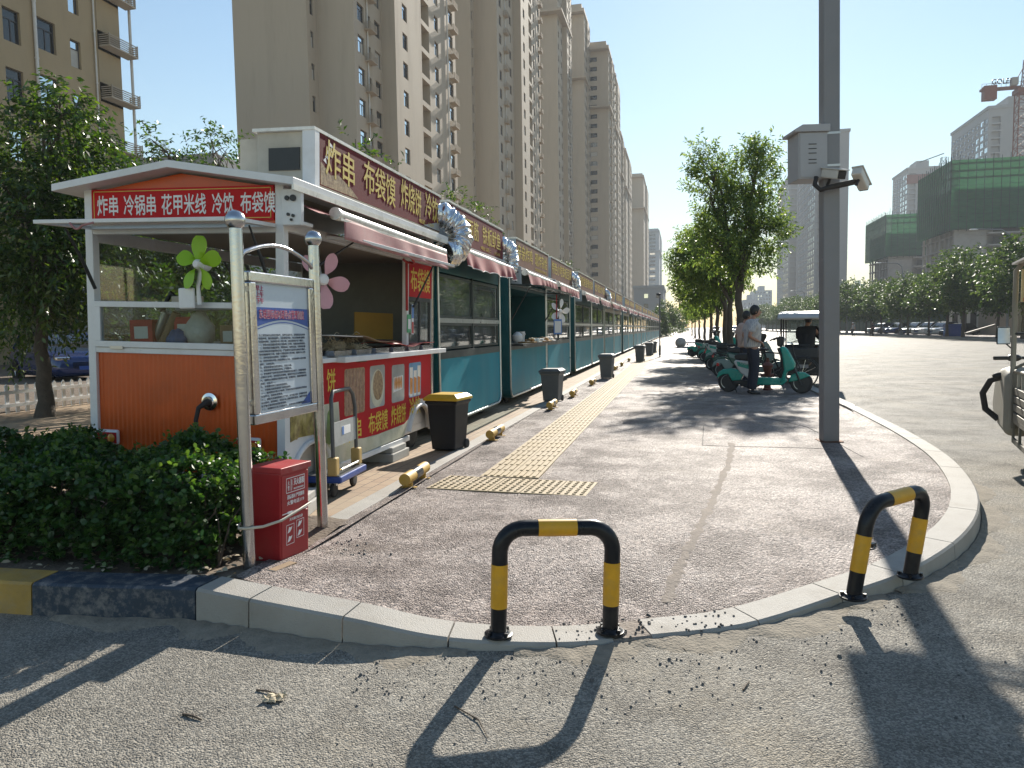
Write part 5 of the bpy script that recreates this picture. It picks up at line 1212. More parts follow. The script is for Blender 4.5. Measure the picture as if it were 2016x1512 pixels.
def tower(label, X, Y0, Y1, Wd, H, step=1.5, split=.32, wpx=None, name='apartment_tower', wall='wall_tan', detail=True, pent=True, south=(), south2=(), wsf=.44):
    """stepped slab tower: south end faces the viewer, east front runs along the street"""
    t = empty(name, label, 'apartment tower', (X, Y0, 0)); wins = []
    ym = Y0+(Y1-Y0)*split; ws = Wd*wsf
    m1 = MB(); yf = ym-Y0; 
    c1 = [(yf*.13, 1.5, .95, 1.6, 'sash', .22), (yf*.50, .55, .95, 1.3, 'slit', .22), (yf*.74, 1.45, .95, 1.5, 'dark', .22)] if yf > 5 else [(yf*.4, 1.2, .9, 1.6, 'sash', .2)]
    facade(m1, (X, Y0, 0), (0, 1, 0), yf, H, c1, base=.6, wins=wins)
    facade(m1, (X-ws, Y0, 0), (1, 0, 0), ws, H, list(south2), wins=wins); closed_block(m1, X-ws, X, Y0, ym, H)
    # second southern block, nearer, with slit windows on its east return
    m1.xf(Matrix.Translation((-X, -Y0, 0))); m1.build('wall', wall, t)
    m3 = MB(); facade(m3, (X-Wd, Y0-1.9, 0), (1, 0, 0), Wd-ws, H, list(south), wins=wins); facade(m3, (X-ws, Y0-1.9, 0), (0, 1, 0), 1.9, H, [(.62, .62, .95, 1.45, 'slit', .2)], base=.6, wins=wins)
    closed_block(m3, X-Wd, X-ws, Y0-1.9, Y1-1, H); m3.xf(Matrix.Translation((-X, -Y0, 0))); m3.build('wall', wall, t)
    m2 = MB(); L2 = Y1-ym; X2 = X+step
    facade(m2, (X2, ym, 0), (0, 1, 0), L2, H, [(L2*.10, 1.4, .95, 1.6, 'sash', .22), (L2*.38, 2.6, .35, 2.35, 'loggia', 1.4), (L2*.60, 1.4, .95, 1.6, 'sash', .22), (L2*.87, 1.6, .95, 1.6, 'sash', .22)], base=.6, wins=wins)
    facade(m2, (X2-ws, ym, 0), (1, 0, 0), ws, H, []); closed_block(m2, X2-ws, X2, ym, Y1, H); m2.xf(Matrix.Translation((-X, -Y0, 0))); m2.build('wall', wall, t)
    if detail:
        k = 0
        for fl_ in range(int(H/2.9)):
            z = .6+2.9*fl_
            for p, rz in (((X, Y0+yf*.36, z+.55), R(90)), ((X2, ym+L2*.87, z+.0), R(90))):
                if in_frame(p) and k < 60: ledge(t, p, rz, 1.5 if p[0] == X else 1.8, .7); k += 1
        MB().cyl((.12, yf*.44, 0), (.12, yf*.44, H), .07, n=8).build('downpipe', 'pipe_white', t, smooth=40)
        MB().cyl((step+.12, yf+L2*.82, 0), (step+.12, yf+L2*.82, H), .07, n=8).build('downpipe', 'pipe_white', t, smooth=40)
    MB().box(-Wd-.3, .3, -2.2, Y1-Y0-.8, H, H+.9).build('parapet', wall, t)
    if H > 40: MB().box(-Wd*.96, step+.25, -2.1, Y1-Y0+.2, H*.80, H*.80+.5).build('band', wall, t)
    if pent: MB().box(-Wd*.7, -1, (Y1-Y0)*.2, (Y1-Y0)*.6, H+.9, H+4).build('roof_house', wall, t)
    put_windows(t, wins); return t
tower('huge tan tower right behind the first stalls, its blank end wall facing the viewer', -29.4, 65, 92, 11.2, 88, 1.5, .24, wsf=.33)
tower('tall tan tower, second from the left in the row of towers', -28.8, 118, 148, 12., 99, 1.4, .40, wsf=.32)
tower('tall tan tower, third in the row behind the stalls', -30., 186, 202, 15., 99, 1.2, .5, detail=False)
tower('narrow tan tower, fourth in the row, with a lower flat roof', -28.4, 226, 237, 13., 95, .4, .5, detail=False)
tower('tan tower with dark windows down its near end wall, fifth in the row', -22.3, 237.5, 252, 14.6, 88, .5, .5, south2=[(.5, 2.3, .8, 1.35, 'dark', .2)])
tower('hazy tan tower tucked behind the one with the window column', -22.2, 256, 277, 14, 87, .4, .5, detail=False)
tower('hazy lower tan tower, seventh in the row', -22., 281, 292, 14, 73, .4, .5, detail=False)
tower('thin hazy tan tower, eighth in the row', -21.5, 299, 330, 12, 71, .4, .5, detail=False)
tower('hazy tower with one column of small square windows, ninth in the row', -18.6, 382, 428, 17, 77, .6, .5, detail=False, south2=[(.6, .9, .9, .9, 'dark', .2)])
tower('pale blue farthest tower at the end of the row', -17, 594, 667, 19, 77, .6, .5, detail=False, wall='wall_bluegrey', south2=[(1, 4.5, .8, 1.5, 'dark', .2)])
ob = empty('office_block', 'low blue grey office block at the far end of the stalls', 'building', (-16.6, 268, 0))
mb = MB(); wins = []; facade(mb, (-16.6, 268, 0), (1, 0, 0), 10.4, 15.6, [(3.6, 1.5, 1., 1.6, 'dark', .25), (7.9, 1.5, 1., 1.6, 'dark', .25)], fl=3.6, base=.3, wins=wins)
facade(mb, (-6.2, 268, 0), (0, 1, 0), 40, 15.6, [(3+5*k, 2.2, 1., 1.6, 'dark', .25) for k in range(7)], fl=3.6, base=.3, wins=wins); closed_block(mb, -16.6, -6.2, 268, 308, 15.6)
mb.xf(Matrix.Translation((16.6, -268, 0))); mb.build('wall', 'wall_bluegrey', ob); put_windows(ob, wins)
MB().box(-.3, 10.7, -.3, 40, 15.6, 16.6).build('parapet', 'wall_bluegrey', ob); MB().box(-.15, 10.5, -.15, 0, 7.4, 7.9).build('band', 'wall_grey', ob)

# right of the road: grey towers with white window grids
def rtower(label, X, Y0, Y1, Wd, H, ncol, wall='wall_grey'):
    t = empty('grid_tower', label, 'apartment tower', (X, Y0, 0)); wins = []; mb = MB(); L = Y1-Y0; cw_ = L/ncol
    # west front: seen from outside it runs towards -y
    facade(mb, (X, Y1, 0), (0, -1, 0), L, H, [(cw_*(k+.08), cw_*.84, .5, 2.0, 'grid', .25) for k in range(ncol)], base=3., wins=wins)
    facade(mb, (X, Y0, 0), (1, 0, 0), Wd, H, [(1.2, 3.2, .3, 2.3, 'loggia', 1.2)], base=3., wins=wins)
    mb.quad((X, Y0, H), (X+Wd, Y0, H), (X+Wd, Y1, H), (X, Y1, H)); mb.quad((X+Wd, Y0, 0), (X+Wd, Y0, H), (X+Wd, Y1, H), (X+Wd, Y1, 0)); mb.quad((X, Y1, 0), (X+Wd, Y1, 0), (X+Wd, Y1, H), (X, Y1, H))
    mb.xf(Matrix.Translation((-X, -Y0, 0))); mb.build('wall', wall, t)
    MB().box(-.4, Wd+.4, -.4, L+.4, H, H+1.2).build('parapet', wall, t); MB().box(Wd*.3, Wd*.7, 2, L*.5, H+1.2, H+5).build('roof_house', wall, t)
    put_windows(t, wins); return t
rtower('grey tower with a white window grid behind the steel pole', 56, 344, 390, 13.5, 83.5, 10)
rtower('farther grey tower left of the one behind the pole', 58.8, 446, 494, 7, 84.6, 9)
rtower('grey tower with a red brown band on top behind the green nets', 125.2, 466, 496, 16.5, 89, 6)
rtower('big grey tower with white windows at the upper right behind the crane', 120.1, 338, 380, 25, 87, 9)
MB().box(-.6, 14, -.7, -.4, 81, 86).build('red_band', 'crane_red', bpy.data.objects['grid_tower.002'])
def farblock(label, px0, px1, pyt, Y, D, wall='wall_bluegrey'):
    a = ony(px0, 600, Y); b = ony(px1, 600, Y); h = ony(px0, pyt, Y).z
    t = empty('distant_block', label, 'building', (a.x, Y, 0)); mb = MB(); wins = []; W_ = b.x-a.x
    facade(mb, (a.x, Y, 0), (1, 0, 0), W_, h, [(W_*(.06+.155*k), W_*.07, .9, 1.6, 'dark', .2) for k in range(6)], base=1., wins=wins); closed_block(mb, a.x, b.x, Y, Y+D, h)
    mb.xf(Matrix.Translation((-a.x, -Y, 0))); mb.build('wall', wall, t); put_windows(t, wins); MB().box(W_*.3, W_*.6, 1, D*.5, h, h+4).build('roof_house', wall, t)
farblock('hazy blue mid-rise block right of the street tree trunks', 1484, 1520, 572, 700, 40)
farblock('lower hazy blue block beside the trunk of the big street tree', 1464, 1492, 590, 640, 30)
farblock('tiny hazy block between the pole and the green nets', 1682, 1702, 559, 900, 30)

# green netted concrete shells
m, n, b = _nodes('green_net'); L_ = n.links; N_ = n.nodes
tc = N_.new('ShaderNodeTexCoord'); nz = N_.new('ShaderNodeTexNoise'); nz.inputs['Scale'].default_value = .5; nz.inputs['Detail'].default_value = 6
mp = N_.new('ShaderNodeMapping'); mp.inputs['Scale'].default_value = (1, 1, 3); L_.new(tc.outputs['Object'], mp.inputs[0]); L_.new(mp.outputs[0], nz.inputs['Vector'])
rp = N_.new('ShaderNodeValToRGB'); rp.color_ramp.elements[0].color = (.025, .105, .055, 1); rp.color_ramp.elements[1].color = (.07, .235, .11, 1); L_.new(nz.outputs[0], rp.inputs[0]); L_.new(rp.outputs[0], b.inputs['Base Color']); b.inputs['Roughness'].default_value = .8
tr_ = N_.new('ShaderNodeBsdfTransparent'); tl_ = N_.new('ShaderNodeBsdfTranslucent'); L_.new(rp.outputs[0], tl_.inputs[0]); m1 = N_.new('ShaderNodeMixShader'); m1.inputs[0].default_value = .5; L_.new(b.outputs[0], m1.inputs[1]); L_.new(tl_.outputs[0], m1.inputs[2])
m2 = N_.new('ShaderNodeMixShader'); m2.inputs[0].default_value = .22; L_.new(m1.outputs[0], m2.inputs[1]); L_.new(tr_.outputs[0], m2.inputs[2]); L_.new(m2.outputs[0], N_['Material Output'].inputs[0])
mat('scaffold', (.02, .05, .04), .6, .3, .2, 3); mat('plank_yellow', (.42, .38, .10), .7)
def shell(label, X, Y0, Y1, Wd, ztop, zdark, znb, fl=3.0):
    t = empty('construction_tower', label, 'construction site', (X, Y0, 0)); L = Y1-Y0; nfl = int(zdark/fl)
    mb = MB()
    for k in range(1, nfl+1): mb.box(-.2, Wd, -.2, L, k*fl-.25, k*fl)
    mb.build('floor_slab', 'raw_concrete', t)
    mb = MB(); ncol = int(L/3.4)
    for k in range(ncol+1): y = (L-.6)*k/ncol; mb.box(0, .5, y, y+.5+(.5 if k % 3 == 0 else 0), 0, nfl*fl-.25)
    mb.build('column', 'raw_concrete', t)
    mb = MB(); mb.box(.5, 7.5, 0, .4, 0, nfl*fl-.25); mb.box(7.5, 12.2, 1.6, 2., 0, nfl*fl-.25); mb.box(17., Wd, 0, .4, 0, nfl*fl-.25); mb.box(12.2, 17, .3, .6, 0, nfl*fl-.25); mb.box(1.5, Wd, 4.5, L-2, 0, nfl*fl-.26); mb.build('wall', 'raw_concrete', t)
    for k in range(1, nfl): MB().box(7.4, 17.2, -1.4, .1, k*fl-.05, k*fl+.35).build('balcony', 'raw_concrete', t)
    for k in range(1, nfl): MB().box(9.0, 15., .25, .32, k*fl+.5, k*fl+2.4).build('dark_opening', 'dark_inside', t)
    e = 1.6
    mb = MB()
    for (x0, x1, y0, y1) in ((-e, -e+.03, -e, L), (-e+.03, Wd, -e, -e+.03)): mb.box(x0, x1, y0, y1, znb, ztop)
    mb.box(-e+.03, 0, -e+.03, L, znb-.05, znb); mb.box(0, Wd, -e+.03, 0, znb-.05, znb); mb.build('safety_net', 'green_net', t)
    mb = MB(); k = 0
    y = -e
    while y < L: mb.box(-e-.13, -e-.02, y, y+.12, znb-.6, ztop+.8+.5*(k % 2)); y += 1.75; k += 1
    x = -e
    while x < Wd: mb.box(x, x+.12, -e-.13, -e-.02, znb-.6, ztop+.7+.5*(k % 2)); x += 1.9; k += 1
    z = znb
    while z < ztop: mb.box(-e-.09, -e-.02, -e, L, z, z+.06); mb.box(-e, Wd, -e-.09, -e-.02, z, z+.06); z += 1.8
    sc = mb.build('scaffold', 'scaffold', t); sc['kind'] = 'stuff'
    z = zdark+.3; mb = MB()
    while z < ztop: mb.box(-e+.1, Wd, -e+.1, -e+1.0, z, z+.08); mb.box(-e+.1, -e+.9, -e+1., L, z, z+.08); z += 1.8
    mb.build('walkway', 'plank_yellow', t)
    mb = MB()
    for k in range(16): mb.cyl((.3, L*(k/16), zdark), (.3+random.uniform(-.2, .2), L*(k/16), ztop+random.uniform(1, 3.2)), .05, n=5)
    o = mb.build('rebar', 'scaffold', t); o['kind'] = 'stuff'
    return t
shell('large green netted concrete shell at the right, with open floors below', 68.1, 211.6, 237, 45, 42.6, 38, 25.4)
shell('smaller green netted concrete shell farther left, with rebar on top', 69.5, 278.6, 305, 12, 38.8, 35.8, 24.8)

# tower crane behind the nets
def lattice(mb, a, b, w_, n, r=.09):
    a, b = Vector(a), Vector(b); d = (b-a).normalized(); u = d.orthogonal().normalized() if abs(d.z) < .9 else Vector((1, 0, 0)); v = d.cross(u)
    cs = [u*w_/2*sx+v*w_/2*sy for sx, sy in ((-1, -1), (1, -1), (1, 1), (-1, 1))]
    for c in cs: mb.cyl(a+c, b+c, r*1.3, n=5)
    for k in range(n):
        p, q = a.lerp(b, k/n), a.lerp(b, (k+1)/n)
        for i in range(4): mb.cyl(p+cs[i], q+cs[(i+1) % 4], r*.7, n=4); mb.cyl(q+cs[i], q+cs[(i+1) % 4], r*.7, n=4)
cr = empty('tower_crane', 'rust red tower crane rising behind the green nets at the right edge', 'crane', (92.2, 236, 0))
pc = lambda px, py: ony(px, py, 236.)-Vector((92.2, 236, 0))
zb_ = pc(2000, 182).z; zt_ = pc(2005, 118).z
mb = MB(); lattice(mb, (0, 0, 0), (0, 0, zb_), 3.0, 26, .12); mb.build('mast', 'crane_red', cr)
MB().box(-2., 2., -2., 2., zb_-.4, zb_+.8).build('slewing_ring', 'crane_red', cr)
mb = MB(); lattice(mb, (.4, 0, zb_+.8), (.9, 0, zt_), 1.5, 7, .09); mb.build('tower_head', 'crane_red', cr)
q1 = pc(1930, 190); mb = MB(); mb.box(q1.x, -1, -.9, .9, zb_+1.0, zb_+1.6); 
for x in np.linspace(q1.x, -1, 9): mb.cyl((x, -.9, zb_+1.6), (x, -.9, zb_+2.7), .05, n=4)
mb.cyl((q1.x, -.9, zb_+2.7), (-1, -.9, zb_+2.7), .05, n=4); mb.build('counter_jib', 'crane_red', cr)
cwt = MB().box(q1.x+.6, q1.x+3.8, -1.1, 1.1, zb_-1.6, zb_+2.2).build('counterweight', 'crane_red', cr)
MB().cyl((.9, 0, zt_), (q1.x+8, 0, zb_+1.6), .12, n=5).build('tie_bar', 'crane_red', cr)
mb = MB(); lattice(mb, (1, 0, zb_+1.4), (45, 0, zb_+1.8), 1.4, 26, .08); mb.build('jib', 'crane_red', cr)
text('GOLEN', 5.6, 1.5, face_my(q1.x+2.4, -1.0, zb_+2.3), 'dark_metal', cr, bold=.01, depth=.2)
MB().box(-3.6, -2.0, -2.2, -.6, zb_+1.6, zb_+3.6).build('cab', 'raw_concrete', cr)
c2 = empty('small_crane', 'small distant tower crane between the netted shell and the grey tower', 'crane', (108, 420, 0)); pc2 = lambda px, py: ony(px, py, 420.)-Vector((108, 420, 0))
a_ = pc2(1858, 310); mb = MB(); lattice(mb, (a_.x, 0, 0), (a_.x, 0, a_.z), 2.2, 30, .12); mb.build('mast', 'scaffold', c2); e_ = pc2(1836, 318); MB().cyl((a_.x, 0, a_.z+2), (e_.x-6, 0, e_.z), .25, n=5).build('jib', 'scaffold', c2)
# ================================================================== vegetation
mat('bark', (.085, .068, .052), .9, 0, .25, 8, bump=.6, bs=35)
mat('bark_pale', (.14, .125, .10), .9, 0, .2, 8, bump=.5, bs=30)
leafmat('leaf_hedge', [(0.016, 0.044, 0.013), (0.029, 0.081, 0.018), (0.044, 0.114, 0.023), (0.072, 0.143, 0.031)], trans=.3, rough=.38)
leafmat('leaf_left', [(0.017, 0.040, 0.010), (0.033, 0.075, 0.014), (0.058, 0.109, 0.019), (0.089, 0.136, 0.026)], trans=.42, rough=.32, spec=.6)
leafmat('leaf_street', [(0.054, 0.097, 0.030), (0.092, 0.154, 0.043), (0.134, 0.199, 0.053), (0.194, 0.251, 0.065)], trans=.5, rough=.45)
leafmat('leaf_far', [(0.026, 0.052, 0.019), (0.042, 0.078, 0.023), (0.063, 0.104, 0.027), (0.084, 0.125, 0.033)], trans=.4, rough=.5)
def unit(a): return a/np.maximum(1e-9, np.linalg.norm(a, axis=1, keepdims=True))
def leaves(P, D, Nn, ln, wd, shape=4, rng=RNG, curl=.12):
    """one small face per leaf; P base points, D growing direction, Nn leaf normal"""
    n = len(P); D = unit(D); S = unit(np.cross(D, Nn)); N2 = np.cross(S, D)
    l = (ln*rng.uniform(.65, 1.2, n))[:, None]; w_ = (wd*rng.uniform(.7, 1.2, n))[:, None]
    if shape == 4: pts = [P, P+D*l*.5+S*w_*.5+N2*l*curl, P+D*l, P+D*l*.5-S*w_*.5+N2*l*curl]
    else: pts = [P, P+D*l*.32+S*w_*.40+N2*l*curl, P+D*l*.74+S*w_*.42+N2*l*curl*1.2, P+D*l, P+D*l*.74-S*w_*.42+N2*l*curl*1.2, P+D*l*.32-S*w_*.40+N2*l*curl]
    V = np.stack(pts, 1).reshape(-1, 3); F = np.arange(n*shape).reshape(n, shape)
    return V, F
def sprays(base, dirs, per, length, ln, wd, spread=.9, droop=.0, shape=4, rng=RNG):
    """leaf sprays: 'per' leaves set alternately along a twig from each base point"""
    n = len(base); dirs = unit(dirs); k = np.tile(np.arange(per), n); idx = np.repeat(np.arange(n), per)
    t = (k+rng.uniform(.2, .9, n*per))/per; L_ = (length*rng.uniform(.6, 1.25, n))[idx][:, None]
    d = dirs[idx]; P = base[idx] + d*L_*t[:, None]; P[:, 2] -= droop*(t**2)*L_[:, 0]
    rv = unit(rng.normal(size=(n*per, 3))); side = unit(np.cross(d, rv))
    D = unit(d*.6 + side*spread + np.array([0, 0, -.25-droop*.6])); Nn = unit(rng.normal(size=(n*per, 3))*.7 + np.array([0, 0, 1.]))
    return leaves(P, D, Nn, ln, wd, shape, rng)
def lobes_points(lobes, n, rng, shell=.55):
    vol = np.array([l[3]*l[4]*l[5] for l in lobes]); pr = vol**.8/np.sum(vol**.8); ids = rng.choice(len(lobes), n, p=pr)
    L_ = np.array(lobes)[ids]; d = unit(rng.normal(size=(n, 3))); r = rng.uniform(shell**3, 1.12, n)**(1/3)
    r *= 1+.16*np.sin(d[:, 0]*5+L_[:, 0]*3)*np.sin(d[:, 2]*6+L_[:, 1]*4)
    P = L_[:, :3] + d*r[:, None]*L_[:, 3:6]
    return P, unit(d/L_[:, 3:6]), ids
def limb(mb, a, b, r0_, r1, n=5, seg=6, wob=.06, sag=0.):
    a, b = Vector(a), Vector(b); L = (b-a).length; pts = []
    for i in range(seg+1):
        t = i/seg; p = a.lerp(b, t); p += Vector((random.gauss(0, wob), random.gauss(0, wob), random.gauss(0, wob)*.5))*L*(1-abs(2*t-1))*.5; p.z += L*.12*math.sin(t*math.pi); pts.append(p)
    mb.ring_tube(pts, [r0_+(r1-r0_)*i/seg for i in range(seg+1)], n); return pts
def tree(label, loc, trunk_h, r, lobes, nspray, per, slen, ln, wd, leaf='leaf_street', bark='bark', lean=(0, 0), up=.5, droop=.0, seed=0, shell=.5, group=None, name='street_tree', shape=4, limbs=3, spread=.9):
    rng = np.random.default_rng(seed); random.seed(seed+50)
    t = empty(name, label, 'tree', loc, 0, group); mb = MB()
    top = Vector((lean[0], lean[1], trunk_h)); pts = [Vector((lean[0]*k/6+random.gauss(0, .02), lean[1]*k/6+random.gauss(0, .02), trunk_h*k/6)) for k in range(7)]; pts[0] = Vector((0, 0, -.05)); pts[-1] = top
    mb.ring_tube(pts, [r*1.35]+[r*(1-.05*k) for k in range(1, 7)], 10)
    P, d, ids = lobes_points(lobes, nspray, rng, shell)
    for i, l in enumerate(lobes):
        c = Vector(l[:3]); tip = c + Vector((0, 0, l[5]*.5)); q = limb(mb, top+Vector((random.gauss(0, r*.3), random.gauss(0, r*.3), -r)), tip, r*.55, r*.10, 7, 8, .08)
        sel = np.where(ids == i)[0][:limbs*3]
        for s in sel: limb(mb, q[random.randint(2, 7)], P[s], r*.16, r*.03, 4, 4, .1)
    mb.build('trunk', bark, t, smooth=60)
    dr = unit(d*.9 + np.array([0, 0, up]) + rng.normal(size=P.shape)*.45)
    V, F = sprays(P, dr, per, slen, ln, wd, spread, droop, shape, rng)
    rawmesh('crown', V, F, leaf, t); return t

# hedge in the planting bed
hg = empty('hedge', 'dark green clipped hedge in the planting bed behind the painted kerb', 'hedge', (-3.2, 4.0, .13))
rng = np.random.default_rng(11); n = 5600
hx = rng.uniform(-2.6, .62, n); hy_ = rng.uniform(-.56, .50, n)
prof = .57+.05*np.sin(hx*3.1)+.06*np.sin(hx*7+hy_*5)+.035*np.sin(hx*13-hy_*9)
prof *= np.clip(1-np.maximum(0, hx-.15)*.58, .3, 1); prof *= 1-.16*np.clip((-.2-hy_)/.36, 0, 1)**2
fr_ = rng.uniform(0, 1, n); hz_ = prof*(1-.95*fr_**1.6*(fr_ > .42))
edge_ = np.clip((-.38-hy_)/.2, 0, 1)
keep = (fr_ < .42) | (hy_ < -.25) | (hx > .35) | (rng.random(n) < .35)
P = np.c_[hx, hy_, hz_][keep]
d = np.c_[rng.normal(size=len(P))*.5, -.45*(P[:, 1] < -.1)+rng.normal(size=len(P))*.5, .75+rng.normal(size=len(P))*.35]
V, F = sprays(P-unit(d)*.05, d, 11, .085, .040, .029, .85, 0, 6, rng)
rawmesh('foliage', V, F, 'leaf_hedge', hg)
leafmat('leaf_tip', [(.05, .11, .02), (.08, .15, .03), (.11, .18, .04)], trans=.4, rough=.4)
sel = np.where(rng.random(len(P)) < .10)[0]; Pt = P[sel]+np.array([0, 0, .03]); V, F = sprays(Pt-unit(d[sel])*.02, d[sel]+np.array([0, 0, .6]), 8, .075, .034, .022, .7, 0, 6, rng); rawmesh('young_shoots', V, F, 'leaf_tip', hg)
mb = MB(); random.seed(3)
for k in range(70):
    x = random.uniform(-2.5, .6); y = random.uniform(-.42, .4)
    for j in range(3): limb(mb, (x, y, 0), (x+random.uniform(-.22, .22), y+random.uniform(-.2, .2), random.uniform(.25, .5)), .008, .003, 5, 4, .1)
mb.build('stems', 'bark', hg)
V = []; P = np.c_[rng.uniform(-2.6, .85, 500), rng.uniform(-.66, .2, 500), rng.uniform(.005, .03, 500)]
Vl, Fl = leaves(P, np.c_[rng.normal(size=(500, 2)), rng.normal(size=500)*.15], np.c_[rng.normal(size=(500, 2))*.3, np.ones(500)], .04, .028, 6, rng)
o = rawmesh('fallen_leaves', Vl, Fl, 'litter'); o.location = (-3.2, 4.0, .14); tag(o, kind='stuff')

def px(x, y, Y): return np.array(ony(x, y, Y))
def lobe_px(o, Y, items):
    """lobes given where the photograph shows them: centre pixel, half width, half height (pixels), depth offset"""
    out = []
    for (x, y, hw, hh, dy) in items:
        c = px(x, y, Y+dy); k = (Y+dy)*math.sqrt(1+((x-1341)/1450)**2)/1450*1.0
        out.append((c[0]-o[0], c[1]-o[1], c[2]-o[2], hw*k, max(hw, hh)*k*.85, hh*k))
    return out
# street trees on the pavement: the nearest is tall, the others recede behind it
o = (1.66, 22.2, .10)
L0 = lobe_px(o, 22.2, [(1482, 352, 38, 58, .2), (1398, 356, 30, 46, -.4), (1448, 435, 62, 50, 0), (1408, 485, 48, 40, -.5), (1505, 455, 36, 50, .5), (1462, 525, 48, 24, 0), (1500, 300, 16, 22, 0), (1375, 300, 12, 16, 0)])
tree('tallest street tree, right above the standing man, with a two-headed feathery crown', o, 2.5, .135, L0, 1250, 13, .42, .15, .045, 'leaf_street', lean=(-.05, 0), up=.75, seed=1, shell=.25, group='street trees along the pavement', limbs=5)
STL = [(1.66, 26.8, [(1385, 500, 48, 52, 0), (1360, 520, 34, 34, -.5), (1425, 530, 46, 44, .3)], 'second street tree, crown reaching far left over the path'), (1.66, 30.1, [(1375, 555, 44, 34, 0), (1410, 530, 50, 50, .5)], 'third street tree behind the tallest one'),
       (1.7, 36.6, [(1385, 570, 44, 32, 0), (1412, 560, 34, 44, .5)], 'fourth street tree, just left of the grey lamp pole'), (1.74, 45.7, [(1385, 585, 30, 28, 0), (1400, 570, 26, 36, .5)], 'fifth street tree down the path'),
       (1.74, 58.3, [(1376, 597, 24, 24, 0)], 'sixth street tree down the path'), (1.74, 75.6, [(1370, 606, 20, 20, 0)], 'seventh street tree down the path'), (1.74, 98, [(1362, 612, 16, 18, 0)], 'eighth street tree, small and far'), (1.74, 126, [(1358, 618, 12, 14, 0)], 'ninth street tree, farthest of the row')]
for i, (X, Y, it, lab) in enumerate(STL):
    o = (X, Y, .1); tree(lab, o, [2.3, 2.3, 2.2, 2.2, 2.2, 2.2, 2.3, 2.4][i], .115, lobe_px(o, Y, it), [900, 800, 700, 600, 500, 420, 350, 300][i], 12, .45, .16+.016*i, .05+.006*i, 'leaf_street', up=.5, seed=20+i, shell=.25, group='street trees along the pavement', limbs=4)
# left: big leafy tree by the fence and a second one behind the cart
o = (-10.6, 10.4, .10)
L1 = [l for l in lobe_px(o, 10.6, [(95, 300, 105, 92, 0), (40, 430, 110, 110, -.6), (170, 400, 95, 105, .6), (110, 520, 130, 85, -.3), (30, 580, 80, 80, .3), (215, 560, 90, 85, 1.2), (120, 215, 38, 42, 0)])]
tree('big drooping leafy tree at the left edge beside the white picket fence', o, 1.7, .13, L1, 2300, 11, .55, .13, .048, 'leaf_left', lean=(.1, 0), up=.15, droop=.55, seed=5, shell=.35, name='garden_tree', limbs=4)
o = (-8.4, 13.5, .10)
L2 = lobe_px(o, 13.6, [(330, 335, 50, 38, 0), (420, 300, 48, 40, .4), (300, 290, 22, 24, -.3), (390, 430, 90, 80, .5), (300, 520, 110, 80, .3), (420, 560, 90, 70, .8)])
tree('leafy tree behind the orange cart with sprigs against the sky', o, 1.5, .10, L2, 1500, 9, .5, .12, .045, 'leaf_left', up=.3, droop=.4, seed=6, shell=.3, name='garden_tree', limbs=4)
for i, (x, y, Y, hw, hh, lab) in enumerate(((700, 292, 13.4, 38, 34, 'tree tip sprouting above the sign of the orange cart'), (905, 415, 19.7, 36, 30, 'tree tip behind the first foil duct'), (945, 440, 22.5, 26, 24, 'tree tip above the sign of the first teal stall'), (1062, 520, 31.5, 20, 14, 'small tree tip above the third teal stall'), (1110, 532, 38.5, 18, 14, 'small tree tip above the fourth teal stall'), (1020, 508, 27., 8, 8, 'tiny tree tip behind the second foil duct'))):
    b = ony(x, y, Y); o = (b.x+.1, Y, .1); 
    l0 = lobe_px(o, Y, [(x, y, hw, hh, 0)])[0]; lb = [l0, (l0[0]*.5, l0[1], l0[2]-1.1, .9, .9, .8), (l0[0]*.3, .2, 2.2, 1.1, 1.1, .8)]
    tree(lab, o, 1.7, .07, lb, 330, 9, .42, .13, .05, 'leaf_left', up=.4, droop=.2, seed=30+i, shell=.2, name='garden_tree', group='trees behind the stalls')
for i in range(7):
    Y = 5.5+2.1*i; o = (-7.6-.5*(i % 3), Y+5, .1)
    if i in (0, 2, 4, 6): tree(['round shrub seen dark through the glass of the cart', 'dark shrub behind the back wall of the cart', 'dark shrub standing behind the first teal stall', 'dark shrub behind the open teal stall'][i//2], o, .6, .05, [(0, 0, 1.35, .95, .95, .85), (.4, .6, 1.1, .8, .8, .7)], 420, 10, .35, .12, .05, 'leaf_left', up=.4, seed=60+i, shell=.3, name='garden_shrub')
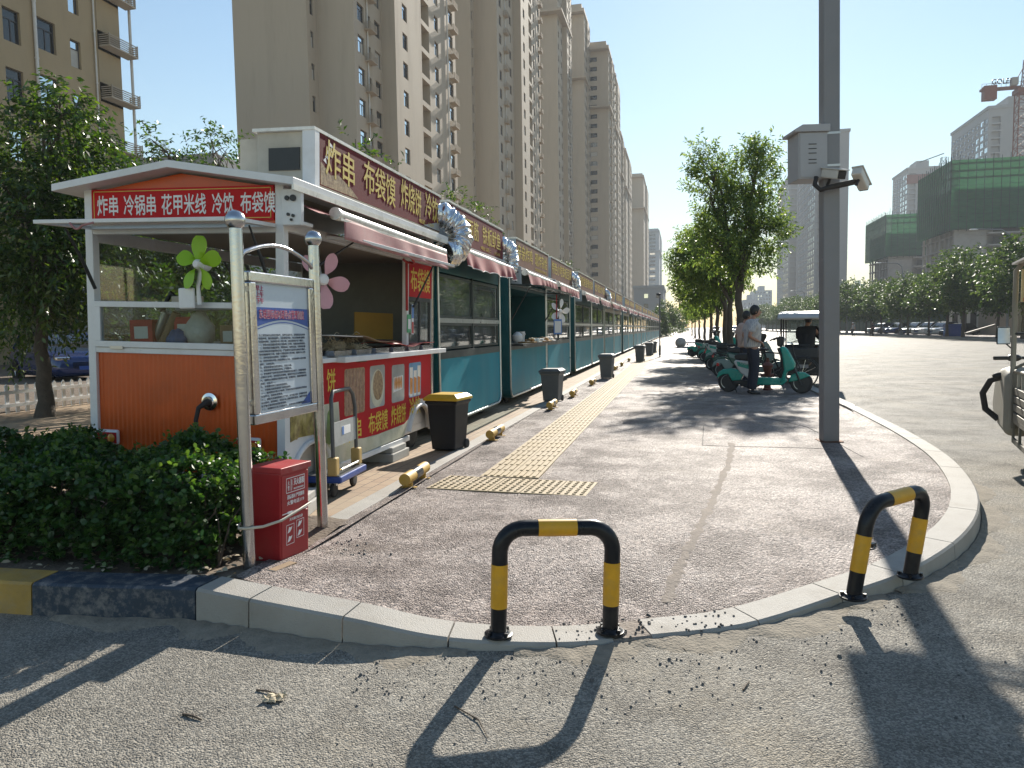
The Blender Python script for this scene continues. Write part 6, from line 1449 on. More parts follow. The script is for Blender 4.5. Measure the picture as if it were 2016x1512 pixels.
# trees beyond the road, in front of the green hoarding
protoT = []
for k in range(4):
    R_ = np.random.default_rng(80+k); lb = [(0, 0, 4.6, 2.3, 2.3, 1.8), (1.1*(-1)**k, .5, 3.7, 1.8, 1.8, 1.3), (-1.*(-1)**k, -.6, 3.6, 1.8, 1.8, 1.2), (.2, 0, 6.0, 1.4, 1.4, 1.4)]
    protoT.append(tree('x', (27, 70, 0), 2.2, .13, lb, 560, 9, .8, .34, .15, 'leaf_far', up=.4, seed=80+k, shell=.35, group='trees beyond the road', limbs=3))
fy = [67.6, 73.3, 79.4, 85.9, 91.3, 97.5, 103.5, 110.6, 116, 121.4] + [127.5+6.2*k for k in range(34)]
for i, y in enumerate(fy):
    t = protoT[i] if i < 4 else copytree(protoT[(i*3+i//5) % 4])
    t.location = (27.+.4*math.sin(i*2.3), y, .15); s = [1.12, 1.0, 1.1, 1.12, .9, .95, 1.0, .95, .9, 1.05][i % 10]; t.scale = (s*1.08, s*1.08, s); t.rotation_euler = (0, 0, i*1.9)
    t['label'] = ['rightmost tree beyond the road, cut by the cargo tricycle', 'thin trunked tree beyond the road, left of the beige wall', 'tree beyond the road in front of the dark parked saloon', 'tree beyond the road before the white hatchbacks', 'tree beyond the road left of the white hatchbacks', 'tree beyond the road by the left parked cars', 'tree beyond the road left of all parked cars', 'tree beyond the road near the walker in a white hat', 'tree beyond the road just right of the steel pole', 'tree beyond the road hidden half by the steel pole'][i] if i < 10 else 'one of the hazy distant trees lining the road beyond the steel pole'
# far green at the end of the path
for i, (x, y, Y, hw, hh) in enumerate(((1312, 622, 125, 14, 24), (1326, 626, 150, 14, 22), (1300, 632, 112, 10, 22), (1338, 630, 190, 12, 14))):
    b = ony(x, 640, Y); o = (b.x, Y, .1); lb = lobe_px(o, Y, [(x, y, hw, hh, 0), (x+4, y+14, hw, hh*.7, .5)])
    tree(['shrubby tree at the far end of the stalls beside the path', 'second shrubby tree beyond the end of the stalls', 'shrub touching the last teal stall', 'small far tree where the path vanishes'][i], o, 1., .08, lb, 260, 9, .7, .38, .17, 'leaf_far', up=.4, seed=100+i, name='verge_tree')
rng = np.random.default_rng(5); n = 2600; P = np.c_[rng.uniform(-7.5, -3.0, n), rng.uniform(107, 210, n), rng.uniform(.1, 1.3, n)]
V, F = sprays(P, rng.normal(size=(n, 3))+np.array([0, 0, 1.]), 4, .5, .4, .2, rng=rng); tag(rawmesh('ground_cover', V, F, 'leaf_far'), kind='stuff')
# ================================================================== people
mat('skin', (.36, .19, .125), .5, 0, .08, 9); mat('hair_black', (.012, .011, .010), .5, 0, .2, 30)
mat('trousers_navy', (.018, .022, .035), .8, 0, .15, 8); mat('shoe_black', (.015, .015, .016), .4, 0, .1)
mat('shirt_dark', (.014, .015, .018), .85, 0, .2, 9); mat('shirt_peach', (.50, .37, .31), .8, 0, .12, 10); mat('cap_grey', (.28, .28, .29), .8); mat('hat_white', (.75, .75, .75), .7)
def shirtmat():
    m, n, b = _nodes('shirt_striped'); L = n.links; N = n.nodes; tc = N.new('ShaderNodeTexCoord')
    w1 = N.new('ShaderNodeTexWave'); w1.wave_type = 'BANDS'; w1.bands_direction = 'Y'; w1.inputs['Scale'].default_value = 9; w1.inputs['Distortion'].default_value = 1.2; L.new(tc.outputs['Object'], w1.inputs['Vector'])
    w2 = N.new('ShaderNodeTexWave'); w2.wave_type = 'BANDS'; w2.bands_direction = 'X'; w2.inputs['Scale'].default_value = 8; w2.inputs['Distortion'].default_value = 1.; L.new(tc.outputs['Object'], w2.inputs['Vector'])
    ad = N.new('ShaderNodeMath'); ad.operation = 'MULTIPLY'; L.new(w1.outputs[0], ad.inputs[0]); L.new(w2.outputs[0], ad.inputs[1])
    rp = N.new('ShaderNodeValToRGB'); rp.color_ramp.elements[0].position = .05; rp.color_ramp.elements[1].position = .3; rp.color_ramp.elements[0].color = (.52, .50, .47, 1); rp.color_ramp.elements[1].color = (.36, .36, .38, 1)
    L.new(ad.outputs[0], rp.inputs[0]); L.new(rp.outputs[0], b.inputs['Base Color']); b.inputs['Roughness'].default_value = .85
shirtmat()
def skinned(name, m, verts, edges, radii, parent, root=0, sub=2):
    me = bpy.data.meshes.new(name); me.from_pydata([tuple(v) for v in verts], edges, []); me.materials.append(MT[m])
    o = bpy.data.objects.new(name, me); COL.objects.link(o); o.parent = parent
    md = o.modifiers.new('skin', 'SKIN'); md.use_smooth_shade = True
    if not me.skin_vertices: 
        bm = bmesh.new(); bm.from_mesh(me); bm.verts.layers.skin.verify(); bm.to_mesh(me); bm.free()
    sv = me.skin_vertices[0].data
    for i, r in enumerate(radii): sv[i].radius = (r if isinstance(r, tuple) else (r, r)); sv[i].use_root = (i == root)
    s = o.modifiers.new('sub', 'SUBSURF'); s.levels = s.render_levels = sub
    return o
def chain(n0, k): return [(n0+i, n0+i+1) for i in range(k-1)]
def person(label, loc, rz, J, shirt, trousers, hair='hair_black', hat=None, hands=True, cat='person', sleeve=.55):
    """J: joints in the person's frame (x ahead, y left, z up)"""
    p = empty('person', label, 'person', loc, rz); V = Vector
    pel, wst, ch, nk, hd = [V(J[k]) for k in ('pelvis', 'waist', 'chest', 'neck', 'head')]
    vs = [pel, wst, ch, nk, nk+(hd-nk)*.45]; ed = chain(0, 5); rd = [(.095, .11), (.09, .105), (.10, .12), (.05, .05), (.05, .05)]
    look = V(J.get('look', (1, 0, 0))).normalized(); up = V((0, 0, 1)); side = up.cross(look)
    for s in ('L', 'R'):
        h, k_, a_, t_ = [V(J[q+s]) for q in ('hip', 'knee', 'ankle', 'toe')]; i = len(vs); vs += [h, k_, a_]; ed += [(0, i), (i, i+1), (i+1, i+2)]; rd += [(.07, .07), (.052, .052), (.038, .038)]
        sh, e_, w_ = [V(J[q+s]) for q in ('shoulder', 'elbow', 'wrist')]; i = len(vs); vs += [sh, e_, w_]; ed += [(2, i), (i, i+1), (i+1, i+2)]; rd += [(.048, .048), (.041, .041), (.028, .028)]
    body = skinned('body', 'skin', vs, ed, rd, p)
    # head with face
    Mh = Matrix((( look.x, side.x, 0, hd.x), (look.y, side.y, 0, hd.y), (look.z, side.z, 1, hd.z), (0, 0, 0, 1)))
    mb = MB().ball((0, 0, 0), .1, 18, sc=(.92, .74, 1.16)); a = np.array(mb.v); a[:, 0] += .018*(a[:, 2] < -.02)*(a[:, 0] > 0); mb.v = [tuple(q) for q in a]
    mb.ring_tube([(.085, 0, .02), (.112, 0, -.025), (.085, 0, -.035)], [.01, .017, .012], 8)
    for s in (-1, 1): mb.ball((-.005, s*.075, -.005), .024, 8, sc=(.7, .4, 1.2))
    mb.box(.078, .088, -.022, .022, -.068, -.060); mb.xf(Mh); mb.build('head', 'skin', p, smooth=70)
    for s in (-1, 1): MB().ball((.082, s*.03, .016), .011, 8).xf(Mh).build('eye', 'hair_black', p)
    hb = MB().ball((-.012, 0, .018), .108, 18, sc=(.95, .80, 1.10)); a = np.array(hb.v); f_ = a[:, 0] > .045; a[f_, 2] = np.maximum(a[f_, 2], .055); a[:, 2] = np.maximum(a[:, 2], -.07); hb.v = [tuple(q) for q in a]; hb.xf(Mh).build('hair', hair, p, smooth=70)
    if hat: MB().lathe([(.15, .05), (.11, .06), (.105, .12), (.06, .145), (.005, .15)], n=16).xf(Mh).build('hat', hat, p, smooth=60)
    # hands with fingers
    for s in ('L', 'R'):
        w_, e_ = V(J['wrist'+s]), V(J['elbow'+s]); d = (w_-e_).normalized(); u = d.orthogonal().normalized(); v = d.cross(u); hv = [w_, w_+d*.05, w_+d*.085]; he = [(0, 1), (1, 2)]; hr = [(.026, .026), (.034, .02), (.032, .018)]
        for k in range(4):
            i = len(hv); b0 = w_+d*.09+u*(.013*(k-1.5)); ln = (.06, .075, .07, .052)[k]; hv += [b0, b0+d*ln*.5-v*.012, b0+d*ln*.75-v*.035]; he += [(2, i), (i, i+1), (i+1, i+2)]; hr += [(.0095,)*2, (.0085,)*2, (.0075,)*2]
        i = len(hv); hv += [w_+d*.04+u*.035, w_+d*.08+u*.05-v*.01]; he += [(1, i), (i, i+1)]; hr += [(.011,)*2, (.009,)*2]
        skinned('hand', 'skin', hv, he, hr, p, 0, 1)
    # clothes
    sv = [wst+V((0, 0, -.17)), wst+V((-.015, 0, .04)), ch, ch.lerp(nk, .55), nk+V((0, 0, -.03))]; se = chain(0, 5); sr = [(.155, .185), (.15, .175), (.155, .20), (.11, .15), (.075, .08)]
    for s in ('L', 'R'):
        sh, e_, w_ = [V(J[q+s]) for q in ('shoulder', 'elbow', 'wrist')]; i = len(sv); sv += [sh, sh.lerp(e_, sleeve), sh.lerp(e_, sleeve+.22)]; se += [(2, i), (i, i+1), (i+1, i+2)]; sr += [(.085, .085), (.078, .078), (.074, .074)]
    skinned('shirt', shirt, sv, se, sr, p, 1)
    tv = [pel+V((0, 0, .06)), pel]; te = [(0, 1)]; tr2 = [(.14, .165), (.14, .165)]
    for s in ('L', 'R'):
        h, k_, a_ = [V(J[q+s]) for q in ('hip', 'knee', 'ankle')]; i = len(tv); tv += [h, k_, a_+V((0, 0, .0))]; te += [(1, i), (i, i+1), (i+1, i+2)]; tr2 += [(.105, .105), (.082, .08), (.072, .068)]
    skinned('trousers', trousers, tv, te, tr2, p, 1)
    for s in ('L', 'R'):
        a_, t_ = V(J['ankle'+s]), V(J['toe'+s]); hl = a_+(a_-t_).normalized()*.05; hl.z = t_.z
        skinned('shoe', 'shoe_black', [hl+V((0, 0, .015)), a_+V((0, 0, -.035)), t_+V((0, 0, .012))], chain(0, 3), [(.036, .036), (.042, .04), (.038, .026)], p, 0, 2)
    return p
STAND = dict(pelvis=(0, 0, .95), waist=(-.01, 0, 1.10), chest=(-.02, 0, 1.33), neck=(.0, 0, 1.53), head=(.04, 0, 1.66), hipL=(0, .09, .90), kneeL=(.03, .1, .49), ankleL=(-.03, .11, .085), toeL=(.13, .14, .03), hipR=(0, -.09, .90), kneeR=(.02, -.1, .49), ankleR=(-.04, -.12, .085), toeR=(.12, -.14, .03),
             shoulderL=(-.02, .19, 1.44), elbowL=(-.12, .27, 1.17), wristL=(.08, .20, 1.06), shoulderR=(-.02, -.19, 1.44), elbowR=(-.16, -.27, 1.17), wristR=(.06, -.20, 1.06), look=(1, -.05, 0))
person('standing man in a pale striped shirt and dark trousers with a hand on his hip', (1.40, 15.45, .10), R(12), dict(STAND), 'shirt_striped', 'trousers_navy')
J2 = dict(STAND); J2.update(wristR=(.1, -.24, .92), elbowR=(-.05, -.26, 1.15)); 
pp = person('person in a peach top mostly hidden behind the man in the striped shirt', (1.40, 17.3, .10), R(20), J2, 'shirt_peach', 'trousers_navy'); pp.scale = (.96, .96, .96)
SIT = dict(pelvis=(0, 0, .0), waist=(-.02, 0, .14), chest=(.0, 0, .37), neck=(.05, 0, .57), head=(.11, 0, .70), hipL=(.03, .09, -.02), kneeL=(.42, .14, .02), ankleL=(.45, .14, -.38), toeL=(.6, .15, -.42), hipR=(.03, -.09, -.02), kneeR=(.42, -.14, .02), ankleR=(.45, -.14, -.38), toeR=(.6, -.15, -.42),
           shoulderL=(.02, .19, .48), elbowL=(.2, .26, .25), wristL=(.44, .24, .28), shoulderR=(.02, -.19, .48), elbowR=(.2, -.26, .25), wristR=(.44, -.24, .28), look=(1, 0, -.1))
w1 = dict(STAND); w1.update(kneeL=(.15, .1, .5), ankleL=(.12, .1, .1), toeL=(.28, .1, .06), ankleR=(-.22, -.1, .1), toeR=(-.08, -.1, .03), wristL=(-.1, .26, .9), elbowL=(-.08, .26, 1.15), wristR=(.2, -.24, .95), elbowR=(.02, -.27, 1.15))
person('far walker in a white hat crossing at the edge of the road', (21.9, 104, 0), R(200), w1, 'cap_grey', 'trousers_navy', hat='hat_white')
person('far person in dark blue clothes beside the parked cars', (23.8, 102, 0), R(150), dict(STAND), 'trousers_navy', 'shirt_dark')

# ================================================================== two wheelers
mat('scooter_teal', (.012, .30, .235), .28, 0, .06, 5, dirt=.2, ds=6); mat('scooter_white', (.55, .57, .55), .32, 0, .06, 5, dirt=.2, ds=6); mat('scooter_green', (.03, .10, .075), .3, 0, .1, 5); mat('scooter_pale', (.22, .30, .27), .35, 0, .1, 5); mat('seat_black', (.02, .02, .021), .5, 0, .1)
def Z(zx, zy): return ((zx-650)*.00218, (1078-zy)*.00218)
def panel(name, poly, w_, m, par, bev=.015, y=0.):
    mb = MB().prism([Z(*q) for q in poly], 1, y-w_, y+w_); return mb.build(name, m, par, bevel=bev, seg=2, smooth=40)
def scooter(label, c1, c2, group='electric scooters parked along the kerb'):
    s = empty('electric_scooter', label, 'scooter', (0, 0, 0), 0, group)
    for zx in (650, 1320):
        x = Z(zx, 0)[0]
        t = MB().lathe([(.155, -.04), (.195, -.045), (.215, -.025), (.219, 0), (.215, .025), (.195, .045), (.155, .04)], (x, 0, .219), 28, axis=1).build('wheel', 'tyre', s, smooth=45)
        rim = MB().lathe([(.158, -.042), (.140, -.03), (.140, .03), (.158, .042)], (x, 0, .219), 28, axis=1)
        for k in range(5):
            a = k*2*math.pi/5+.3; rim.ring_tube([(x+.03*math.cos(a), 0, .219+.03*math.sin(a)), (x+.15*math.cos(a+.15), 0, .219+.15*math.sin(a+.15))], [.022, .014], 6)
        rim.lathe([(.06, -.05), (.06, .05)], (x, 0, .219), 16, axis=1); rim.build('rim', 'dark_metal', t, smooth=40)
        MB().ring_tube([(x+.148*math.cos(a), -.0435, .219+.148*math.sin(a)) for a in np.linspace(1.7, 4.2, 14)], .006, 6).build('rim_strip', 'trim_alu', t)
    panel('rear_fender', [(540, 945), (556, 885), (600, 855), (680, 845), (755, 860), (800, 900), (770, 960), (690, 968), (650, 900), (600, 905)], .09, c1, s, .02)
    bd = panel('seat_body', [(705, 785), (722, 760), (850, 775), (905, 800), (905, 945), (850, 950), (765, 885)], .13, c2, s, .03)
    panel('side_stripe', [(735, 775), (880, 812), (880, 858), (745, 822)], .133, c1, bd, .004)
    panel('seat', [(706, 722), (748, 700), (840, 700), (905, 725), (905, 790), (860, 775), (720, 760)], .12, 'seat_black', s, .03)
    panel('floor_board', [(900, 930), (1175, 930), (1195, 960), (1150, 1002), (900, 1002)], .12, c1, s, .02)
    panel('battery_box', [(700, 960), (980, 965), (980, 1010), (720, 1000)], .08, 'seat_black', s, .01)
    panel('leg_shield', [(1128, 640), (1160, 632), (1195, 665), (1262, 795), (1258, 845), (1195, 872), (1170, 960), (1130, 985), (1168, 850), (1150, 720)], .15, c1, s, .03)
    panel('inner_panel', [(1100, 650), (1128, 642), (1150, 722), (1168, 850), (1150, 930), (1118, 935), (1150, 830), (1128, 720)], .12, 'seat_black', s, .015)
    panel('head_cowl', [(1095, 560), (1118, 535), (1165, 545), (1160, 600), (1135, 645), (1098, 625)], .07, 'seat_black', s, .02)
    hl = panel('headlight', [(1150, 555), (1172, 560), (1162, 600), (1142, 605)], .05, c2, s, .01)
    panel('front_fender', [(1205, 970), (1225, 905), (1290, 872), (1345, 878), (1398, 910), (1330, 938), (1272, 960)], .07, c1, s, .02)
    for y in (-.08, .08): MB().ring_tube([Z(1255, 830)[:1]+(y,)+Z(1255, 830)[1:], Z(1322, 1000)[:1]+(y,)+Z(1322, 1000)[1:]], .018, 8).build('fork', 'dark_metal', s, smooth=50)
    a = Z(1115, 560)
    for sy in (-1, 1):
        MB().ring_tube([(a[0], 0, a[1]), (a[0]-.04, sy*.2, a[1]+.02), (a[0]-.14, sy*.32, a[1]-.03)], [.014, .014, .018], 8).build('handlebar', 'black_plastic', s, smooth=50)
        MB().ring_tube([(a[0]-.02, sy*.22, a[1]+.02), (a[0]+.0, sy*.26, a[1]+.15)], .006, 6).build('mirror_stem', 'black_plastic', s)
    MB().ring_tube([(0.02, -.05, .30), (.12, -.12, .16), (.2, -.16, .01)], .012, 6).build('side_stand', 'dark_metal', s)
    MB().box(-.25, -.2, -.05, .05, .55, .62).build('tail_light', 'tail_red', s, bevel=.01)
    return s
sc1 = scooter('teal and white electric scooter right behind the standing man', 'scooter_teal', 'scooter_white')
sc1.location = (.97, 16.05, .10); sc1.rotation_euler = (0, R(0), R(-13)); sc1.scale = (.98, .98, .98)
text('OUPAI', .24, .05, Matrix(((1, 0, 0, .26), (0, 0, -1, -.1355), (-.17, 1, 0, .605), (0, 0, 0, 1))), 'scooter_white', sc1)
proto_s = {}
SCO = [(1.05, 20.4, -6, 'scooter_pale', 'scooter_green', 'pale green scooter with a big hub wheel left of the standing man'), (1.15, 22.2, -4, 'scooter_green', 'scooter_pale', 'dark green scooter second behind the pale green one'), (.95, 24.0, -8, 'scooter_green', 'seat_black', 'dark scooter among the parked row by the second trunk'),
       (1.05, 26.3, 2, 'scooter_pale', 'scooter_white', 'pale scooter half hidden in the middle of the parked row'), (.9, 29.8, -10, 'scooter_teal', 'scooter_white', 'small teal scooter far back in the parked row'), (.85, 32.3, -4, 'scooter_green', 'scooter_white', 'far green and white scooter in the parked row'), (.5, 35.2, -16, 'scooter_teal', 'scooter_pale', 'last teal scooter sticking out left at the end of the row'), (1.2, 37.5, 0, 'scooter_green', 'seat_black', 'dark scooter far behind the row by the lamp pole')]
for (x, y, rz, c1, c2, lab) in SCO:
    s = scooter(lab, c1, c2); s.location = (x, y, .10); s.rotation_euler = (0, 0, R(rz))
def bicycle(label, loc, rz, m):
    b = empty('bicycle', label, 'bicycle', loc, rz)
    for x in (0, 1.05):
        t = MB().ring_tube([(x+.32*math.cos(a), 0, .335+.32*math.sin(a)) for a in np.linspace(0, 6.283, 33)[:-1]], .017, 8, closed=True).build('wheel', 'tyre', b, smooth=60)
        mb = MB()
        for k in range(14): a = k*.449; mb.cyl((x, .02*(-1)**k, .335), (x+.31*math.cos(a), 0, .335+.31*math.sin(a)), .0022, n=4)
        mb.cyl((x, -.04, .335), (x, .04, .335), .02, n=8); mb.build('spokes', 'chrome', t)
        MB().ring_tube([(x+.36*math.cos(a), 0, .335+.36*math.sin(a)) for a in np.linspace(.3, 2.6, 12)], .014, 6).build('mudguard', 'dark_metal', b, smooth=50)
    f = MB(); seat = (.28, 0, .80); bb = (.43, 0, .30); head = (.86, 0, .82)
    for a, c, r in ((bb, seat, .016), (seat, (.88, 0, .74), .016), (bb, (.92, 0, .62), .018), (bb, (0, .0, .335), .011), (seat, (0, .0, .335), .009), (head, (1.05, 0, .335), .014)): f.cyl(a, c, r, n=8)
    f.build('frame', m, b, smooth=50)
    MB().ball((.25, 0, .86), .1, 10, sc=(1.3, .75, .35)).build('saddle', 'seat_black', b, smooth=60)
    MB().ring_tube([(.75, -.28, 1.0), (.86, -.2, .98), (.86, 0, .94), (.86, .2, .98), (.75, .28, 1.0)], .012, 8).build('handlebar', 'chrome', b, smooth=60)
    MB().cyl((.86, 0, .8), (.86, 0, .95), .014, n=8).build('stem', 'dark_metal', b)
    bk = MB(); 
    for (z, q) in ((.72, .13), (.95, .17)): bk.ring_tube([(1.02-q, -q, z), (1.02+q, -q, z), (1.02+q, q, z), (1.02-q, q, z)], .006, 5, closed=True)
    for k in range(9):
        for sx in (-1, 1): t = -1+k*.25; bk.cyl((1.02+.13*sx, .13*t, .72), (1.02+.17*sx, .17*t, .95), .003, n=4); bk.cyl((1.02+.13*t, .13*sx, .72), (1.02+.17*t, .17*sx, .95), .003, n=4)
    bk.build('basket', 'dark_metal', b)
    MB().cyl((.43, -.12, .3), (.43, .12, .3), .02, n=8).cyl((.43, -.12, .3), (.53, -.12, .17), .01, n=6).cyl((.43, .12, .3), (.33, .12, .43), .01, n=6).build('crank', 'chrome', b)
    return b
bicycle('black bicycle leaning behind the teal and white scooter', (1.5, 17.0, .10), R(-8), 'dark_metal')
bicycle('dark bicycle in the parked row between the scooters', (1.1, 21.3, .10), R(2), 'dark_metal')
# hydrant
mat('hydrant_red', (.16, .05, .035), .6, .2, .2, 8)
fh = MB().lathe([(.10, 0), (.10, .03), (.075, .04), (.07, .10), (.07, .40), (.085, .42), (.085, .48), (.11, .49), (.115, .53), (.08, .57), (.04, .60), (.035, .65)], n=18)
fh.lathe([(.05, -.13), (.05, .13)], (0, 0, .3), 12, axis=0); o = fh.build('hydrant', 'hydrant_red', None, smooth=40); MB().lathe([(.03, .65), (.03, .69)], n=5).build('valve_nut', 'rust', o); o.location = (1.80, 16.55, .1); tag(o, 'rusty red fire hydrant behind the floor of the teal scooter', 'hydrant')

# passenger tricycle with canopy
mat('trike_black', (.012, .013, .015), .4, .1, .2, 5); mat('canopy_grey', (.42, .42, .42), .5, 0, .1, 3)
tk = empty('canopy_tricycle', 'dark three wheeled tricycle with pale canopy stopped behind the steel pole', 'tricycle', (2.92, 19.1, 0)); tk.rotation_euler = (0, 0, R(80))
MB().prism([(-.9, .30), (1.35, .30), (1.55, .55), (1.5, .95), (1.05, 1.0), (.9, .55), (.1, .55), (0, .80), (-.9, .85)], 1, -.5, .5).build('body', 'trike_black', tk, bevel=.03)
MB().box(-.88, -.1, -.46, .46, .78, .90).build('seat', 'seat_black', tk, bevel=.03)
MB().prism([(-1.15, 1.66), (-1.05, 1.74), (.2, 1.82), (1.25, 1.78), (1.5, 1.66), (1.5, 1.62), (-1.15, 1.62)], 1, -.56, .56).build('canopy', 'canopy_grey', tk, bevel=.02)
for (a, c) in (((-.88, .8), (-1.0, 1.64)), ((1.42, .95), (1.3, 1.66)), ((.05, .8), (.05, 1.66))):
    for y in (-.48, .48): MB().cyl((a[0], y, a[1]), (c[0], y, c[1]), .017, n=8).build('post', 'trike_black', tk)
MB().add([(1.45, -.46, 1.0), (1.45, .46, 1.0), (1.32, .46, 1.62), (1.32, -.46, 1.62), (1.455, -.46, 1.0), (1.455, .46, 1.0), (1.325, .46, 1.62), (1.325, -.46, 1.62)], [(0, 1, 2, 3), (7, 6, 5, 4), (0, 4, 5, 1), (3, 2, 6, 7), (0, 3, 7, 4), (1, 5, 6, 2)]).build('windscreen', 'clear_glass', tk)
for (x, y) in ((-.5, -.46), (-.5, .46), (1.25, 0)): 
    t = MB().lathe([(.14, -.05), (.22, -.055), (.25, -.03), (.25, .03), (.22, .055), (.14, .05)], (x, y, .25), 22, axis=1).build('wheel', 'tyre', tk, smooth=40); MB().lathe([(.005, -.04), (.14, -.045), (.14, .045), (.005, .04)], (x, y, .25), 16, axis=1).build('rim', 'grey_steel', t, smooth=40)
MB().box(-.915, -.9, -.12, .12, .48, .56).build('plate', 'cap_grey', tk); 
for y in (-.4, .4): MB().box(-.915, -.898, y-.05, y+.05, .5, .6).build('tail_light', 'tail_red', tk)
MB().box(-1.12, -.92, -.33, .33, .72, .95).build('wire_basket', 'dark_metal', tk, bevel=.02)
MB().ring_tube([(.85, -.32, 1.05), (1.0, -.2, 1.08), (1.05, 0, 1.0), (1.0, .2, 1.08), (.85, .32, 1.05)], .014, 8).build('handlebar', 'black_plastic', tk, smooth=50)
for y in (-.42,): MB().ring_tube([(1.0, -.3, 1.08), (1.02, y, 1.25)], .008, 6).ball((1.02, y, 1.28), .05, 10, sc=(.4, 1, .8)).build('mirror', 'black_plastic', tk, smooth=60)
dv = person('driver in black with a grey cap sitting in the canopy tricycle', (2.92, 18.8, .90), R(60), SIT, 'shirt_dark', 'shirt_dark', hat='cap_grey', sleeve=.78)

# cargo tricycle at the right edge
mat('cargo_grey', (.12, .115, .095), .6, .2, .15, 4, dirt=.6, ds=3, dirtcol=(.26, .23, .18)); mat('dusty_white', (.27, .255, .21), .6, 0, .12, 3, dirt=.8, ds=4, dirtcol=(.25, .23, .19)); mat('mirror_sky_tone', (.62, .66, .68), .25, .5, .08, 8)  # mirror material: reflected sky painted in as a pale base colour
mat('sign_cream', (.55, .45, .24), .5, 0, .15, 3)
ca = empty('cargo_tricycle', 'dusty cargo tricycle with slatted grey box, mirror and sign frame at the right edge', 'tricycle', (2.89, 6.95, 0)); ca.rotation_euler = (0, 0, R(-14))
# local: x across (0 = left flank), y ahead
bx = MB(); bx.box(0, 1.1, -.35, 1.25, .52, .58)
for z in (.60, .68, .76): bx.box(0, .03, -.35, 1.25, z, z+.065)
bx.box(-.012, .035, 1.21, 1.26, .42, .98); bx.box(-.012, .035, -.35, -.30, .42, .98); bx.box(1.07, 1.1, -.35, 1.25, .58, .84); bx.box(0, 1.1, 1.22, 1.25, .58, .84)
bx.build('cargo_box', 'cargo_grey', ca, bevel=.004)
rl = MB().ring_tube([(.01, 1.24, .84), (.01, 1.235, .96), (.01, 1.2, .99), (.01, -.3, 1.0)], .018, 8)
for y in (1.0, .75, .5, .25, 0): rl.box(0, .02, y, y+.03, .84, .985)
rl.build('side_rail', 'dusty_white', ca, smooth=50)
fr = MB()
for a in ((0, .02, 1.20, 1.25, .30, .52), (0, .02, .8, .84, .30, .52), (0, .02, .35, 1.25, .28, .33), (0, .03, -.2, 1.2, .48, .52)): fr.box(*a)
fr.build('chassis', 'cargo_grey', ca)
for (x, y, r) in ((.10, .28, .27), (1.0, .28, .27), (.52, 2.05, .25)):
    t = MB().lathe([(r*.55, -.05), (r*.9, -.055), (r, -.03), (r, .03), (r*.9, .055), (r*.55, .05)], (x, y, r), 24, axis=0).build('wheel', 'tyre', ca, smooth=40); MB().lathe([(.005, -.04), (r*.55, -.045), (r*.55, .045), (.005, .04)], (x, y, r), 16, axis=0).build('rim', 'grey_steel', t, smooth=40)
for x in (.0, 1.08): MB().ring_tube([(x, 1.30, .45), (x, 1.31, 1.5), (x, 1.30, 1.97), (x+(.04 if x < .5 else -.04), 1.2, 2.04), (x+(.04 if x < .5 else -.04), -.3, 2.16)], .024, 8).build('canopy_post', 'dusty_white', ca, smooth=50)
MB().box(-.03, 1.14, -.4, 1.36, 2.03, 2.05).build('canopy', 'canopy_grey', ca)
MB().ring_tube([(0, 1.3, 1.35), (1.08, 1.3, 1.37)], .015, 8).build('cross_bar', 'dark_metal', ca); MB().ring_tube([(0, 1.3, 1.0), (.5, 1.3, 1.3)], .015, 8).build('cross_bar', 'cargo_grey', ca)
MB().box(.03, 1.05, 1.295, 1.30, 1.36, 1.65).build('rear_window', 'case_glass', ca)
sg = MB().box(.04, 1.05, 1.255, 1.28, 1.66, 1.98).build('sign_board', 'sign_cream', ca)
text('早点', .42, .17, face_my(.07, 1.254, 1.79), 'gold', sg, bold=.03, depth=.004); MB().box(.06, 1.0, 1.252, 1.256, 1.665, 1.70).build('red_strip', 'sign_red', sg); MB().ball((.16, 1.254, 1.745), .06, 10, sc=(1.2, .03, .6)).build('bun_print', 'bun', sg)
MB().prism([(1.3, .32), (1.3, .95), (1.5, 1.02), (1.9, .98), (2.15, .85), (2.3, .6), (2.25, .45), (1.85, .35)], 0, -.06, 1.1).build('front_body', 'dusty_white', ca, bevel=.10, seg=4, smooth=60)
MB().ring_tube([(-.05, 1.65, .90), (-.14, 1.72, .86), (-.20, 1.78, .72), (-.17, 1.8, .55), (-.06, 1.75, .45)], .032, 10).build('hand_guard', 'black_rubber', ca, smooth=60)
MB().ball((-.07, 1.66, .91), .055, 12, sc=(1.2, .8, .7)).build('guard_cap', 'black_rubber', ca, smooth=60)
hb = MB().ring_tube([(.30, 1.75, 1.08), (.12, 1.62, 1.10), (-.02, 1.55, 1.10), (-.14, 1.52, 1.10)], [.014, .016, .02, .02], 10); hb.ball((.04, 1.58, 1.10), .055, 10, sc=(1.3, .8, .7)); hb.build('handlebar', 'black_plastic', ca, smooth=60)
MB().ring_tube([(.02, 1.56, 1.12), (.02, 1.55, 1.19), (-.04, 1.54, 1.25)], .007, 6).build('mirror_stem', 'black_plastic', ca)
mr = MB().box(-.12, .0, 1.53, 1.55, 1.24, 1.42).build('mirror', 'black_plastic', ca, bevel=.025, seg=3); MB().box(-.112, -.008, -.002, .0, 0, .16, 0, Matrix.Translation((0, 1.500, 1.25)) @ Matrix.Rotation(R(-9), 4, 'X')).build('mirror_glass', 'mirror_sky_tone', mr)
MB().ring_tube([(.3, 1.6, 1.02), (.5, 1.5, .98), (.7, 1.6, 1.02)], .05, 8).build('cushion', 'seat_black', ca, smooth=60)
bagmesh('sack', 'bag_white', ca.matrix_basis @ Vector((.35, .9, .585)), (.28, .25, .22), 'grey sack lying in the box of the cargo tricycle', 'sack', 12)

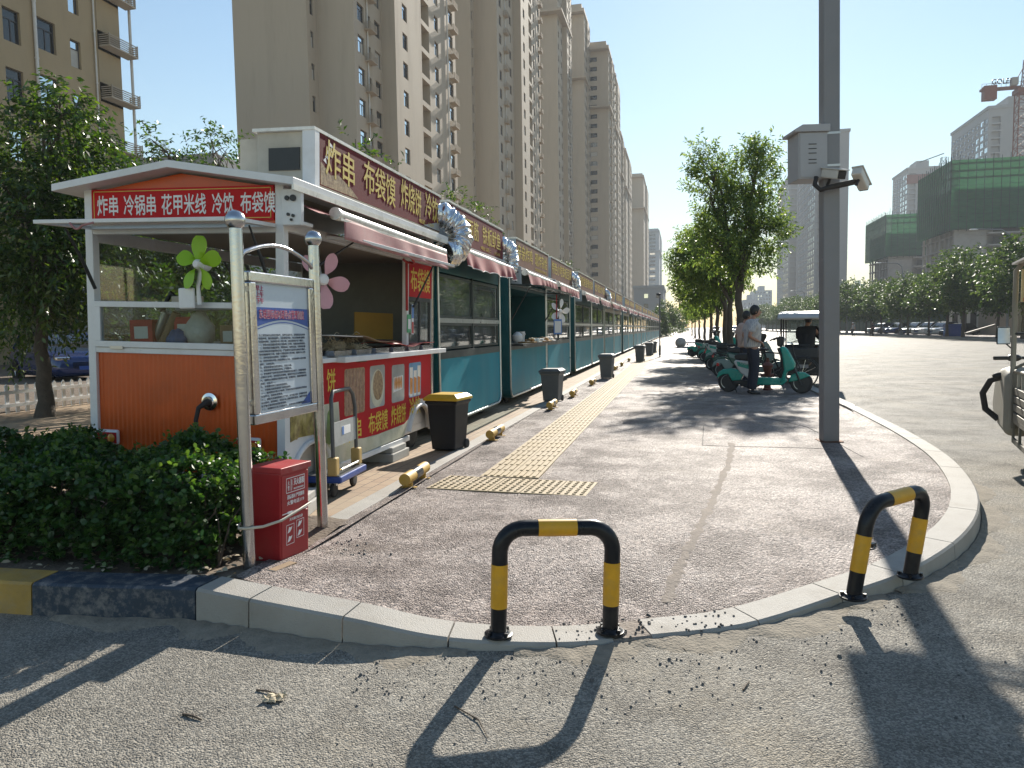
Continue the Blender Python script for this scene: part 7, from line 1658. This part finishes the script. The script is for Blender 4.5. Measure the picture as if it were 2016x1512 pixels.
# ================================================================== cars
mat('car_blue', (.010, .030, .13), .22, .2, .05, 3, coat=.6); mat('car_white', (.66, .67, .68), .25, 0, .04, 3, coat=.5); mat('car_black', (.012, .013, .015), .2, .1, .05, 3, coat=.6); mat('car_silver', (.36, .37, .38), .28, .6, .05, 3, coat=.4)
winglass('car_glass', (.02, .024, .026), .05, .9)
def car(label, loc, rz, paint, suv=True, group=None):
    c = empty('parked_car', label, 'car', loc, rz, group)
    L, HW, H, zb = (4.5, .92, 1.66, .86) if suv else (4.6, .90, 1.45, .80)
    hood = zb+.10 if suv else zb+.03
    st = [(0, .82, .32, hood-.26), (.08, .90, .24, hood-.14), (.35, 1, .2, hood-.06), (1.1, 1, .2, hood+.02), (1.45, 1, .2, hood+.06), (2.4, 1, .2, hood+.05), (3.6, 1, .2, hood+.08), (4.2, 1, .22, hood+.10), (L-.1, .95, .28, hood+.06), (L, .88, .36, hood-.06)]
    vs = []
    for (x, w_, z0, z1) in st: w_ *= HW; vs += [(-x+L/2, -w_*.80, z0), (-x+L/2, -w_, z0+.16), (-x+L/2, -w_, z1-.22), (-x+L/2, -w_*.93, z1-.03), (-x+L/2, -w_*.72, z1), (-x+L/2, w_*.72, z1), (-x+L/2, w_*.93, z1-.03), (-x+L/2, w_, z1-.22), (-x+L/2, w_, z0+.16), (-x+L/2, w_*.80, z0)]
    n = 10; fs = [(i*n+j, i*n+(j+1) % n, (i+1)*n+(j+1) % n, (i+1)*n+j) for i in range(len(st)-1) for j in range(n)] + [tuple(range(n)), tuple((len(st)-1)*n+j for j in range(n))]
    o = MB().add(vs, fs).build('body', paint, c, bevel=.03, smooth=50)
    zb0 = hood+.02
    gs = [(1.20, .86, zb0), (2.02, .72, H-.06), (2.4, .72, H), (3.3, .72, H-.01), (3.9 if suv else 3.55, .70, H-.10 if suv else H-.12), (4.32 if suv else 4.15, .84, zb0+.05)]
    vs = []
    for (x, w_, z) in gs: vs += [(-x+L/2, -HW*w_, z), (-x+L/2, HW*w_, z)]
    base = [(-1.2+L/2, -HW*.9, zb0-.04), (-1.2+L/2, HW*.9, zb0-.04), (-gs[-1][0]+L/2, -HW*.88, zb0-.04), (-gs[-1][0]+L/2, HW*.88, zb0-.04)]
    side = [[(-x+L/2, s*HW*w_, z) for (x, w_, z) in gs] for s in (-1, 1)]
    mb = MB(); k = len(gs)
    mb.add(vs, [(2*i, 2*i+1, 2*i+3, 2*i+2) for i in range(k-1)]); 
    for s in (0, 1): mb.add(side[s], [tuple(range(k))])
    mb.build('windows', 'car_glass', c, smooth=30)
    rf = MB(); top = [(-x+L/2, w_, z+.012) for (x, w_, z) in gs[1:-1]]
    rf.add([(x, -HW*w_*.99, z) for x, w_, z in top]+[(x, HW*w_*.99, z) for x, w_, z in top], [(i, i+1, len(top)+i+1, len(top)+i) for i in range(len(top)-1)]); ro = rf.build('roof', paint, c); ro.modifiers.new('t', 'SOLIDIFY').thickness = .03
    for s in (-1, 1):
        for (i0, i1) in ((0, 1), (k-2, k-1)): 
            a, b = [(-gs[i][0]+L/2, s*HW*gs[i][1]*1.01, gs[i][2]+.005) for i in (i0, i1)]; MB().ring_tube([a, b], .035, 6).build('pillar', paint, c)
        MB().ring_tube([(-2.55+L/2, s*HW*.74, H-.02), (-2.6+L/2, s*HW*.93, zb0)], .03, 6).build('pillar', 'car_black', c)
        MB().box(-1.55+L/2-.1, -1.55+L/2+.08, s*HW*1.02-.09, s*HW*1.02+.09, zb0+.02, zb0+.15).build('mirror', paint, c, bevel=.03)
        MB().box(L/2-.34, L/2-.03, s*HW*.70-.2, s*HW*.70+.2, hood-.24, hood-.12).build('headlight', 'chrome', c, bevel=.04)
        MB().box(-L/2+.0, -L/2+.14, s*HW*.74-.16, s*HW*.74+.16, hood-.16, hood+.0).build('tail_light', 'tail_red', c, bevel=.03)
        for x in (L/2-.85, -L/2+.85):
            r = .335; t = MB().lathe([(r*.62, -.09), (r*.95, -.1), (r, -.06), (r, .06), (r*.95, .1), (r*.62, .09)], (x, s*(HW-.09), r), 26, axis=1).build('wheel', 'tyre', c, smooth=40)
            rm = MB().lathe([(r*.63, -.085), (r*.56, -.04), (r*.56, .04), (r*.63, .085)], (x, s*(HW-.09), r), 26, axis=1)
            for q in range(5): a = q*1.2566; rm.ring_tube([(x, s*(HW-.02), r), (x+r*.6*math.cos(a), s*(HW-.01), r+r*.6*math.sin(a))], [.05, .03], 6)
            rm.build('rim', 'chrome', t, smooth=40)
            MB().lathe([(r*1.12, -.02), (.02, -.02), (.02, .02), (r*1.12, .02)], (x, s*(HW-.0), r+.02), 26, axis=1).build('wheel_arch', 'black_rubber', c)
    MB().box(L/2-.06, L/2-.0, -.4, .4, .45, hood-.28).build('grille', 'black_plastic', c, bevel=.02)
    MB().box(L/2-.005, L/2+.02, -.22, .22, .42, .54).build('number_plate', 'board_blue', c)
    MB().box(-L/2-.015, -L/2+.01, -.22, .22, .55, .67).build('number_plate', 'board_blue', c)
    return c
car('dark blue car parked behind the white picket fence', (-19.9, 20.3, .02), R(-28), 'car_blue', True)
FC = [(1735, 'silver car with a pale roof, leftmost of the parked cars beyond the road', 'car_silver', True), (1769, 'dark car second from the left among the cars beyond the road', 'car_blue', True), (1803, 'black suv in the middle of the cars beyond the road', 'car_black', True), (1829, 'white hatchback between the black suv and the big white car', 'car_white', True), (1857, 'big white suv right of the white hatchback', 'car_white', True), (1889, 'black saloon, rightmost of the parked cars beyond the road', 'car_black', False)]
for px_, lab, m_, suv in FC: q = onx(px_, 655, 30.6); car(lab, (30.6, q.y, .02), R(215), m_, suv, 'cars parked beyond the road')
for k, (x, y, m_, rz, lab) in enumerate(((12.5, 175, 'car_white', -95, 'white car coming along the road far away behind the tree trunks'), (8.5, 190, 'car_silver', -90, 'silver car far away on the road behind the trunks'), (15, 230, 'car_white', -90, 'tiny white car farthest away on the road'))): car(lab, (x, y, 0), R(rz), m_, True)

# ================================================================== far side of the road and small street furniture
mat('hoarding_green', (.010, .05, .034), .7, 0, .15, 1.2, dirt=.4, ds=1, dirtcol=(.06, .1, .08)); mat('wall_beige', (.42, .36, .30), .85, 0, .08, 1)
mb = MB(); mb.box(25.0, 25.2, -40, 420, -.05, .15); tag(mb.build('kerb', 'kerb_stone'), kind='structure')
mb = MB(); mb.box(25.2, 60, -40, 420, -.05, .145); tag(mb.build('far_pavement', 'path_asphalt'), kind='structure')
hw = empty('hoarding', 'long dark green hoarding behind the parked cars beyond the road', 'fence', (36, 96, .14))
for k in range(80): MB().box(-.03, .03, k*3, k*3+2.98, 0, 3.7).build('panel', 'hoarding_green', hw); 
mb = MB()
for k in range(81): mb.box(-.09, -.03, k*3-.05, k*3+.05, 0, 3.8)
mb.build('posts', 'scaffold', hw)['kind'] = 'stuff'
wb = empty('beige_wall', 'plain beige wall beyond the road near the right edge', 'wall', (33, 62, .14)); MB().box(0, .3, 0, 32, 0, 4.6).build('wall', 'wall_beige', wb); MB().box(-.06, .36, 0, 32, 4.6, 4.75).build('coping', 'concrete', wb)
gh = empty('gate_house', 'small pale gate house with dark doors beside the beige wall', 'building', (33.5, 95, .14)); MB().box(0, 5, 0, 10, 0, 3.4).build('wall', 'pipe_white', gh); MB().box(-.5, 5.3, -.3, 10.3, 3.4, 3.65).build('roof', 'concrete', gh)
for k in range(3): MB().box(-.03, .02, 1+3*k, 2.8+3*k, 0, 2.6).build('door', 'dark_inside', gh)
ub_ = onx(1889, 655, 29.2); o = MB().box(-.7, .7, -.5, .5, 0, 1.15).box(-.74, .74, -.54, .54, 1.15, 1.25).build('blue_bin', 'trolley_blue', None, bevel=.03); MB().box(-.72, -.70, -.4, .4, .3, .9).build('door', 'sticker_blue', o); o.location = (27.9, 86.5, .14); tag(o, 'blue green waste container in front of the black saloon', 'container')
o = MB().box(-.1, .1, 0, 5.2, 0, .18).build('plank', 'dusty_white', None); MB().box(-.12, .12, 5.2, 5.3, -.02, .2).build('end_cap', 'concrete', o); o.location = (29, 86, .3); o.rotation_euler = (R(12), 0, R(-60)); tag(o, 'pale plank lying on the bank right of the parked cars', 'plank')
sp_ = empty('road_sign', 'small pale road sign beyond the road near the walker', 'road sign', (27, 118, .14)); MB().cyl((0, 0, 0), (0, 0, 2.6), .04, n=8).build('post', 'pole_paint', sp_); MB().box(-.5, .5, -.02, .02, 1.9, 2.9).build('plate', 'beige_box', sp_)
def lamp(label, x, y, h, arm, s=1):
    t = empty('street_lamp', label, 'street lamp', (x, y, .12)); MB().ring_tube([(0, 0, 0), (0, 0, h*.8), (-.1*s, 0, h*.94), (-.6*s, 0, h*.985), (-arm*s, 0, h)], [.1, .085, .07, .06, .05], 10).build('pole', 'pole_paint', t, smooth=60)
    MB().ball((-(arm+.3)*s, 0, h-.02), .3, 10, sc=(1.2, .5, .25)).build('lamp_head', 'white_metal', t, smooth=60); MB().box(-.18, .18, -.18, .18, 0, .5).build('base', 'pole_paint', t, bevel=.02)
lamp('street lamp beyond the road beside the thin trunked tree at right', 26.3, 68.8, 9.1, 2.4); lamp('street lamp beyond the road left of the parked black suv', 26.3, 98.9, 8.9, 2.4); lamp('street lamp beyond the road just right of the steel pole', 26.3, 129.5, 8.7, 2.4); lamp('far hazy street lamp beyond the road left of the steel pole', 26.3, 172, 9, 2.4)
lamp('grey lamp pole among the street trees on the pavement', 1.85, 33.2, 6.2, .7, 1)
ep = empty('end_pole', 'thin grey pole with a small camera at the end of the stall row', 'pole', (-1.35, 39., .10)); ep.location = onz(1299, 703, .1); MB().cyl((0, 0, 0), (0, 0, 2.9), .03, n=8).build('shaft', 'pole_paint', ep); MB().ball((-.05, 0, 2.92), .08, 10, sc=(1.4, 1, .8)).build('camera', 'dark_metal', ep, smooth=60); MB().box(-.05, .05, -.05, .05, .1, .55).build('junction_box', 'bin_grey', ep)
o = MB().lathe([(.22, 0), (.25, .02), (.25, .08), (.33, .14), (.37, .3), (.33, .5), (.2, .64), (.02, .69)], n=20).build('stone_bollard', 'concrete', None, smooth=50); MB().lathe([(.3, -.01), (.3, .02)], n=16).build('base', 'kerb_stone', o); o.location = (-.04, 52, .1); tag(o, 'round stone bollard in the middle of the path far ahead', 'bollard')
# picket fence
mat('fence_white', (.80, .80, .80), .5, 0, .04, 6, dirt=.12, ds=4)
pf = empty('picket_fence', 'low white picket fence between the paving and the blue car', 'fence', (-11.6, 10.75, .10))
for k in range(34): MB().prism([(-.035+.205*k, .02), (.035+.205*k, .02), (.035+.205*k, .50), (.0+.205*k, .54), (-.035+.205*k, .50)], 0, -.02, .0).build('picket', 'fence_white', pf)
for z in (.13, .36): MB().box(.0, .022, -.3, 7.2, z, z+.06).build('rail', 'fence_white', pf)
pf.location = (-11.6, 9.2, .10)
mb = MB(); mb.box(-40, -11.9, 5, 60, .02, .115); tag(mb.build('lawn_strip', 'soil'), kind='structure')
# ================================================================== air
m, n, b = _nodes('haze_air'); n.nodes.remove(b)
pv = n.nodes.new('ShaderNodeVolumePrincipled'); pv.inputs['Color'].default_value = (.86, .93, 1, 1); pv.inputs['Density'].default_value = .00046; pv.inputs['Anisotropy'].default_value = .0
n.links.new(pv.outputs[0], n.nodes['Material Output'].inputs['Volume'])
hz = MB().box(-260, 320, -30, 1150, -1.5, 112).build('haze', 'haze_air'); tag(hz, kind='stuff')
